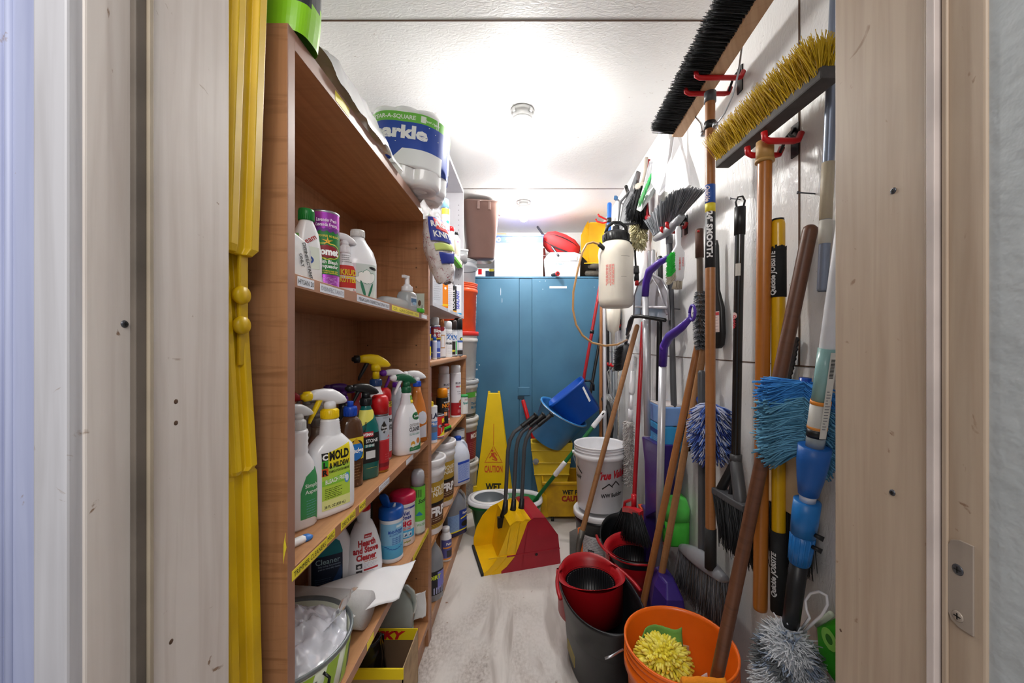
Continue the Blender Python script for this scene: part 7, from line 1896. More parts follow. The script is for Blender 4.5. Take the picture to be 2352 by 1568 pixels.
for k in range(900):
 z_ = rnd(-0.09, 0.085); a = rnd(0, 2 * pi); pr = sqrt(max(0.05, 1 - (z_ / 0.098) ** 2))
 strand(m, (0.035 * pr * cos(a), 0.035 * pr * sin(a), z_), (cos(a), sin(a), rnd(-0.9, 0.1)), rnd(0.030, 0.046), 0.0032, (MC1, MC2, MC2, MC3, MC1)[k % 5], (0, 0, -0.014), 2, 0.7)
o = m.build('chenille_head', t); o['kind'] = 'stuff'
cb_ = PX(1578, 1000, 0.635)
t = thing('black_brush_head', 'fuzzy black brush poking out behind the blue and white duster', 'brush', tuple(cb_), 0)
m = MB(); m.tube([(0, 0, 0.06), (0.012, 0, -0.06)], 0.010, BLACKP, 8)
for k in range(900):
 u = rnd(-0.062, 0.066); a = rnd(0, 2 * pi); strand(m, (0.006 - u * 0.1, 0, u), (cos(a), sin(a), rnd(-0.2, 0.2)), 0.030, 0.0011, BR1)
o = m.build('bristles', t); o['kind'] = 'stuff'
m = MB(); m.tube([(0, 0, 0.06), (0.02, -0.01, 0.20), (0.035, 0.0, 0.29)], 0.006, BLACKP, 8); m.build('brush_handle', t); t.name = 'bristle_brush'
# --- 6 yellow pole with black foam grip
q0, q1 = PX(1789, 1405, 0.630), PX(1787, 503, 0.630)
FOAM = mat('black_foam_grip', '#19191a', 0.8, bump=0.3, bs=200)
t, L_ = pole('broom_handle', 'thick yellow broom pole with a torn black foam sleeve, right of the orange-brown handle', 'broom pole', q0, q1, 0.0155, mat('yellow_enamel', '#dda90a', 0.3, coat=0.3, var=0.06),
 [(683, 572, 'foam_sleeve', FOAM, 0.0025), (1405, 1218, 'lower_grip', FOAM, 0.0030), (506, 500, 'end_plug', BLACKP, -0.003)])
t.name = 'jobsite_pole'; t.name = 'yellow_pole'
b = Body([(0, 0.0185, 0.0185, 2), (L_, 0.0185, 0.0185, 2)]); d = MB()
class VertUp:
 def __init__(s, b, z0): s.b, s.z0 = b, z0
 def S(s, u, v, off): return s.b.S(-v, s.z0 + u, off)
dtext(d, VertUp(b, atpy(q0, q1, 628)), 'Quickie JOBSITE', 0.0, 0.006, 0.012, ink('#d0d0d0'), w=0.110, bold=0.04, shear=0.15); d.build('lettering', t); d = MB()
dtext(d, VertUp(b, atpy(q0, q1, 1315)), 'Quickie JOBSITE', 0.0, 0.006, 0.012, ink('#d0d0d0'), w=0.11, bold=0.04, shear=0.15); d.build('lettering', t)
m = MB()
for k in range(26):
 a = 2 * pi * k / 26; z_ = atpy(q0, q1, 572)
 m.box((-0.0022, -0.0008, -0.004), (0.0022, 0.001, rnd(0.0, 0.008)), FOAM, Matrix.Translation((0, 0, z_)) @ Matrix.Rotation(a, 4, 'Z') @ Matrix.Translation((0, 0.0172, 0)))
m.build('torn_edge', t)
# --- 7 dark wooden pole leaning in front
OB = Vector((0.440, 1.120, 0.0))
q0, q1 = Vector((0.435, 1.020, 0.075)), PX(1863, 517, 0.655)
pole('wooden_pole', 'thick dark brown wooden pole leaning diagonally out of the orange bucket', 'pole', q0, q1, 0.0155, DHANDW, n=24)
# --- 8 pruning saw
t = thing('pruning_saw', 'black serrated blade showing behind the thick dark wooden pole', 'saw', tuple(PX(1822, 830, 0.668)), 0)
SM = Matrix(((0, 0, 1, 0), (0, 1, 0, 0), (1, 0, 0, 0), (0, 0, 0, 1)))
outl = []
for k in range(21):
 u = k / 20; z_ = 0.06 - 0.12 * u; y_ = -0.016 + 0.035 * u ** 1.5
 outl.append((z_, y_ - (0.004 if k % 2 else 0)))
outl += [(-0.06, 0.045), (0.0, 0.020), (0.05, 0.002), (0.062, -0.008)]
m = MB(); m.prism(outl, -0.002, 0.002, BLACKP, SM); m.build('blade', t)
m = MB(); m.tube([(0.004, 0.01, -0.05), (0.002, 0.02, -0.11), (0.002, 0.02, -0.15)], 0.010, BLACKP, 10); m.build('saw_handle', t)
# --- 9 wood block brush hanging behind the yellow pole
y0_, y1_ = ry(1760, 0.655), ry(1862, 0.655)
t = thing('block_brush', 'unpainted wood-block brush with red handwriting, hanging behind the yellow pole', 'brush', (0.655, (y0_ + y1_) / 2, 0.86), 0)
hy = abs(y0_ - y1_) / 2
m = MB(); m.box((-0.014, -hy, -0.03), (0.014, hy, 0.135), mat('bare_pine', '#c3a987', 0.7, var=0.08)); m.build('wood_block', t, bevel=0.004)
m = MB(); f = Flat((-0.0142, 0, 0), (0, -1, 0), (0, 0, 1)); dtext(m, f, 'Hall floor', -0.052, 0.06, 0.018, ink('#b84a50'), w=0.10, rot=80, shear=0.3); dtext(m, f, 'JANIT', -0.068, 0.05, 0.012, ink('#b84a50'), w=0.07, rot=75, shear=0.3); m.build('handwriting', t)
m = MB(); tuft_row(m, (0, hy - 0.005, -0.028), (0, -hy + 0.005, -0.028), (0.020, 0, 0), (-0.02, 0, -1), 0.120, 24, 3, 9, 0.0014, [BR1, BRM, BR2], 0.08, 0.004, lvar=0.2); o = m.build('bristles', t); o['kind'] = 'stuff'
# --- 10 blue extension duster: the row of sleeves
XD = 0.600
D0, D1 = PX(1810, 1478, XD), PX(1948, 455, XD)
inv = frame(D0, D1, front=(-0.55, -0.83, 0)).inverted()
t = thing('extension_duster', 'telescopic duster with two blue locking collars, black grip and a grey fluffy head', 'duster', matrix=frame(D0, D1, front=(-0.55, -0.83, 0)))
def zz_(py): return atpy(D0, D1, py)
SKYC = mat('azure_collar', '#1c72bc', 0.35, var=0.03)
def seg(nm, rows, mt, flutes=0, n=36):
 m = MB(); prof = [(r_, zz_(py)) for py, r_ in rows]; prof.sort(key=lambda q: q[1])
 m.lathe([(prof[0][0] * 0.7, prof[0][1])] + prof + [(prof[-1][0] * 0.8, prof[-1][1])], mt, n)
 for k in range(flutes):
  a = 2 * pi * k / flutes; r0_, z0_ = prof[0]; r1_, z1_ = prof[-1]
  m.tube([(r0_ * cos(a), r0_ * sin(a), z0_ + 0.004), (r1_ * cos(a), r1_ * sin(a), z1_ - 0.004)], 0.0022, mt, 6)
 return m.build(nm, t)
seg('black_grip', [(1450, 0.0165), (1400, 0.0170), (1292, 0.0175)], BLACKP)
seg('lower_collar', [(1291, 0.0195), (1262, 0.0215), (1225, 0.0220)], SKYC, 14)
seg('lower_collar_top', [(1225, 0.0235), (1190, 0.0250), (1150, 0.0250)], SKYC)
seg('white_neck', [(1152, 0.0150), (1120, 0.0155)], WHITEP)
seg('upper_collar', [(1135, 0.0185), (1100, 0.0240), (1060, 0.0285), (1025, 0.0295)], mat('ultramarine_collar', '#1e5fb0', 0.4), 0)
seg('clear_sleeve', [(1028, 0.0165), (995, 0.0168)], mat('clear_tube', '#ccd6da', 0.15, trans=0.5))
seg('label_sleeve', [(997, 0.0172), (985, 0.0175), (925, 0.0175)], ink('#c9c6be'))
seg('black_band', [(1002, 0.0178), (985, 0.0178)], BLACKP); seg('orange_band', [(928, 0.0180), (920, 0.0180)], ink('#e0892a')); seg('orange_line', [(984, 0.0180), (978, 0.0180)], ink('#d88a3a'))
seg('teal_tube', [(920, 0.0165), (800, 0.0165)], mat('pale_teal_tube', '#9cc9c6', 0.25, trans=0.15))
m = MB(); b = Body([(0, 0.0185, 0.0185, 2), (2, 0.0185, 0.0185, 2)]); za, zb2 = zz_(1000), zz_(806)
drect(m, b, 0.004, za, 0.017, zb2, ink('#d8d5cc'), 0.0012, 6)
for k in range(14): drect(m, b, 0.006, zb2 - 0.015 - k * 0.0028, 0.013, zb2 - 0.0135 - k * 0.0028, INK, 0.0018, 1)
for k in range(14): drect(m, b, 0.006, za + 0.02 + k * 0.006, 0.006 + rnd(0.003, 0.009), za + 0.0215 + k * 0.006, ink('#6a6a70'), 0.0018, 1)
m.build('paper_label', t)
for py in (1213, 1240):
 m = MB(); z_ = zz_(py); m.tube([(0.015, -0.012, z_), (0.034, -0.018, z_ - 0.002)], [0.004, 0.0055], BLACKP, 10); m.build('lock_button', t)
FL1, FL2, FL3, FL4 = mat('fluff_light', '#dadde2', 0.95), mat('fluff_mid', '#b4b9bf', 0.95), mat('fluff_blue', '#98a6bb', 0.95), mat('fluff_dark', '#6b6f72', 0.95)
m = MB(); C0_ = Vector((0.585, 0.872, 0.475)) - D0
RX, RY, RZ = 0.066, 0.085, 0.150
M_ = frame(D0, D1, front=(-0.55, -0.83, 0)).to_3x3().inverted()
core = MB()
for k in range(4200):
 z_ = rnd(-1, 1); a = rnd(0, 2 * pi); s_ = sqrt(1 - z_ * z_) ** 0.7
 p = Vector((RX * 0.78 * s_ * cos(a), RY * 0.78 * s_ * sin(a), RZ * 0.86 * z_))
 n_ = Vector((cos(a) * s_, sin(a) * s_, z_ * 0.6 + rnd(-0.5, 0.2)))
 c_ = noise.noise(p * 22)
 strand(core, C0_ + p, n_, rnd(0.012, 0.022), 0.0027, FL4 if c_ < -0.28 else FL3 if c_ < -0.1 else FL1 if c_ > 0.02 else FL2, Vector((rnd(-1, 1), rnd(-1, 1), rnd(-1.6, 0.3))) * 0.009, 2, 0.45)
core.sup([(-0.13, 0.02, 0.02, 2), (-0.10, 0.042, 0.055, 2), (0, 0.052, 0.068, 2), (0.10, 0.042, 0.055, 2), (0.13, 0.02, 0.02, 2)], FL2, 24, Matrix.Translation(C0_))
core.v = [tuple(M_ @ Vector(p)) for p in core.v]; o = core.build('fluffy_head', t); o['kind'] = 'stuff'
m = MB(); pts = [PX(px, py, 0.615) for px, py in ((1840, 1445), (1860, 1418), (1852, 1400), (1850, 1378), (1862, 1362), (1882, 1358), (1899, 1368), (1901, 1388), (1888, 1412), (1866, 1432), (1845, 1452))]
m.tube(pts, 0.0028, WHITEP, 8); inM(m, inv).build('hanging_string', t)
pole('corrugated_tube', 'white ribbed plastic tube standing in the top of the telescopic duster', 'tube', D1 + (D0 - D1) * 0.352, PX(1958, 400, 0.61), 0.0150, mat('white_ribbed_plastic', '#dfe0e4', 0.4), n=14)
# blue fluffy brush around it
cbp = PX(1850, 955, 0.625)
t = thing('fluffy_brush', 'shaggy blue split brush hanging on the wall behind the telescopic duster', 'brush', tuple(cbp), 0)
BB1, BB2, BB3 = mat('blue_fringe', '#3a8ad8', 0.85), mat('dusty_blue_fringe', '#6fb0d4', 0.9), mat('deep_blue_fringe', '#4a86a8', 0.9)
m = MB(); m.tube([(0, 0, 0.085), (0, 0.01, 0), (0, 0, -0.075)], 0.012, mat('cobalt_plastic', '#0f4ab0', 0.3), 12); m.tube([(0.02, -0.03, 0.06), (0.03, -0.045, 0.12), (0.035, -0.05, 0.19)], 0.006, BLACKP, 8); m.build('core', t)
m = MB()
for k in range(6000):
 z_ = rnd(-0.075, 0.078); left = k % 3 > 0
 a = rnd(-0.9, 0.9)
 dv = Vector((-0.72 * cos(a), 0.60 * cos(a), 0.55 * sin(a) * 0.6 - 0.15)) if left else Vector((0.2, -0.8 * cos(a), 0.4 * sin(a) - 0.35))
 l_ = rnd(0.060, 0.086) if left else rnd(0.045, 0.065)
 top_ = z_ > 0.045
 strand(m, (rnd(-0.01, 0.01), rnd(-0.01, 0.01), z_), dv, l_, 0.0015, BB1 if top_ else (BB2 if noise.noise(Vector((a * 2, z_ * 30, k % 3))) > -0.1 else BB3), Vector((rnd(-1, 1), rnd(-1, 1), rnd(-1.5, 0))) * 0.012, 2, 1.1)
o = m.build('blue_fringe', t); o['kind'] = 'stuff'
# --- 11 bluish steel tube with a paper label, far right
pole('steel_pole', 'blue-grey metal extension pole with a tan paper label beside the right door jamb', 'pole', PX(1889, 670, 0.645), PX(1921, -40, 0.645), 0.0105, mat('blue_grey_metal', '#8b94a6', 0.3, metal=0.5),
     [(505, 372, 'paper_label', ink('#b8ab92'), 0.0012), (560, 505, 'white_label', ink('#c9c4b8'), 0.0012), (670, 640, 'end_tip', DSTEEL, -0.003)])
nail(1872, 445, 'long nail sticking out of the bare wall near the metal extension pole', l=0.04)
t = thing('green_packet', 'bright green plastic packet hanging by the wall beside the grey fluffy head', 'packet', tuple(PX(1912, 1485, 0.664)), 0)
m = MB(); m.loft([[(-0.008, -0.05, -0.07), (0.010, -0.05, -0.07), (0.010, 0.03, -0.055), (-0.008, 0.03, -0.055)], [(-0.010, -0.055, 0.0), (0.010, -0.055, 0.0), (0.010, 0.035, 0.02), (-0.010, 0.035, 0.02)], [(-0.004, -0.055, 0.07), (0.008, -0.055, 0.07), (0.008, -0.01, 0.07), (-0.004, -0.01, 0.07)]], mat('vivid_green_film', '#38a826', 0.3, coat=0.3), False); m.build('packet_body', t, bevel=0.004)
m = MB(); m.tube([(-0.006, 0.036, 0.02), (-0.006, -0.005, 0.075)], 0.006, ink('#c6d0b8'), 8); m.build('white_seal', t)
m = MB(); f = Flat((-0.0105, 0, 0), (0, -1, 0), (0, 0, 1)); dell(m, f, 0.005, 0.02, 0.022, 0.022, ink('#8fd05c')); dell(m, f, 0.005, 0.02, 0.010, 0.010, ink('#3c7a2c'), 0.001); m.build('print', t)

# ================================================================ RIGHT SIDE, FARTHER BACK
# sprayer
T0 = Vector((0.480, 2.08, 1.440))
t = thing('pump_sprayer', 'translucent white garden sprayer tank with black screw cap and tan looping hose', 'sprayer', tuple(T0), 0)
TK = mat('milky_tank', '#e9e2d4', 0.35, sss=0.3, trans=0.05, var=0.03)
m = MB(); m.lathe([(0.03, 0.004), (0.07, 0.0), (0.086, 0.012), (0.091, 0.04), (0.090, 0.25), (0.094, 0.28), (0.090, 0.31), (0.078, 0.335), (0.060, 0.348), (0.058, 0.365)], TK, 48); m.build('tank', t)
m = MB(); m.lathe([(0.066, 0.345), (0.069, 0.350), (0.069, 0.385), (0.055, 0.400), (0.02, 0.405), (0.018, 0.43), (0.001, 0.43)], BLACKP, 40)
for k in range(24): m.box((-0.003, -0.001, 0.352), (0.003, 0.002, 0.384), BLACKP, Matrix.Rotation(2 * pi * k / 24, 4, 'Z') @ Matrix.Translation((0, 0.0695, 0)))
m.build('screw_cap', t)
m = MB(); m.tube([(-0.055, 0, 0.395), (-0.045, 0, 0.43), (-0.015, 0, 0.452), (0.02, 0, 0.452), (0.05, 0, 0.43), (0.058, 0, 0.395)], 0.009, BLACKP, 12); m.tube([(0.05, -0.03, 0.345), (0.068, -0.045, 0.325)], 0.010, BLACKP, 10); m.build('pump_handle', t)
m = MB(); hp = [PY(px, py, Y) - T0 for px, py, Y in ((1388, 569, 2.03), (1376, 561, 2.02), (1362, 556, 2.02), (1348, 560, 2.02), (1337, 580, 2.02), (1327, 620, 2.03), (1317, 670, 2.04), (1316, 710, 2.05), (1323, 745, 2.05), (1338, 770, 2.05), (1360, 787, 2.06), (1390, 794, 2.07), (1418, 791, 2.10), (1440, 780, 2.14))]
m.tube(hp, 0.0058, mat('tan_hose', '#c89a62', 0.3, trans=0.15, coat=0.3), 12); m.build('hose', t)
m = MB(); m.tube([hp[0] + Vector((0.012, 0.01, -0.012)), hp[1] + Vector((-0.002, 0, 0.002))], 0.0115, BLACKP, 12); m.build('hose_fitting', t)
m = MB(); b = Body([(0, 0.091, 0.091, 2), (0.25, 0.091, 0.091, 2)])
for k in range(6):
 dlines(m, Vert(b, 0.215), 0.0, 0.11, -0.075 + k * 0.008, -0.068 + k * 0.008, 1, ink('#d87a70'), 0.004, 0.001, 0.15)
for v, l_ in ((0.255, 0.05), (0.150, 0.03)): drect(m, b, 0.005, v, 0.005 + l_, v + 0.002, ink('#8c8478'))
m.build('red_print', t)
m = MB(); m.tube([(XR - T0.x, 0, 0.455), (-0.002, 0, 0.440), (-0.012, 0, 0.452)], 0.006, DGREYP, 8); o = m.build('wall_hook_rod', t)
# blue extension handle in red clip
pole('paint_pole', 'bright blue pole handle held in a red clip above the sprayer', 'pole', PX(1396, 642, 0.610), PX(1400, 465, 0.610), 0.0165, mat('bright_blue_grip', '#2b6fd0', 0.35), [(512, 500, 'black_ring', BLACKP, 0.001)])
t = thing('wall_clip', 'red spring clip gripping the bright blue pole handle', 'clip', tuple(PX(1396, 508, 0.66)), 0)
m = MB(); m.tube([(0.018, 0, 0), (-0.03, -0.03, 0.01), (-0.075, -0.035, 0.03), (-0.085, -0.035, 0.045)], 0.007, REDP, 10); m.tube([(0.018, 0, 0), (-0.03, 0.03, -0.005), (-0.08, 0.035, 0.01), (-0.09, 0.035, 0.03)], 0.007, REDP, 10); m.build('clip_arms', t)
# hanging cluster: grey dustpan with brush
def plate(name, label, cat, pts, X0, X1, mt, thick=0.006, bev=0.003):
 """flat-ish moulded piece lying along the wall: outline given as photograph pixels on planes X0 (first point) .. X1"""
 P_ = [PX(px, py, x) for (px, py), x in zip(pts, X0 if isinstance(X0, list) else [X0] * len(pts))]
 c = sum(P_, Vector()) / len(P_)
 n_ = (P_[1] - P_[0]).cross(P_[2] - P_[0]).normalized()
 if n_.x > 0: n_ = -n_
 t = thing(name, label, cat, tuple(c), 0)
 m = MB(); m.loft([[tuple(p - c - n_ * thick / 2) for p in P_], [tuple(p - c + n_ * thick / 2) for p in P_]], mt, False); m.build('plate', t, bevel=bev)
 return t, P_, c, n_
GDP = mat('grey_dustpan_plastic', '#8c8d90', 0.4)
t, P_, c, n_ = plate('hand_dustpan', 'grey hand dustpan pointing down, hanging highest beside the dark brush', 'dustpan', [(1463, 395), (1446, 440), (1432, 470), (1420, 530), (1466, 503), (1468, 470), (1463, 440), (1470, 396)], [0.60, 0.60, 0.56, 0.53, 0.60, 0.63, 0.63, 0.62], None, GDP)
m = MB(); 
m.tube([P_[1] - c, P_[2] - c + Vector((-0.02, 0, 0.012)), P_[3] - c + Vector((-0.004, 0, 0))], [0.006, 0.008, 0.003], mat('shade_grey_plastic', '#6f7073', 0.45), 8); m.build('side_wall', t)
def brushy(name, label, rows, X, mats, n, l, d, r=0.0012, handle=None, hm=None, w=0.02):
 """hand brush hanging on the wall: bristles along a spine given by photograph pixels"""
 S_ = [PX(px, py, X) for px, py in rows]; c = S_[0]
 t = thing(name, label, 'brush', tuple(c), 0)
 m = MB(); m.tube([p - c for p in S_], w * 0.5, hm or BLACKP, 10); 
 if handle: m.tube([PX(px, py, x) - c for px, py, x in handle], 0.009, hm or BLACKP, 10)
 m.build('brush_handle', t)
 m = MB()
 for k in range(n):
  u = random.random() * (len(S_) - 1); i = int(u); q = S_[i].lerp(S_[min(i + 1, len(S_) - 1)], u - i) - c
  strand(m, q + Vector((rnd(-w, w) * 0.4, rnd(-w, w) * 0.4, 0)), Vector(d) + Vector((rnd(-0.15, 0.15), rnd(-0.15, 0.15), rnd(-0.15, 0.15))), l * rnd(0.85, 1.1), r, mats[k % len(mats)], tip=0.6)
 o = m.build('bristles', t); o['kind'] = 'stuff'
 return t
brushy('hand_brush', 'small dark grey hand brush tucked against the grey hand dustpan', [(1458, 445), (1455, 480)], 0.60, [BR2, GR2], 500, 0.075, (-0.35, 0.2, -0.9), handle=[(1458, 445, 0.60), (1463, 400, 0.615), (1466, 393, 0.62)], hm=DGREYP, w=0.035)
brushy('counter_brush', 'wide black brush hanging behind the white dustpan with the green brush', [(1463, 430), (1480, 428)], 0.62, [BR1, BRM], 700, 0.19, (-0.1, 0.05, -1), r=0.002, handle=[(1475, 425, 0.62), (1482, 395, 0.63), (1485, 362, 0.64)], hm=mat('greyed_wood', '#b7aca0', 0.7), w=0.045)
brushy('counter_brush', 'black brush with a maroon back, below the white dustpan', [(1496, 500), (1478, 500)], 0.635, [BR1, BRM], 420, 0.055, (-0.1, 0.4, -0.9), r=0.0018, handle=[(1488, 498, 0.635), (1480, 405, 0.655), (1488, 380, 0.655), (1490, 365, 0.655)], hm=mat('maroon_handle', '#b02a34', 0.4), w=0.03)
t, P_, c, n_ = plate('hand_dustpan', 'white hand dustpan with a green-bristled brush clipped inside', 'dustpan', [(1493, 372), (1480, 425), (1463, 482), (1471, 486), (1503, 443), (1512, 415), (1514, 385), (1505, 368)], [0.60, 0.60, 0.57, 0.58, 0.64, 0.65, 0.65, 0.64], None, WHITEP, 0.008)
m = MB(); GN1, GN2 = mat('green_bristle', '#3fc46a', 0.6), mat('dull_green_bristle', '#7a9a78', 0.8)
e0, e1 = PX(1502, 400, 0.618) - c, PX(1478, 456, 0.585) - c
for k in range(700):
 u = random.random(); q = e0.lerp(e1, u ** 0.8); strand(m, q + Vector((-0.012, rnd(-0.03, 0.03) * (0.3 + u), rnd(-0.01, 0.01))), (-0.2, rnd(-0.5, -0.1), -0.75), rnd(0.03, 0.05), 0.0016, GN1 if random.random() > u * 0.8 else GN2, tip=0.6)
o = m.build('green_bristles', t); o['kind'] = 'stuff'
for lab, pts, X0, cat in (('large smooth white plastic shovel blade nearest the highest broom, hung on the wall', [(1545, 300), (1535, 380), (1530, 440), (1560, 450), (1586, 425), (1578, 375), (1568, 345), (1560, 300)], [0.62, 0.61, 0.60, 0.62, 0.645, 0.655, 0.655, 0.65], 'shovel'),
                     ('second white plastic shovel blade, overlapped by the nearer white one', [(1512, 320), (1500, 372), (1497, 420), (1515, 450), (1532, 425), (1540, 380), (1540, 322), (1525, 305)], [0.63, 0.62, 0.60, 0.61, 0.645, 0.655, 0.655, 0.65], 'shovel')):
 t, P_, c, n_ = plate('snow_shovel', lab, cat, pts, X0, None, WHITEP, 0.012, 0.005)
 t.name = 'plastic_shovel'
 m = MB(); m.tube([(P_[0] + P_[-1]) / 2 - c, (P_[0] + P_[-1]) / 2 - c + Vector((0, 0, 0.07))], 0.012, WHITEP, 10); m.build('shaft_socket', t)
CF1, CF2 = mat('cream_wool', '#e0d8b0', 0.95), mat('tan_wool', '#c0b486', 0.95)
cw = PX(1467, 530, 0.620); t = thing('wool_duster', 'cream lambswool duster hanging under the black brushes', 'duster', tuple(cw), 0)
m = MB(); m.sup([(-0.08, 0.015, 0.015, 2), (-0.05, 0.03, 0.035, 2), (0.05, 0.03, 0.04, 2), (0.08, 0.015, 0.02, 2)], CF2, 20)
for k in range(900):
 z_ = rnd(-0.09, 0.085); a = rnd(0, 2 * pi); s_ = sqrt(max(0.1, 1 - (z_ / 0.1) ** 2)); strand(m, (0.026 * s_ * cos(a), 0.036 * s_ * sin(a), z_), (cos(a), sin(a), rnd(-0.9, -0.1)), rnd(0.018, 0.03), 0.0035, (CF1, CF2, CF1)[k % 3], (0, 0, -0.008), 2, 0.5)
o = m.build('wool_head', t); o['kind'] = 'stuff'
m = MB(); m.tube([(0, 0, 0.07), (0.02, 0, 0.12), (0.045, 0, 0.17)], 0.007, DGREYP, 8); m.build('duster_handle', t)
t, L_ = rod('marker_brush', 'thin tool with a blue square tip above the sprayer', 'tool', PX(1430, 468, 0.66), PX(1416, 456, 0.60), 0.006, GREYP)
m = MB(); m.box((-0.012, -0.008, L_ - 0.004), (0.012, 0.008, L_ + 0.022), ink('#3a6ea0')); m.build('blue_tip', t)
rod('tool_handle', 'short black handle end sticking up left of the grey hand dustpan', 'tool', PX(1443, 446, 0.678), PX(1438, 428, 0.62), 0.011, BLACKP)[0].name = 'black_tool'
# white folded thing with holes behind the blue pole
t, P_, c, n_ = plate('plastic_board', 'white speckled plastic sheet on the wall between the blue pole and grey dustpan', 'sheet', [(1430, 478), (1410, 505), (1404, 545), (1412, 560), (1432, 540), (1442, 500)], 0.655, None, mat('speckled_white', '#e6e4e0', 0.5, var=0.15, vs=60), 0.006)
# grey upright broom on hook, bristles up
q0, q1 = PX(1549, 980, 0.640), PX(1537, 540, 0.640)
t, L_ = pole('upright_broom', 'grey angle broom hung bristles up on a red hook, fan of grey bristles', 'broom', q0, q1, 0.0128, mat('grey_painted_tube', '#5b5c60', 0.4, metal=0.3), [(560, 535, 'socket', GREYP, 0.002)])
inv = frame(q0, q1, front=(-0.55, -0.83, 0)).inverted()
A, B = PX(1506, 548, 0.610), PX(1566, 497, 0.610)
m = MB(); secs = []
for k in range(9):
 u = k / 8; p = A.lerp(B, u); s_ = 0.7 + 0.3 * sin(pi * u); secs.append([tuple(p + Vector((0.020 * s_ * cos(a), 0, 0.020 * s_ * sin(a) - 0.01 * sin(pi * u)))) for a in [2 * pi * j / 16 for j in range(16)]])
m.loft(secs, mat('pale_grey_hood', '#9b9da2', 0.35), True); m.tube([PX(1560, 520, 0.61), PX(1560, 545, 0.615)], 0.012, DGREYP, 12)
inM(m, inv).build('hood', t)
m = MB(); n1 = 22
for i in range(n1):
 u = (i + 0.5) / n1; q = A.lerp(B, u) + Vector((0, 0, 0.012)); tip = PX(1486 + 122 * u, 508 - 84 * sin(u * 1.9) + 10 * u, 0.600 - 0.02 * sin(pi * u)); dv = tip - q; l_ = dv.length
 for k in range(34): strand(m, q + Vector((rnd(-0.012, 0.012), rnd(-0.005, 0.005), 0)), dv.normalized() + Vector((rnd(-0.10, 0.10), rnd(-0.06, 0.06), 0)), l_ * rnd(0.92, 1.03), 0.0022, (GR1, GR2, GR3, GR2)[k % 4], tip=0.6)
o = inM(m, inv).build('bristles', t); o['kind'] = 'stuff'
hook('broom_hook', 'red wall hook holding the grey upright broom by its hood', 1.655, 1.728, 0.585, 0.032)
# white scrub brush with green bristles
c = PX(1558, 605, 0.600); t = thing('scrub_brush', 'white scrub brush with green and cream bristles and red handwriting', 'brush', tuple(c), 0)
t.rotation_euler = (0, 0, radians(28))
m = MB(); m.sup([(-0.070, 0.018, 0.010, 2.4), (-0.055, 0.026, 0.012, 2.6), (0.0, 0.034, 0.013, 2.6), (0.045, 0.032, 0.012, 2.6), (0.062, 0.018, 0.010, 2.2), (0.075, 0.011, 0.009, 2), (0.13, 0.014, 0.009, 2), (0.145, 0.008, 0.006, 2)], WHITEP, 30); m.build('brush_body', t)
m = MB()
for k in range(700):
 u = random.random(); z_ = 0.05 - 0.11 * u; strand(m, (-0.022, rnd(-0.008, 0.008), z_), (-0.75, rnd(-0.2, 0.2), -0.65), 0.042, 0.0016, mat('vivid_green_bristle', '#2ed045', 0.5) if u < 0.72 else mat('cream_bristle', '#cfc4b0', 0.7), tip=0.7)
for k in range(160): strand(m, (rnd(-0.015, 0.015), rnd(-0.008, 0.008), -0.062), (-0.2, rnd(-0.2, 0.2), -1), 0.040, 0.0016, mat('cream_bristle', '#cfc4b0', 0.7), tip=0.7)
o = m.build('bristles', t); o['kind'] = 'stuff'
m = MB(); b = Body([(-0.07, 0.03, 0.0125, 2.6), (0.06, 0.033, 0.0125, 2.6)]); dtext(m, VertUp(b, 0.0), 'ORIG', 0.005, -0.016, 0.010, ink('#d8504c'), w=0.035); dtext(m, VertUp(b, -0.005), 'THOMAN', 0.0, 0.002, 0.010, ink('#d8504c'), w=0.05); m.build('handwriting', t)
# purple-gripped poles
ALU = mat('white_aluminium', '#c3c3c8', 0.35, metal=0.4, var=0.03); PRP = mat('purple_grip', '#4a2c98', 0.33, var=0.03)
def purple(label, rows, foot, X, loop):
 base = PX(*foot, X); c = base
 t = thing('purple_handled_pole', label, 'pole', tuple(c), 0)
 k = PX(*rows[-1], X)
 m = MB(); m.tube([Vector((0, 0, 0)), k - c], 0.0150, ALU, 20); m.build('metal_tube', t)
 m = MB(); pts = [PX(px, py, X) - c for px, py in rows]
 pts[0].x += 0.02; pts[1].x += 0.008
 rs = [0.009, 0.015, 0.018, 0.017, 0.0165, 0.0165][:len(pts)]; rs += [0.0165] * (len(pts) - len(rs))
 m.tube(pts, rs, PRP, 18); m.build('curved_grip', t)
 m = MB()
 if loop:
  lc = PX(*loop, X) - c + Vector((0.02, 0, 0)); m.tube([lc + Vector((0, 0.022 * cos(a), 0.026 * sin(a))) for a in [2 * pi * j / 20 for j in range(21)]], 0.005, PRP, 10); m.build('hanging_loop', t)
  m = MB(); m.sup([(-0.015, 0.004, 0.003, 2), (0, 0.007, 0.004, 2), (0.015, 0.004, 0.003, 2)], mat('lilac_button', '#7a4ad0', 0.35), 16, Matrix.Translation(pts[-2] + Vector((-0.012, -0.010, 0.0)))); m.build('button', t)
 return t
purple('white pole with a curved purple grip, the taller one beside the clear dustpan', [(1528, 588), (1510, 603), (1492, 622), (1484, 648), (1482, 680)], (1487, 1000), 0.560, None)
purple('white pole with a curved purple grip ending in a ring, the lower of the two', [(1573, 730), (1560, 752), (1538, 772), (1525, 795), (1522, 840)], (1512, 1330), 0.560, (1577, 718))
nail(1562, 710, 'small nail holding the ring of the lower purple grip', l=0.05)
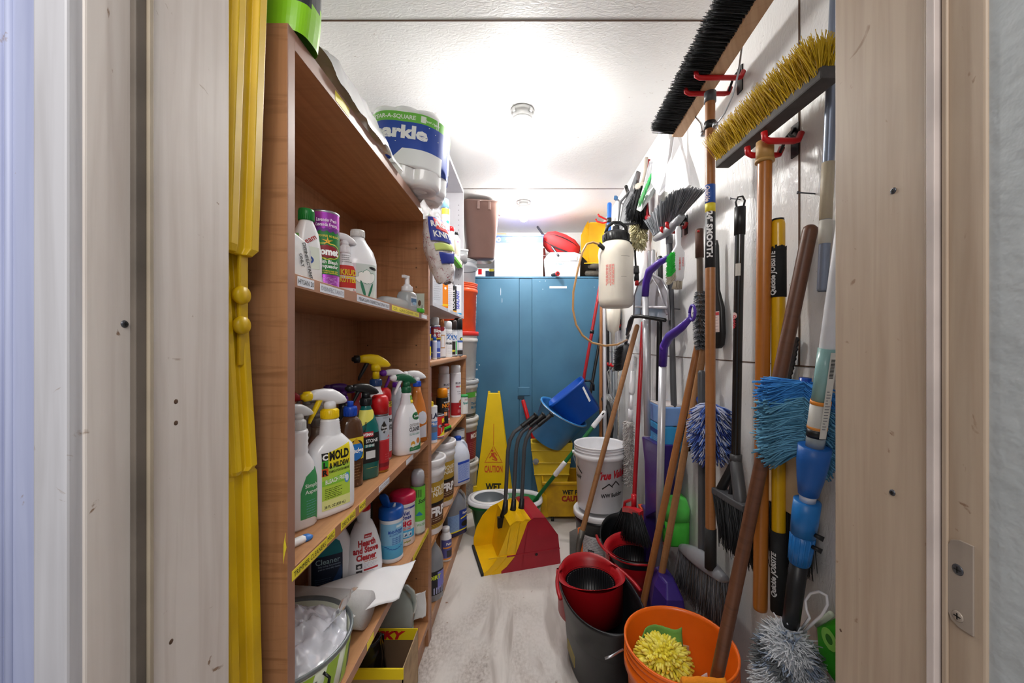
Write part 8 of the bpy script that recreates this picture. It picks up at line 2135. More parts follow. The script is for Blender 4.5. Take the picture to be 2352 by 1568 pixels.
# purple dustpan scoops at their feet
PPL = mat('shaded_purple_pan', '#33206e', 0.35, coat=0.1, var=0.04)  # purple darkened in the colour itself for the shadow behind the poles
P_ = [PX(1474, 1002, 0.560), PX(1512, 1022, 0.560), PX(1514, 1170, 0.560), PX(1482, 1188, 0.560), PX(1480, 1060, 0.560)]
c = P_[3]
t = thing('upright_dustpan', 'tall purple plastic scoop standing behind the red pole broom', 'dustpan', tuple(c), 0)
m = MB(); m.loft([[tuple(p - c + Vector((0, 0, 0))) for p in P_], [tuple(p - c + Vector((0.07, 0.0, 0))) for p in P_]], PPL, False); m.build('scoop', t, bevel=0.004)
m = MB(); m.box((0.01, 0.02, -c.z), (0.06, 0.10, 0.02), PPL); m.build('scoop_foot', t)
c = PX(1530, 1385, 0.540)
t = thing('upright_dustpan', 'shade-darkened purple dustpan on the floor behind the two leaning wooden poles', 'dustpan', (c.x, c.y, 0), 0)
m = MB(); secs = []
for z_, s_ in ((0.0, 0.7), (0.12, 0.85), (0.25, 0.85), (0.32, 0.7), (0.36, 0.4)): secs.append([(x * s_, y * s_, z_) for x, y in ((-0.045, -0.13), (0.045, -0.13), (0.060, 0.0), (0.045, 0.14), (-0.05, 0.14), (-0.065, 0.0))])
m.loft(secs, PPL, False); m.build('scoop', t, bevel=0.006)
m = MB(); m.box((-0.08, -0.13, 0.02), (-0.066, 0.12, 0.20), mat('lilac_button', '#7a4ad0', 0.35)); m.build('lip_strip', t, bevel=0.004)
# clear dustpan + squeegee
CLR_ = mat('clear_smoke_plastic', '#b9b6be', 0.15, trans=0.45, var=0.03)
pts = [PX(px, py, 0.61) for px, py in ((1456, 728), (1457, 680), (1466, 652), (1482, 636), (1500, 630), (1520, 642), (1534, 668), (1537, 735))]
c = pts[0]; t = thing('hand_dustpan', 'smoky clear arched dustpan hanging behind the taller purple grip', 'dustpan', tuple(c), 0)
m = MB(); n2 = Vector((1, 0, 0)); m.loft([[tuple(p - c) for p in pts], [tuple(p - c + Vector((0.004, 0, 0))) for p in pts]], CLR_, False); m.tube([p - c for p in pts], 0.005, mat('smoke_edge', '#8f8d94', 0.3, trans=0.2), 8)
mid = [PX(px, py, 0.600) - c for px, py in ((1470, 724), (1478, 660), (1497, 634), (1512, 660), (1532, 722))]; m.tube(mid, 0.004, CLR_, 8); m.build('scoop', t)
m = MB(); m.tube([PX(1460, 704, 0.598) - c, PX(1530, 706, 0.598) - c], 0.006, mat('bright_lip', '#d9d6dc', 0.2), 8); m.build('lip', t)
q0, q1 = PX(1512, 960, 0.62), PX(1515, 735, 0.62)
t, L_ = pole('squeegee', 'black squeegee with a wide blade at the top of a black pole', 'squeegee', q0, q1, 0.0125, mat('satin_black_tube', '#19191b', 0.35))
inv = frame(q0, q1, front=(-0.55, -0.83, 0)).inverted()
m = MB(); m.tube([PX(1453, 727, 0.50), PX(1470, 726, 0.53), PX(1528, 735, 0.60)], 0.009, BLACKP, 10); m.tube([PX(1453, 727, 0.50), PX(1448, 740, 0.50), PX(1444, 755, 0.51), PX(1440, 768, 0.52)], [0.009, 0.013, 0.012, 0.008], BLACKP, 10); inM(m, inv).build('blade_bar', t)
rod('black_handle', 'short black tube handle with a round end behind the taller purple grip', 'pole', PX(1517, 660, 0.64), PX(1516, 588, 0.64), 0.0125, BLACKP)[0].name = 'short_black_tube'
for px, X, y0_, y1_, lab in ((1490, 0.655, 575, 1000, 'flat silver aluminium rail standing behind the taller purple-gripped pole'), (1500, 0.66, 573, 700, 'second silver aluminium rail just right of the first one')):
 t, L_ = pole('aluminium_rail', lab, 'rail', PX(px, y1_, X), PX(px, y0_, X), 0.011, mat('rail_silver', '#b4b3b8', 0.3, metal=0.6), n=4)
# spray wand with black joint
t, L_ = pole('spray_wand', 'thin black wand with a knuckle joint and red tip, right of the sprayer tank', 'wand', PX(1463, 655, 0.60), PX(1457, 560, 0.60), 0.0055, BLACKP, [(645, 628, 'grip_rings', BLACKP, 0.008), (628, 612, 'knuckle', DGREYP, 0.011), (660, 645, 'red_tip', REDP, 0.005)])
# red poled broom
q0, q1 = PX(1456, 1160, 0.520), PX(1477, 738, 0.600)
t, L_ = pole('angle_broom', 'broom with a long thin red pole, red bracket and black bristles', 'broom', q0, q1, 0.0105, mat('dark_red_tube', '#a81822', 0.3, coat=0.3))
inv = frame(q0, q1, front=(-0.55, -0.83, 0)).inverted()
m = MB(); hA, hB, hC = PX(1433, 1168, 0.50), PX(1468, 1180, 0.50), PX(1456, 1150, 0.515)
m.tube([hA + Vector((0, 0, 0.0)), hA + Vector((0.005, 0, 0.035)), hC + Vector((0, 0, 0.01)), hC], 0.007, mat('bright_red_bracket', '#c41c28', 0.35), 10)
m.loft([[tuple(p + Vector((dx, dy, dz))) for dx, dy, dz in ((-0.012, -0.012, -0.010), (0.012, 0.010, -0.010), (0.012, 0.010, 0.012), (-0.012, -0.012, 0.012))] for p in (hA, hA.lerp(hB, 0.5) + Vector((0, 0, 0.008)), hB + Vector((0.01, 0, 0)))], mat('bright_red_bracket', '#c41c28', 0.35), False)
m.tube([hC + Vector((0, 0, 0.03)), hC + Vector((0, 0, -0.03))], 0.013, mat('bright_red_bracket', '#c41c28', 0.35), 12); inM(m, inv).build('bracket', t)
m = MB()
for i in range(16):
 u = i / 15; q = hA.lerp(hB, u); tip = PX(1412 + 78 * u, 1228 + 28 * u, 0.47 + 0.05 * u)
 for k in range(40):
  dv = tip - q; strand(m, q + Vector((rnd(-0.01, 0.01), rnd(-0.01, 0.01), 0)), dv.normalized() + Vector((rnd(-0.1, 0.1), rnd(-0.1, 0.1), 0)), dv.length * rnd(0.9, 1.08), 0.0016, (BR1, BR2, BRM)[k % 3], tip=0.6)
o = inM(m, inv).build('bristles', t); o['kind'] = 'stuff'
c = PX(1474, 1185, 0.575); t = thing('orange_scraper', 'small orange plastic scraper wedged behind the red bracket of the broom', 'scraper', tuple(c), 0)
m = MB(); m.loft([[(-0.012, -0.03, 0.05), (0.012, -0.03, 0.05), (0.012, 0.03, 0.05), (-0.012, 0.03, 0.05)], [(-0.008, -0.05, 0.0), (0.008, -0.05, 0.0), (0.008, 0.02, 0.0), (-0.008, 0.02, 0.0)], [(-0.006, -0.06, -0.08), (0.006, -0.06, -0.08), (0.006, -0.01, -0.06), (-0.006, -0.01, -0.06)]], mat('burnt_orange', '#d8501c', 0.4), False); m.build('scraper_body', t, bevel=0.004)
# floor scraper with wooden handle
q0, q1 = PY(1331, 1243, 2.02), PX(1464, 745, 0.60)
t, L_ = pole('floor_scraper', 'floor scraper with a long tan wooden handle leaning over the white bucket', 'scraper', q0, q1, 0.0135, HANDW2, n=18)
inv = frame(q0, q1, front=(-0.55, -0.83, 0)).inverted()
f0 = PY(1320, 1330, 2.00)
m = MB(); m.tube([q0 + (q1 - q0).normalized() * 0.06, q0, q0.lerp(f0, 0.55)], [0.017, 0.016, 0.008], mat('grey_steel_socket', '#6c6862', 0.5, metal=0.6), 14); inM(m, inv).build('socket', t)
m = MB(); cx0 = PY(1308, 1222, 2.06); cx1 = PY(1335, 1208, 2.06); cx2 = PY(1338, 1300, 2.0); cx3 = PY(1309, 1306, 2.0)
m.loft([[tuple(p) for p in (cx0, cx1, cx2, cx3)], [tuple(p + Vector((0, 0.004, 0))) for p in (cx0, cx1, cx2, cx3)]], mat('worn_steel_plate', '#6e6a66', 0.55, metal=0.5, var=0.2), False); inM(m, inv).build('steel_plate', t)
m = MB(); e = [cx0.lerp(cx1, 0.7), cx1 + Vector((0.005, 0, 0)), cx2 + Vector((0.003, 0, 0.03)), cx3.lerp(cx2, 0.65)]
m.loft([[tuple(p + Vector((0, -0.004, 0))) for p in e], [tuple(p) for p in e]], mat('orange_edge', '#e06a1e', 0.5), False); inM(m, inv).build('orange_edge', t)
# two leaning wooden poles
pole('wooden_pole', 'orange-brown wooden pole leaning, the left one of the crossing pair', 'pole', Vector((0.435, 1.585, 0.0)), PX(1604, 790, 0.655), 0.0135, HANDW, n=18)
pole('wooden_pole', 'paler worn wooden pole leaning, the right one of the crossing pair', 'pole', Vector((0.480, 1.560, 0.0)), PX(1617, 800, 0.655), 0.0130, HANDW2, n=18)
# white fluffy duster
c = PX(1443, 1035, 0.585); t = thing('flat_duster', 'fluffy white flat duster with a white plastic handle, beside the red pole', 'duster', tuple(c), 0)
W1, W2 = mat('white_fluff', '#d9d5d2', 0.95), mat('grey_fluff', '#b5b0ae', 0.95)
m = MB(); m.sup([(-0.19, 0.010, 0.012, 3), (-0.15, 0.014, 0.030, 3), (0.14, 0.014, 0.034, 3), (0.165, 0.010, 0.02, 3)], W2, 20)
for k in range(1500):
 z_ = rnd(-0.185, 0.165); a = rnd(0, 2 * pi); strand(m, (0.012 * cos(a), 0.030 * sin(a), z_), (cos(a), 0.7 * sin(a), rnd(-0.7, 0.3)), rnd(0.012, 0.022), 0.0030, (W1, W1, W2)[k % 3], (0, 0, -0.005), 2, 0.5)
o = m.build('fluffy_pad', t); o['kind'] = 'stuff'
m = MB(); zt = c.z; h = [PX(1447, 985, 0.60) - c, PX(1449, 940, 0.60) - c, PX(1451, 905, 0.61) - c, PX(1454, 852, 0.62) - c]
m.tube([h[1], h[2]], 0.009, WHITEP, 12); m.tube([h[2], h[2].lerp(h[3], 0.1), h[3]], [0.012, 0.017, 0.015], WHITEP, 14); m.tube([h[0] + Vector((0, 0, 0.045)), h[1]], 0.014, WHITEP, 12); m.build('duster_handle', t)
m = MB(); m.tube([h[0] + Vector((0, 0, -0.01)), h[0] + Vector((0, 0, 0.045))], [0.012, 0.016], GREYP, 10); m.build('grey_clip', t)
# clear scoops and tongs on the small red hooks
t = thing('feed_scoop', 'translucent cream plastic scoop hanging upside down below the sprayer', 'scoop', tuple(PX(1408, 735, 0.62)), 0)
m = MB(); m.sup([(-0.17, 0.010, 0.010, 2), (-0.09, 0.014, 0.016, 2), (-0.07, 0.040, 0.045, 2.4), (0.0, 0.048, 0.065, 2.4), (0.10, 0.050, 0.070, 2.4)], TK, 32); m.build('scoop_body', t)
hook('utensil_hook', 'small red double hook on the wall behind the tan wooden scraper handle', PX(1425, 750, XR).y, PX(1425, 752, XR).z, 0.60, 0.05)
hook('utensil_hook', 'small red double hook carrying the clear hanging straps', PX(1425, 840, XR).y, PX(1425, 840, XR).z, 0.60, 0.05)
brushy('counter_brush', 'black oval brush hanging from the small red hook behind the tan scraper handle', [(1437, 790), (1430, 845)], 0.60, [BR1, BR2], 1100, 0.045, (-0.8, 0.3, -0.4), r=0.0016, handle=[(1437, 790, 0.60), (1443, 770, 0.60), (1440, 755, 0.62)], hm=DGREYP, w=0.05)
t = thing('plastic_tongs', 'bundle of clear plastic straps and bristles hanging from the lower red hook', 'tongs', tuple(PX(1402, 845, 0.62)), 0)
CP = mat('clear_strap', '#cfcdc9', 0.2, trans=0.3)
m = MB(); c = PX(1402, 845, 0.62)
for a, b_ in (((1395, 905), 0.60), ((1404, 905), 0.62), ((1398, 890), 0.64)):
 e = PX(*a, b_) - c; m.tube([(0, 0, 0.0), (-0.02, 0.01, -0.03), e * 0.6, e], 0.007, CP, 8, flat=0.4)
m.tube([(0.0, 0, -0.01), (0.01, -0.02, 0.02), (0.01, -0.05, 0.02), (0.005, -0.07, -0.02)], 0.008, CP, 8)
m.build('strap', t)
m = MB(); e = PX(1397, 905, 0.61) - c
for k in range(260): strand(m, e + Vector((rnd(-0.02, 0.02), rnd(-0.02, 0.02), 0)), (rnd(0.0, 0.9), -0.4, -1), rnd(0.07, 0.14), 0.002, (CP, PAPER, GR3)[k % 3], tip=0.8)
o = m.build('clear_bristles', t); o['kind'] = 'stuff'
m = MB(); e0, e1 = PX(1420, 850, 0.64), PX(1420, 1000, 0.64); q = (e0 + e1) / 2
t = thing('paint_stick', 'white spattered wooden stick hanging from the lower red hook', 'stick', tuple(e0), 0)
m.box((-0.003, -0.016, e1.z - e0.z), (0.003, 0.016, 0.0), mat('spattered_white', '#d6cfc4', 0.6, var=0.2, vs=40)); m.build('stick', t, bevel=0.001)
# thin poles between the cabinet and the wall
pole('white_pole', 'slim white metal pole standing right of the blue square pail', 'pole', Vector((0.535, 2.62, 0)), PX(1388, 700, 0.56), 0.0125, ALU)
pole('brown_pole', 'orange-brown wooden pole behind the slim white pole', 'pole', Vector((0.535, 2.80, 0)), PX(1381, 700, 0.57), 0.012, HANDW)
pole('black_pole', 'black pole in the shade right of the slim white pole', 'pole', Vector((0.62, 2.95, 0)), PX(1396, 640, 0.63), 0.012, BLACKP)
t, L_ = pole('red_pole', 'thin red metal pole leaning on the blue cabinet above the square pail', 'pole', PY(1325, 960, 3.02), PY(1381, 640, 3.05), 0.0125, mat('dark_red_tube', '#a81822', 0.3, coat=0.3), [(766, 758, 'black_clip', BLACKP, 0.004)])
t, L_ = pole('dark_pole', 'dark thin pole leaning behind the orange-brown one beside the cabinet', 'pole', PY(1352, 925, 3.0), PY(1385, 740, 3.1), 0.012, BLACKP)
rod('red_handle', 'short red handle poking up between the caution sign and the light blue bucket', 'handle', (0.20, 3.12, 0.0), PY(1201, 918, 3.10), 0.016, REDP)[0].name = 'red_stick'
t = thing('floor_squeegee', 'black curved rubber hose-like handle hanging behind the slim white pole', 'hose', tuple(PX(1392, 920, 0.56)), 0)
m = MB(); c = PX(1392, 920, 0.56); m.tube([PX(px, py, 0.57) - c for px, py in ((1385, 915), (1394, 925), (1402, 950), (1404, 985), (1400, 1015), (1402, 1040))], 0.017, BLACKR, 12); m.build('curved_tube', t); t.name = 'rubber_hose'
# refill tubs against the wall
BLJ, GNJ = mat('blue_refill', '#3fa2dc', 0.3, var=0.03), mat('green_refill', '#46b83c', 0.3, var=0.03)
p = PX(1520, 1010, 0.615); t = thing('refill_tub', 'blue wet-cloth refill tub with a pale blue lid against the wall', 'tub', (0.632, p.y, 0.78), 0)
m = MB(); m.box((-0.046, -0.095, 0), (0.047, 0.085, 0.115), BLJ); m.build('tub_body', t, bevel=0.010)
m = MB(); m.box((-0.048, -0.097, 0.115), (0.047, 0.087, 0.195), mat('pale_blue_lid', '#7fa6e0', 0.3)); m.box((-0.046, -0.09, 0.193), (0.046, 0.08, 0.202), mat('pinkish_rim', '#cfc6c6', 0.4)); m.build('lid', t, bevel=0.006)
m = MB(); f = Flat((-0.0465, 0, 0), (0, -1, 0), (0, 0, 1)); drect(m, f, -0.065, 0.065, 0.075, 0.085, ink('#1f3f8a')); dlines(m, f, -0.02, 0.06, 0.015, 0.055, 5, ink('#a8d4ee'), 0.003); m.build('print', t)
p = PX(1555, 1190, 0.60); t = thing('refill_tub', 'bright green refill tub with a domed lid against the wall, near the floor', 'tub', (0.625, 1.665, 0.42), 0)
m = MB(); m.sup([(0, 0.050, 0.072, 4), (0.01, 0.053, 0.075, 4), (0.10, 0.053, 0.075, 4)], GNJ, 36); m.build('tub_body', t)
m = MB(); m.sup([(0.10, 0.054, 0.077, 4), (0.15, 0.054, 0.076, 4), (0.182, 0.048, 0.062, 3), (0.194, 0.03, 0.036, 2.4)], mat('light_green_lid', '#5fd45a', 0.3), 36); m.build('lid', t)
m = MB(); f = Flat((-0.0535, 0, 0), (0, -1, 0), (0, 0, 1)); drect(m, f, -0.02, 0.068, 0.060, 0.082, ink('#24406c')); dlines(m, f, -0.03, 0.04, 0.02, 0.055, 4, ink('#2a8a34'), 0.003); m.build('print', t)

# ================================================================ FLOOR, RIGHT: spin-mop buckets and the orange bucket
REDR = mat('red_collar', '#a00f18', 0.38, var=0.05); CHB = mat('charcoal_bucket', '#15171a', 0.42, var=0.05)
def oval(u, Lh, Wh): return (Wh * sin(u), Lh * cos(u))
def spin_bucket(label, loc, rz, flip=False):
 t = thing('spin_mop_bucket', label, 'mop bucket', loc, rz)
 Lh, Wh, hh = 0.255, 0.150, 0.300
 def sec(s_, z_, dz=0.0, n=72, inset=0.0):
  out = []
  for k in range(n):
   a = 2 * pi * k / n
   x = (Wh * s_ - inset) * math.copysign(abs(sin(a)) ** 0.86, sin(a)); y = (Lh * s_ - inset) * math.copysign(abs(cos(a)) ** 0.95, cos(a))
   x *= (1 - 0.10 * (1 - y / Lh) * 0.5)
   out.append((x, y, z_ + dz * (-cos(a) * 0.5 + 0.0) * 0.0 + dz * (abs(cos(a)) ** 2 - 0.5)))
  return out
 m = MB(); m.loft([sec(0.72, 0.0), sec(0.76, 0.01), sec(0.90, hh - 0.06, 0.01), sec(0.99, hh - 0.012, 0.02), sec(1.0, hh, 0.02), sec(0.965, hh, 0.02), sec(0.95, hh - 0.02, 0.02), sec(0.72, 0.012)], CHB, True, cap1=True); m.build('bucket_wall', t)
 # red collar with basket at the far end
 cy = 0.112; r0 = 0.114
 m = MB()
 def rim(s_, z_): return [p for p in sec(s_, z_, 0.02)]
 n = 72; outer, inner, low = [], [], []
 for k in range(n):
  a = 2 * pi * k / n
  ox, oy, oz = sec(0.975, hh + 0.004, 0.02)[k]
  if oy < cy: ox, oy = 0.141 * sin(a), cy + 0.141 * cos(a)
  outer.append((ox, oy, oz + 0.001)); inner.append((r0 * sin(a), cy + r0 * cos(a), hh - 0.010)); 
 mid = [tuple((Vector(o_) * 0.5 + Vector(i_) * 0.5) + Vector((0, 0, 0.006))) for o_, i_ in zip(outer, inner)]
 bot = [((r0 - 0.012) * sin(2 * pi * k / n), cy + (r0 - 0.012) * cos(2 * pi * k / n), hh - 0.035) for k in range(n)]
 m.loft([outer, mid, inner, bot], REDR, True, cap0=False, cap1=False)
 skirt = [[(p[0] * 0.94, cy + (p[1] - cy) * 0.94, z_) for p in outer] for z_ in (hh - 0.002, hh - 0.15)]
 m.loft(skirt, REDR, True, cap0=False, cap1=True); m.build('red_collar', t)
 m = MB(); M = Matrix.Translation((0, cy, 0))
 m.lathe([(r0 - 0.010, hh - 0.03), (r0 - 0.016, hh - 0.06), (r0 - 0.022, hh - 0.138), (0.02, hh - 0.142), (0.001, hh - 0.140)], BLACKP, 56, M, cap0=False, cap1=False)
 for k in range(48):
  a = 2 * pi * k / 48; m.box((-0.0018, -0.003, hh - 0.135), (0.0018, 0.002, hh - 0.035), mat('basket_rib', '#2e2f33', 0.3), M @ Matrix.Rotation(a, 4, 'Z') @ Matrix.Translation((0, r0 - 0.020, 0)))
 for k in range(24):
  a = 2 * pi * k / 24; m.box((-0.0015, 0.02, 0), (0.0015, 0.07, 0.002), mat('basket_rib', '#2e2f33', 0.3), Matrix.Translation((0, cy, hh - 0.141)) @ Matrix.Rotation(a, 4, 'Z'))
 m.build('spin_basket', t)
 m = MB(); pts = []
 for k in range(25):
  a = pi * (k / 24) ; pts.append(((Wh * 1.06) * cos(a), -0.02 + (Lh * 1.10) * sin(a) * 0.97, hh + 0.004 - 0.012 * abs(cos(a))))
 m.tube(pts, 0.0075, REDR, 10, flat=0.8); m.build('carry_handle', t)
 m = MB(); b = Body([(0, Wh * 0.76, Lh * 0.76, 2.2), (hh, Wh * 0.98, Lh * 0.98, 2.2)])
 return t
t = spin_bucket('oval charcoal spin-mop bucket with a red collar and red handle, nearest the camera', (0.285, 1.510, 0), 9)
m = MB(); f = Flat((-0.140, -0.10, 0.15), (0.15, -1, -0.35), (0, 0, 1)); m.box((-0.141, -0.14, 0.13), (-0.1385, -0.05, 0.165), mat('faded_gold_print', '#8c7e3c', 0.6)); m.build('side_print', t)
spin_bucket('oval spin-mop bucket half hidden behind the nearer one, basket end towards the door', (0.512, 1.925, 0), 176)
t = pail('bucket', 'bright orange bucket holding a yellow chenille mitt and cloths', tuple(OB), -25, 0.154, 0.128, 0.395, mat('orange_bucket_plastic', '#ee6a12', 0.38, coat=0.2, var=0.03), None, None, None, 0, rings=2)
m = MB(); m.tube([(-0.155, -0.02, 0.335), (-0.185, -0.05, 0.325), (-0.20, -0.06, 0.322)], 0.0035, STEEL, 8); m.build('handle_stub', t)
c0 = OB + Vector((-0.040, 0.020, 0.320))
t = thing('chenille_mitt', 'yellow chenille wash mitt heaped in the orange bucket', 'mitt', tuple(c0), 0)
YC1, YC2 = mat('yellow_chenille', '#e2d23a', 0.9), mat('pale_yellow_chenille', '#efe468', 0.9)
m = MB(); m.sup([(-0.22, 0.03, 0.03, 2.4), (-0.06, 0.05, 0.05, 2.4), (0.0, 0.058, 0.055, 2), (0.035, 0.045, 0.045, 2), (0.055, 0.015, 0.015, 2)], YC1, 24)
for k in range(560):
 z_ = rnd(-0.4, 1); a = rnd(0, 2 * pi); s_ = sqrt(1 - z_ * z_) if z_ > 0 else 1
 n_ = Vector((cos(a) * s_, sin(a) * s_, z_ * 0.9 + 0.1)); p = Vector((0.052 * s_ * cos(a), 0.050 * s_ * sin(a), 0.045 * z_))
 m.tube([p, p + n_ * 0.016 + Vector((0, 0, -0.002)), p + n_ * rnd(0.024, 0.034) + Vector((rnd(-0.006, 0.006), rnd(-0.006, 0.006), -0.010))], [0.0042, 0.0044, 0.0030], (YC1, YC2)[k % 2], 6)
o = m.build('chenille_strands', t); o['kind'] = 'stuff'
c1 = OB + Vector((-0.01, -0.075, 0.235)); t = thing('sponge_mitt', 'darker ochre chenille cloth under the yellow mitt in the orange bucket', 'cloth', tuple(c1), 0)
OC = mat('ochre_chenille', '#c2941c', 0.9); m = MB(); m.sup([(-0.20, 0.02, 0.02, 2), (0.0, 0.05, 0.03, 2), (0.03, 0.03, 0.02, 2)], OC, 20)
for k in range(260):
 a = rnd(0, 2 * pi); p = Vector((rnd(0, 0.055) * cos(a), rnd(0, 0.035) * sin(a), 0.025)); m.tube([p, p + Vector((rnd(-0.01, 0.01), rnd(-0.01, 0.01), 0.022))], [0.0036, 0.0026], OC, 5)
o = m.build('chenille_strands', t); o['kind'] = 'stuff'
def cloth(label, name, mt, fn, amp=0.006, sc=20, seed=1, nu=20, nv=20, th=0.003):
 m = MB(); vs, fs = crumple(fn, nu, nv, amp, sc, seed); m.add(vs, fs, mt, True); o = m.build(name, None, loc=tuple(OB), solid=th); return tag(o, label, 'cloth')
cloth('green microfibre cloth standing up at the back of the orange bucket', 'microfibre_cloth', mat('green_cloth', '#6da14c', 0.95, bump=0.6, bs=300), lambda u, v: (-0.085 + 0.11 * u, 0.055 + 0.03 * sin(u * 5) + 0.02 * v, 0.20 + 0.20 * v - 0.05 * (1 - u) * v * v))
cloth('orange cloth hanging over the near rim of the orange bucket', 'microfibre_cloth', mat('orange_cloth', '#ef8f1e', 0.95, bump=0.6, bs=300), lambda u, v: (-0.055 + 0.105 * u, -0.118 - 0.055 * sin(v * pi * 0.5) , 0.30 + 0.125 * sin(min(1, v * 1.4) * pi * 0.6) - 0.16 * max(0, v - 0.5)), th=0.010)
cloth('pinkish white rag slipped down the right side of the orange bucket', 'rag', mat('pink_white_rag', '#d8c4c2', 0.95), lambda u, v: (0.035 + 0.03 * u, -0.03 - 0.04 * v, 0.31 - 0.11 * v + 0.02 * u), amp=0.004)
cloth('small tan label patch stuck on the inner wall of the orange bucket', 'cloth_tag', mat('tan_tag', '#c9a27c', 0.9), lambda u, v: (0.02 + 0.035 * u, 0.075 - 0.01 * u, 0.31 + 0.022 * v), amp=0.001, nu=4, nv=4, th=0.001)
# ================================================================ LEFT, REMAINING: by the door and on top of the tall bookcase
YPL = mat('safety_yellow_plastic', '#e0b90c', 0.38, var=0.12, vs=5, color2='#b8920c', coat=0.1)
def panel(label, x, y0, y1, z0, z1, x1=None, rz=0):
 """long folded plastic leg, hanging in the gap between jamb and bookcase; local profile has two ribs"""
 t = thing('folded_floor_sign', label, 'floor sign', (x, y0, z0), 0)
 m = MB()
 w = y1 - y0
 sec = [(0, 0.0), (0.006, 0.004), (0.006, 0.2 * w), (0.013, 0.24 * w), (0.013, 0.42 * w), (0.005, 0.46 * w), (0.005, 0.70 * w), (0.014, 0.74 * w), (0.014, 0.95 * w), (0.008, w), (-0.008, w), (-0.008, 0.0)]
 L_ = z1 - z0
 lean = (x1 - x) if x1 is not None else 0
 secs = []
 for tt, sc in ((0, 0.75), (0.012, 1.0), (0.985, 1.0), (1.0, 0.7)):
  secs.append([(a * sc + lean * tt, b_ if sc == 1 else (b_ - w / 2) * sc + w / 2, L_ * tt) for a, b_ in sec])
 m.loft(secs, YPL, False); m.build('sign_leg', t, bevel=0.0015)
 return t
XJ = -0.418
panel('upper yellow plastic leg of the folded signs hanging between door jamb and bookcase', -0.428, 0.532, 0.612, 1.375, 2.25, -0.398)
panel('middle yellow plastic leg crossing behind the upper one, ending in a rounded tip', -0.428, 0.550, 0.6090, 1.050, 1.60, -0.462)
panel('lowest yellow plastic leg standing on the floor between door jamb and bookcase', -0.411, 0.535, 0.622, 0.0, 1.06, -0.437)
t = thing('hinge_clip', 'small yellow rounded hinge tabs between the stacked yellow sign legs', 'hinge', (XJ - 0.006, 0.585, 1.27), 0)
for z0 in (0.0, 0.045):
 m = MB(); m.lathe([(0.001, -0.006), (0.012, -0.006), (0.014, 0), (0.012, 0.006), (0.001, 0.006)], YPL, 20, Matrix.Translation((0, 0, z0)) @ Matrix.Rotation(pi / 2, 4, 'Y')); m.build('hinge_tab', t)
m = MB(); m.box((-0.008, 0.0, -0.06), (-0.002, 0.018, 0.12), YPL); m.build('strap', t, bevel=0.002)
# green bag on top of the bookcase
LG = mat('lime_bag_film', '#8ccf1e', 0.35, bump=0.25, bs=25, var=0.03)
t = thing('soil_bag', 'bright green and black plastic sack at the near end of the bookcase top', 'bag', (-0.545, 0.712, ZT), 0)
def sack(u, v):
 a = 2 * pi * v
 hx, hy = 0.158, 0.046
 e = 4.0
 c, s_ = cos(a), sin(a)
 x = hx * math.copysign(abs(c) ** (2 / e), c); y = hy * math.copysign(abs(s_) ** (2 / e), s_)
 return (x * (1 + 0.06 * sin(u * pi)), y, 0.33 * u + 0.0)
m = MB(); vs, fs = crumple(sack, 26, 72, 0.008, 12, 7)
vs = [Vector((p.x, p.y, max(p.z, 0.001))) for p in vs]
for f_ in fs:
 c_ = sum((vs[i] for i in f_), Vector()) / 4
 black = c_.z > 0.066 + 0.42 * c_.y and c_.x > 0.09
 m.add([vs[i] for i in f_], [(0, 1, 2, 3)], mat('charcoal_bag_film', '#2f3238', 0.35, bump=0.3, bs=40) if black else LG, True)
m.build('bag_body', t)
d = MB(); f = Flat((0.06, -0.048, 0.0), (1, 0, 0), (0, 0, 1)); dtext(d, f, 'STOP! ITEM BEFORE YOU OPEN', 0.050, 0.060, 0.006, ink('#3c5a10'), w=0.07, rot=90, off=0.005); drect(d, f, -0.01, 0.012, 0.012, 0.055, ink('#b8c890'), 0.005); d.build('bag_print', t)
t = thing('clear_bag', 'crumpled clear and white plastic packaging behind the green sack on the bookcase top', 'bag', (-0.515, 1.02, ZT), 0)
def cbg(u, v):
 a = pi * v
 return (0.13 * cos(a) + 0.0, -0.22 + 0.44 * u, 0.13 * sin(a) * (0.75 + 0.25 * sin(u * 5)))
m = MB(); vs, fs = crumple(cbg, 30, 30, 0.018, 16, 2); vs = [Vector((p.x, p.y, max(p.z, 0.001))) for p in vs]; m.add(vs, fs, mat('cloudy_film', '#eceef0', 0.25, trans=0.35, var=0.02), True); m.build('bag_film', t)
# paper towel pack
t = thing('paper_towel_pack', 'blue and white wrapped pack of paper towel rolls overhanging the bookcase top', 'paper towels', (-0.444, 1.475, ZT + 0.018), 4)
t.rotation_euler = (radians(0), radians(4), radians(6))
R_ = 0.064; CEN = [(-0.062, -0.06), (0.062, -0.06), (0.062, 0.06), (-0.062, 0.06)]
def outline(n=120):
 pts = []
 for i in range(n):
  a = 2 * pi * i / n
  dx, dy = cos(a), sin(a)
  best = 0
  for cx, cy in CEN:
   b_ = dx * cx + dy * cy; c_ = cx * cx + cy * cy - R_ * R_; D = b_ * b_ - c_
   if D > 0: best = max(best, b_ + sqrt(D))
  pts.append(best)
 # wrap film bridges the valleys
 return [min(max(pts[i], 0.5 * (pts[(i - 9) % n] + pts[(i + 9) % n]) * 0.99), 0.15) for i in range(n)]
OL = outline()
def psec(z, s=1.0):
 return [(OL[i] * s * cos(2 * pi * i / 120), OL[i] * s * sin(2 * pi * i / 120), z) for i in range(120)]
WR = mat('wrap_white', '#f4f4f6', 0.25, coat=0.4, bump=0.2, bs=30, var=0.01)
m = MB(); m.loft([psec(0.0, 0.88), psec(0.006, 0.97), psec(0.02), psec(0.245), psec(0.262, 0.96), psec(0.272, 0.80)], WR, True); m.build('wrapped_rolls', t)
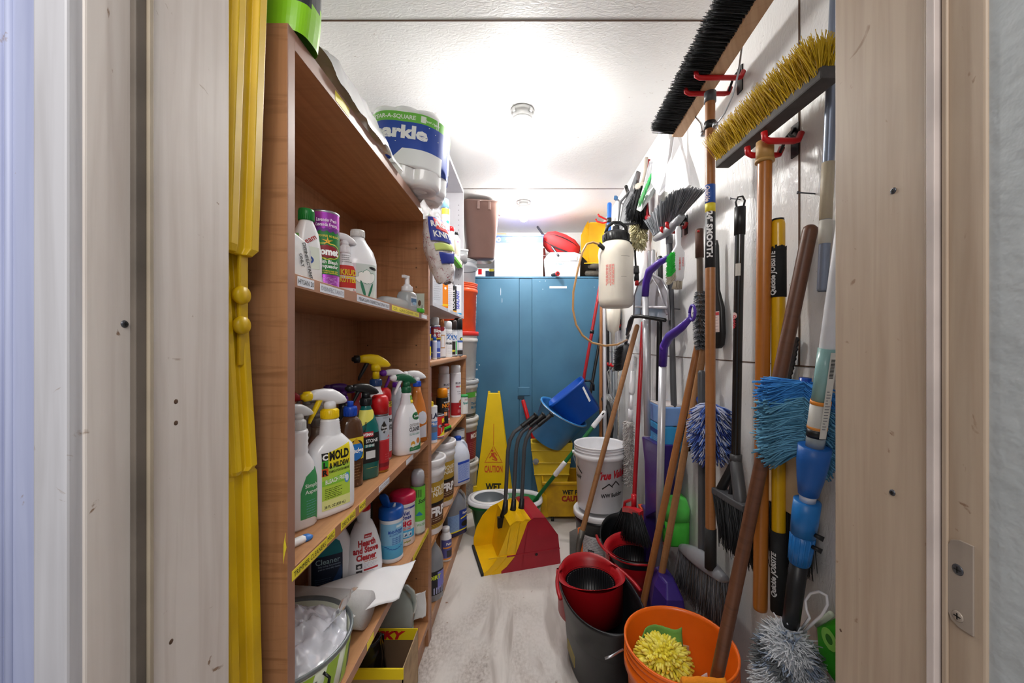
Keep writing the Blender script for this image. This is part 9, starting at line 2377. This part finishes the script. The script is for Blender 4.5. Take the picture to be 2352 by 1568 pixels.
OLM = [max(OL[(i + k) % 120] for k in range(-5, 6)) for i in range(120)]; OLM = [sum(OLM[(i + k) % 120] for k in range(-4, 5)) / 9 for i in range(120)]
class Pack:
 def S(s, u, v, off):
  # u is length along the front from its centre; wraps to the right side
  a = -pi / 2 + u / 0.118
  i = (a / (2 * pi) * 120) % 120
  k = int(i); q = i - k
  r_ = OLM[k] * (1 - q) + OLM[(k + 1) % 120] * q + off - 0.001
  return Vector((r_ * cos(a), r_ * sin(a), v))
pk = Pack(); d = MB()
drect(d, pk, -0.20, 0.205, 0.30, 0.238, ink('#6fc044'), 0.001); dpoly(d, pk, [(-0.20, 0.085), (0.30, 0.06), (0.30, 0.205), (-0.20, 0.205)], ink('#2348a8'), 0.0011, 14)
dpoly(d, pk, [(-0.04, 0.060), (0.12, 0.05), (0.12, 0.115), (0.06, 0.100), (0.0, 0.115)], ink('#f0f2f4'), 0.0015, 10)
for u, v, a, b_ in ((0.19, 0.14, 0.035, 0.045), (0.25, 0.10, 0.03, 0.03)): dell(d, pk, u, v, a, b_, ink('#dfe6fa'), 0.0016)
dtext(d, pk, 'TEAR-A-SQUARE', -0.030, 0.214, 0.014, ink('#eef8e8'), w=0.125, bold=0.03, off=0.002); drect(d, pk, 0.046, 0.210, 0.060, 0.232, ink('#eef8e8'), 0.002); dtext(d, pk, 'just right!', 0.080, 0.216, 0.008, ink('#eef8e8'), off=0.002, shear=0.3)
dtext(d, pk, 'Sparkle', -0.025, 0.150, 0.042, PAPER, w=0.185, bold=0.05, off=0.0024)
for u, v in ((0.07, 0.198), (0.09, 0.185), (-0.02, 0.135), (0.10, 0.165)): dell(d, pk, u, v, 0.0015, 0.0015, PAPER, 0.002)
d.build('wrapper_print', t)
for cx, cy in ((0.062, -0.06), (0.062, 0.06)):
 m = MB(); M = Matrix.Translation((cx, cy, -0.003)); m.lathe([(0.052, 0.006), (0.048, 0.0), (0.020, 0.0), (0.019, 0.008)], mat('tissue_white', '#e6e2e2', 0.9, bump=0.4, bs=300), 30, M, cap0=False, cap1=False); m.lathe([(0.001, 0.007), (0.020, 0.007)], ink('#4a3c36'), 20, M); m.build('roll_end', t)
# clear bag of rags hanging past the shelf end
t = thing('rag_bag', 'clear bag of red-threaded white rags with a blue label, hanging off the shelf', 'bag', (-0.342, 1.495, 1.60), 0)
RM, nt, bb, tc = node_mat('knitted_rags')
nz = nt.nodes.new('ShaderNodeTexNoise'); nz.inputs['Scale'].default_value = 55; nz.inputs['Detail'].default_value = 5; nz.inputs['Distortion'].default_value = 2.0
nt.links.new(tc.outputs['Object'], nz.inputs['Vector'])
cr = nt.nodes.new('ShaderNodeValToRGB'); cr.color_ramp.elements[0].position = 0.34; cr.color_ramp.elements[0].color = (*lin('#a85060'), 1); cr.color_ramp.elements[1].position = 0.42; cr.color_ramp.elements[1].color = (*lin('#e8e2e2'), 1)
nt.links.new(nz.outputs['Fac'], cr.inputs['Fac']); nt.links.new(cr.outputs['Color'], bb.inputs['Base Color']); bb.inputs['Roughness'].default_value = 0.4; bb.inputs['Coat Weight'].default_value = 0.5
def rag(u, v):
 a = 2 * pi * v; s_ = sin(pi * min(1, 0.12 + u * 0.80)) ** 0.55
 return (0.052 * cos(a) * s_ + 0.040 * (1 - u) - 0.01, 0.075 * sin(a) * s_ - 0.02 + 0.05 * (1 - u), -0.12 + 0.24 * u)
m = MB(); vs, fs = crumple(rag, 34, 48, 0.011, 34, 3); m.add(vs, fs, RM, True); m.build('rags', t)
d = MB()
class RS:
 def S(s, u, v, off):
  p = Vector(rag((v + 0.12) / 0.24, u / 0.35 + 0.87)); n_ = Vector((p.x, p.y, 0)).normalized()
  return p + n_ * (off + 0.007)
rs = RS()
dpoly(d, rs, [(-0.05, 0.02), (0.05, 0.02), (0.05, 0.11), (-0.05, 0.11)], ink('#2c3c9c'), 0.001, 10); dpoly(d, rs, [(-0.02, 0.06), (0.05, 0.05), (0.05, 0.105), (-0.02, 0.108)], ink('#e04848'), 0.0016, 8); dpoly(d, rs, [(-0.04, -0.015), (0.045, -0.005), (0.045, 0.02), (-0.04, 0.012)], ink('#cfe07c'), 0.0018, 6); dpoly(d, rs, [(-0.03, -0.06), (0.02, -0.055), (0.035, -0.012), (-0.03, -0.02)], ink('#2c3c9c'), 0.0018, 6)
dtext(d, rs, 'RAGS', 0.0, 0.072, 0.022, PAPER, bold=0.04, off=0.0026); dtext(d, rs, 'KNIT', 0.0, 0.034, 0.022, PAPER, bold=0.03, off=0.0026); d.build('label', t)
m = MB()
def rfl(u, v): return (-0.03 + 0.05 * v - 0.01 * u, -0.07 + 0.11 * v, 0.10 + 0.06 * u + 0.01 * sin(v * 9))
vs, fs = crumple(rfl, 12, 20, 0.010, 30, 3); m.add(vs, fs, mat('clear_film', '#e8eaf2', 0.1, trans=0.75, var=0.01), True); m.build('bag_neck', t)
# scrub brush hanging behind
t = thing('scrub_brush', 'cream-handled brush with a green edge at the wall cabinet front, behind the rag bag', 'brush', (-0.372, 2.10, 1.705), 0)
t.rotation_euler = (0, radians(25), radians(70))
m = MB(); m.tube([(-0.05, 0, 0.09), (-0.02, 0, 0.05), (0.0, 0, 0.02)], [0.008, 0.010, 0.012], mat('cream_plastic', '#ece0cc', 0.4), 12); m.box((-0.03, -0.012, -0.01), (0.05, 0.012, 0.01), mat('cream_plastic', '#ece0cc', 0.4)); m.build('brush_handle', t, bevel=0.002)
m = MB(); m.box((-0.032, -0.014, -0.026), (0.052, 0.014, -0.010), mat('leaf_green', '#5caa34', 0.5)); m.build('green_bristle_edge', t, bevel=0.002)
# ================================================================ groups of repeats
def grp(test, name):
 for o in [o for o in COL.objects if o.parent is None and o.get('category') and not o.get('group') and test(o)]: o['group'] = name
cat_ = lambda *c: (lambda o: o['category'] in c)
def zone(c, x0, x1, y0, y1, z0, z1):
 return lambda o: o['category'] in c and x0 < o.location.x < x1 and y0 < o.location.y < y1 and z0 < o.location.z < z1
BT = ('bottle', 'spray bottle', 'jug', 'aerosol can')
grp(zone(BT, -1, -0.3, 0.6, 1.63, 1.3, 1.5), 'bottles on the second shelf')
grp(zone(BT, -1, -0.3, 0.6, 1.63, 0.8, 0.9), 'cleaning bottles and cans on the third shelf')
grp(zone(BT + ('canister',), -1, -0.3, 0.6, 1.63, 0.45, 0.6), 'cleaners and wipes on the fourth shelf')
grp(zone(BT + ('tube',), -1, -0.3, 1.63, 2.7, 1.1, 1.3), 'cans on top of the lower bookcase')
grp(zone(BT + ('tin', 'tub', 'box'), -1, -0.3, 1.63, 2.7, 0.7, 0.9), 'cans and boxes on the upper shelf of the lower bookcase')
grp(zone(BT + ('pail', 'tin'), -1, -0.3, 1.63, 2.7, 0.0, 0.5), 'pails and jugs low in the second bookcase')
grp(zone(('box',), -1, -0.3, 1.63, 2.7, 1.4, 1.6), 'sealant boxes in the wall cabinet')
grp(zone(BT + ('tub',), -1, -0.3, 1.63, 2.7, 1.7, 1.9), 'items on the upper shelf of the wall cabinet')
grp(zone(('bucket',), -0.6, -0.4, 2.9, 3.1, -1, 3), 'stacked buckets beside the blue cabinet')
grp(lambda o: o.name.startswith('lobby_dustpan'), 'nested lobby dustpans')
grp(lambda o: o.name.startswith('folded_floor_sign'), 'yellow sign legs by the door jamb')
grp(cat_('ceiling light'), 'ceiling lights')
grp(cat_('hook'), 'wall hooks on the right wall')
grp(cat_('pole'), 'poles leaned against the right wall')
grp(cat_('broom'), 'brooms on the right wall')
grp(cat_('brush', 'duster'), 'brushes and dusters on the right wall')
grp(cat_('bucket', 'pail'), 'buckets on the floor')
grp(cat_('mop bucket'), 'mop buckets on the floor')
grp(lambda o: o.name.startswith('hand_dustpan') or o.name.startswith('upright_dustpan'), 'dustpans on the right wall')
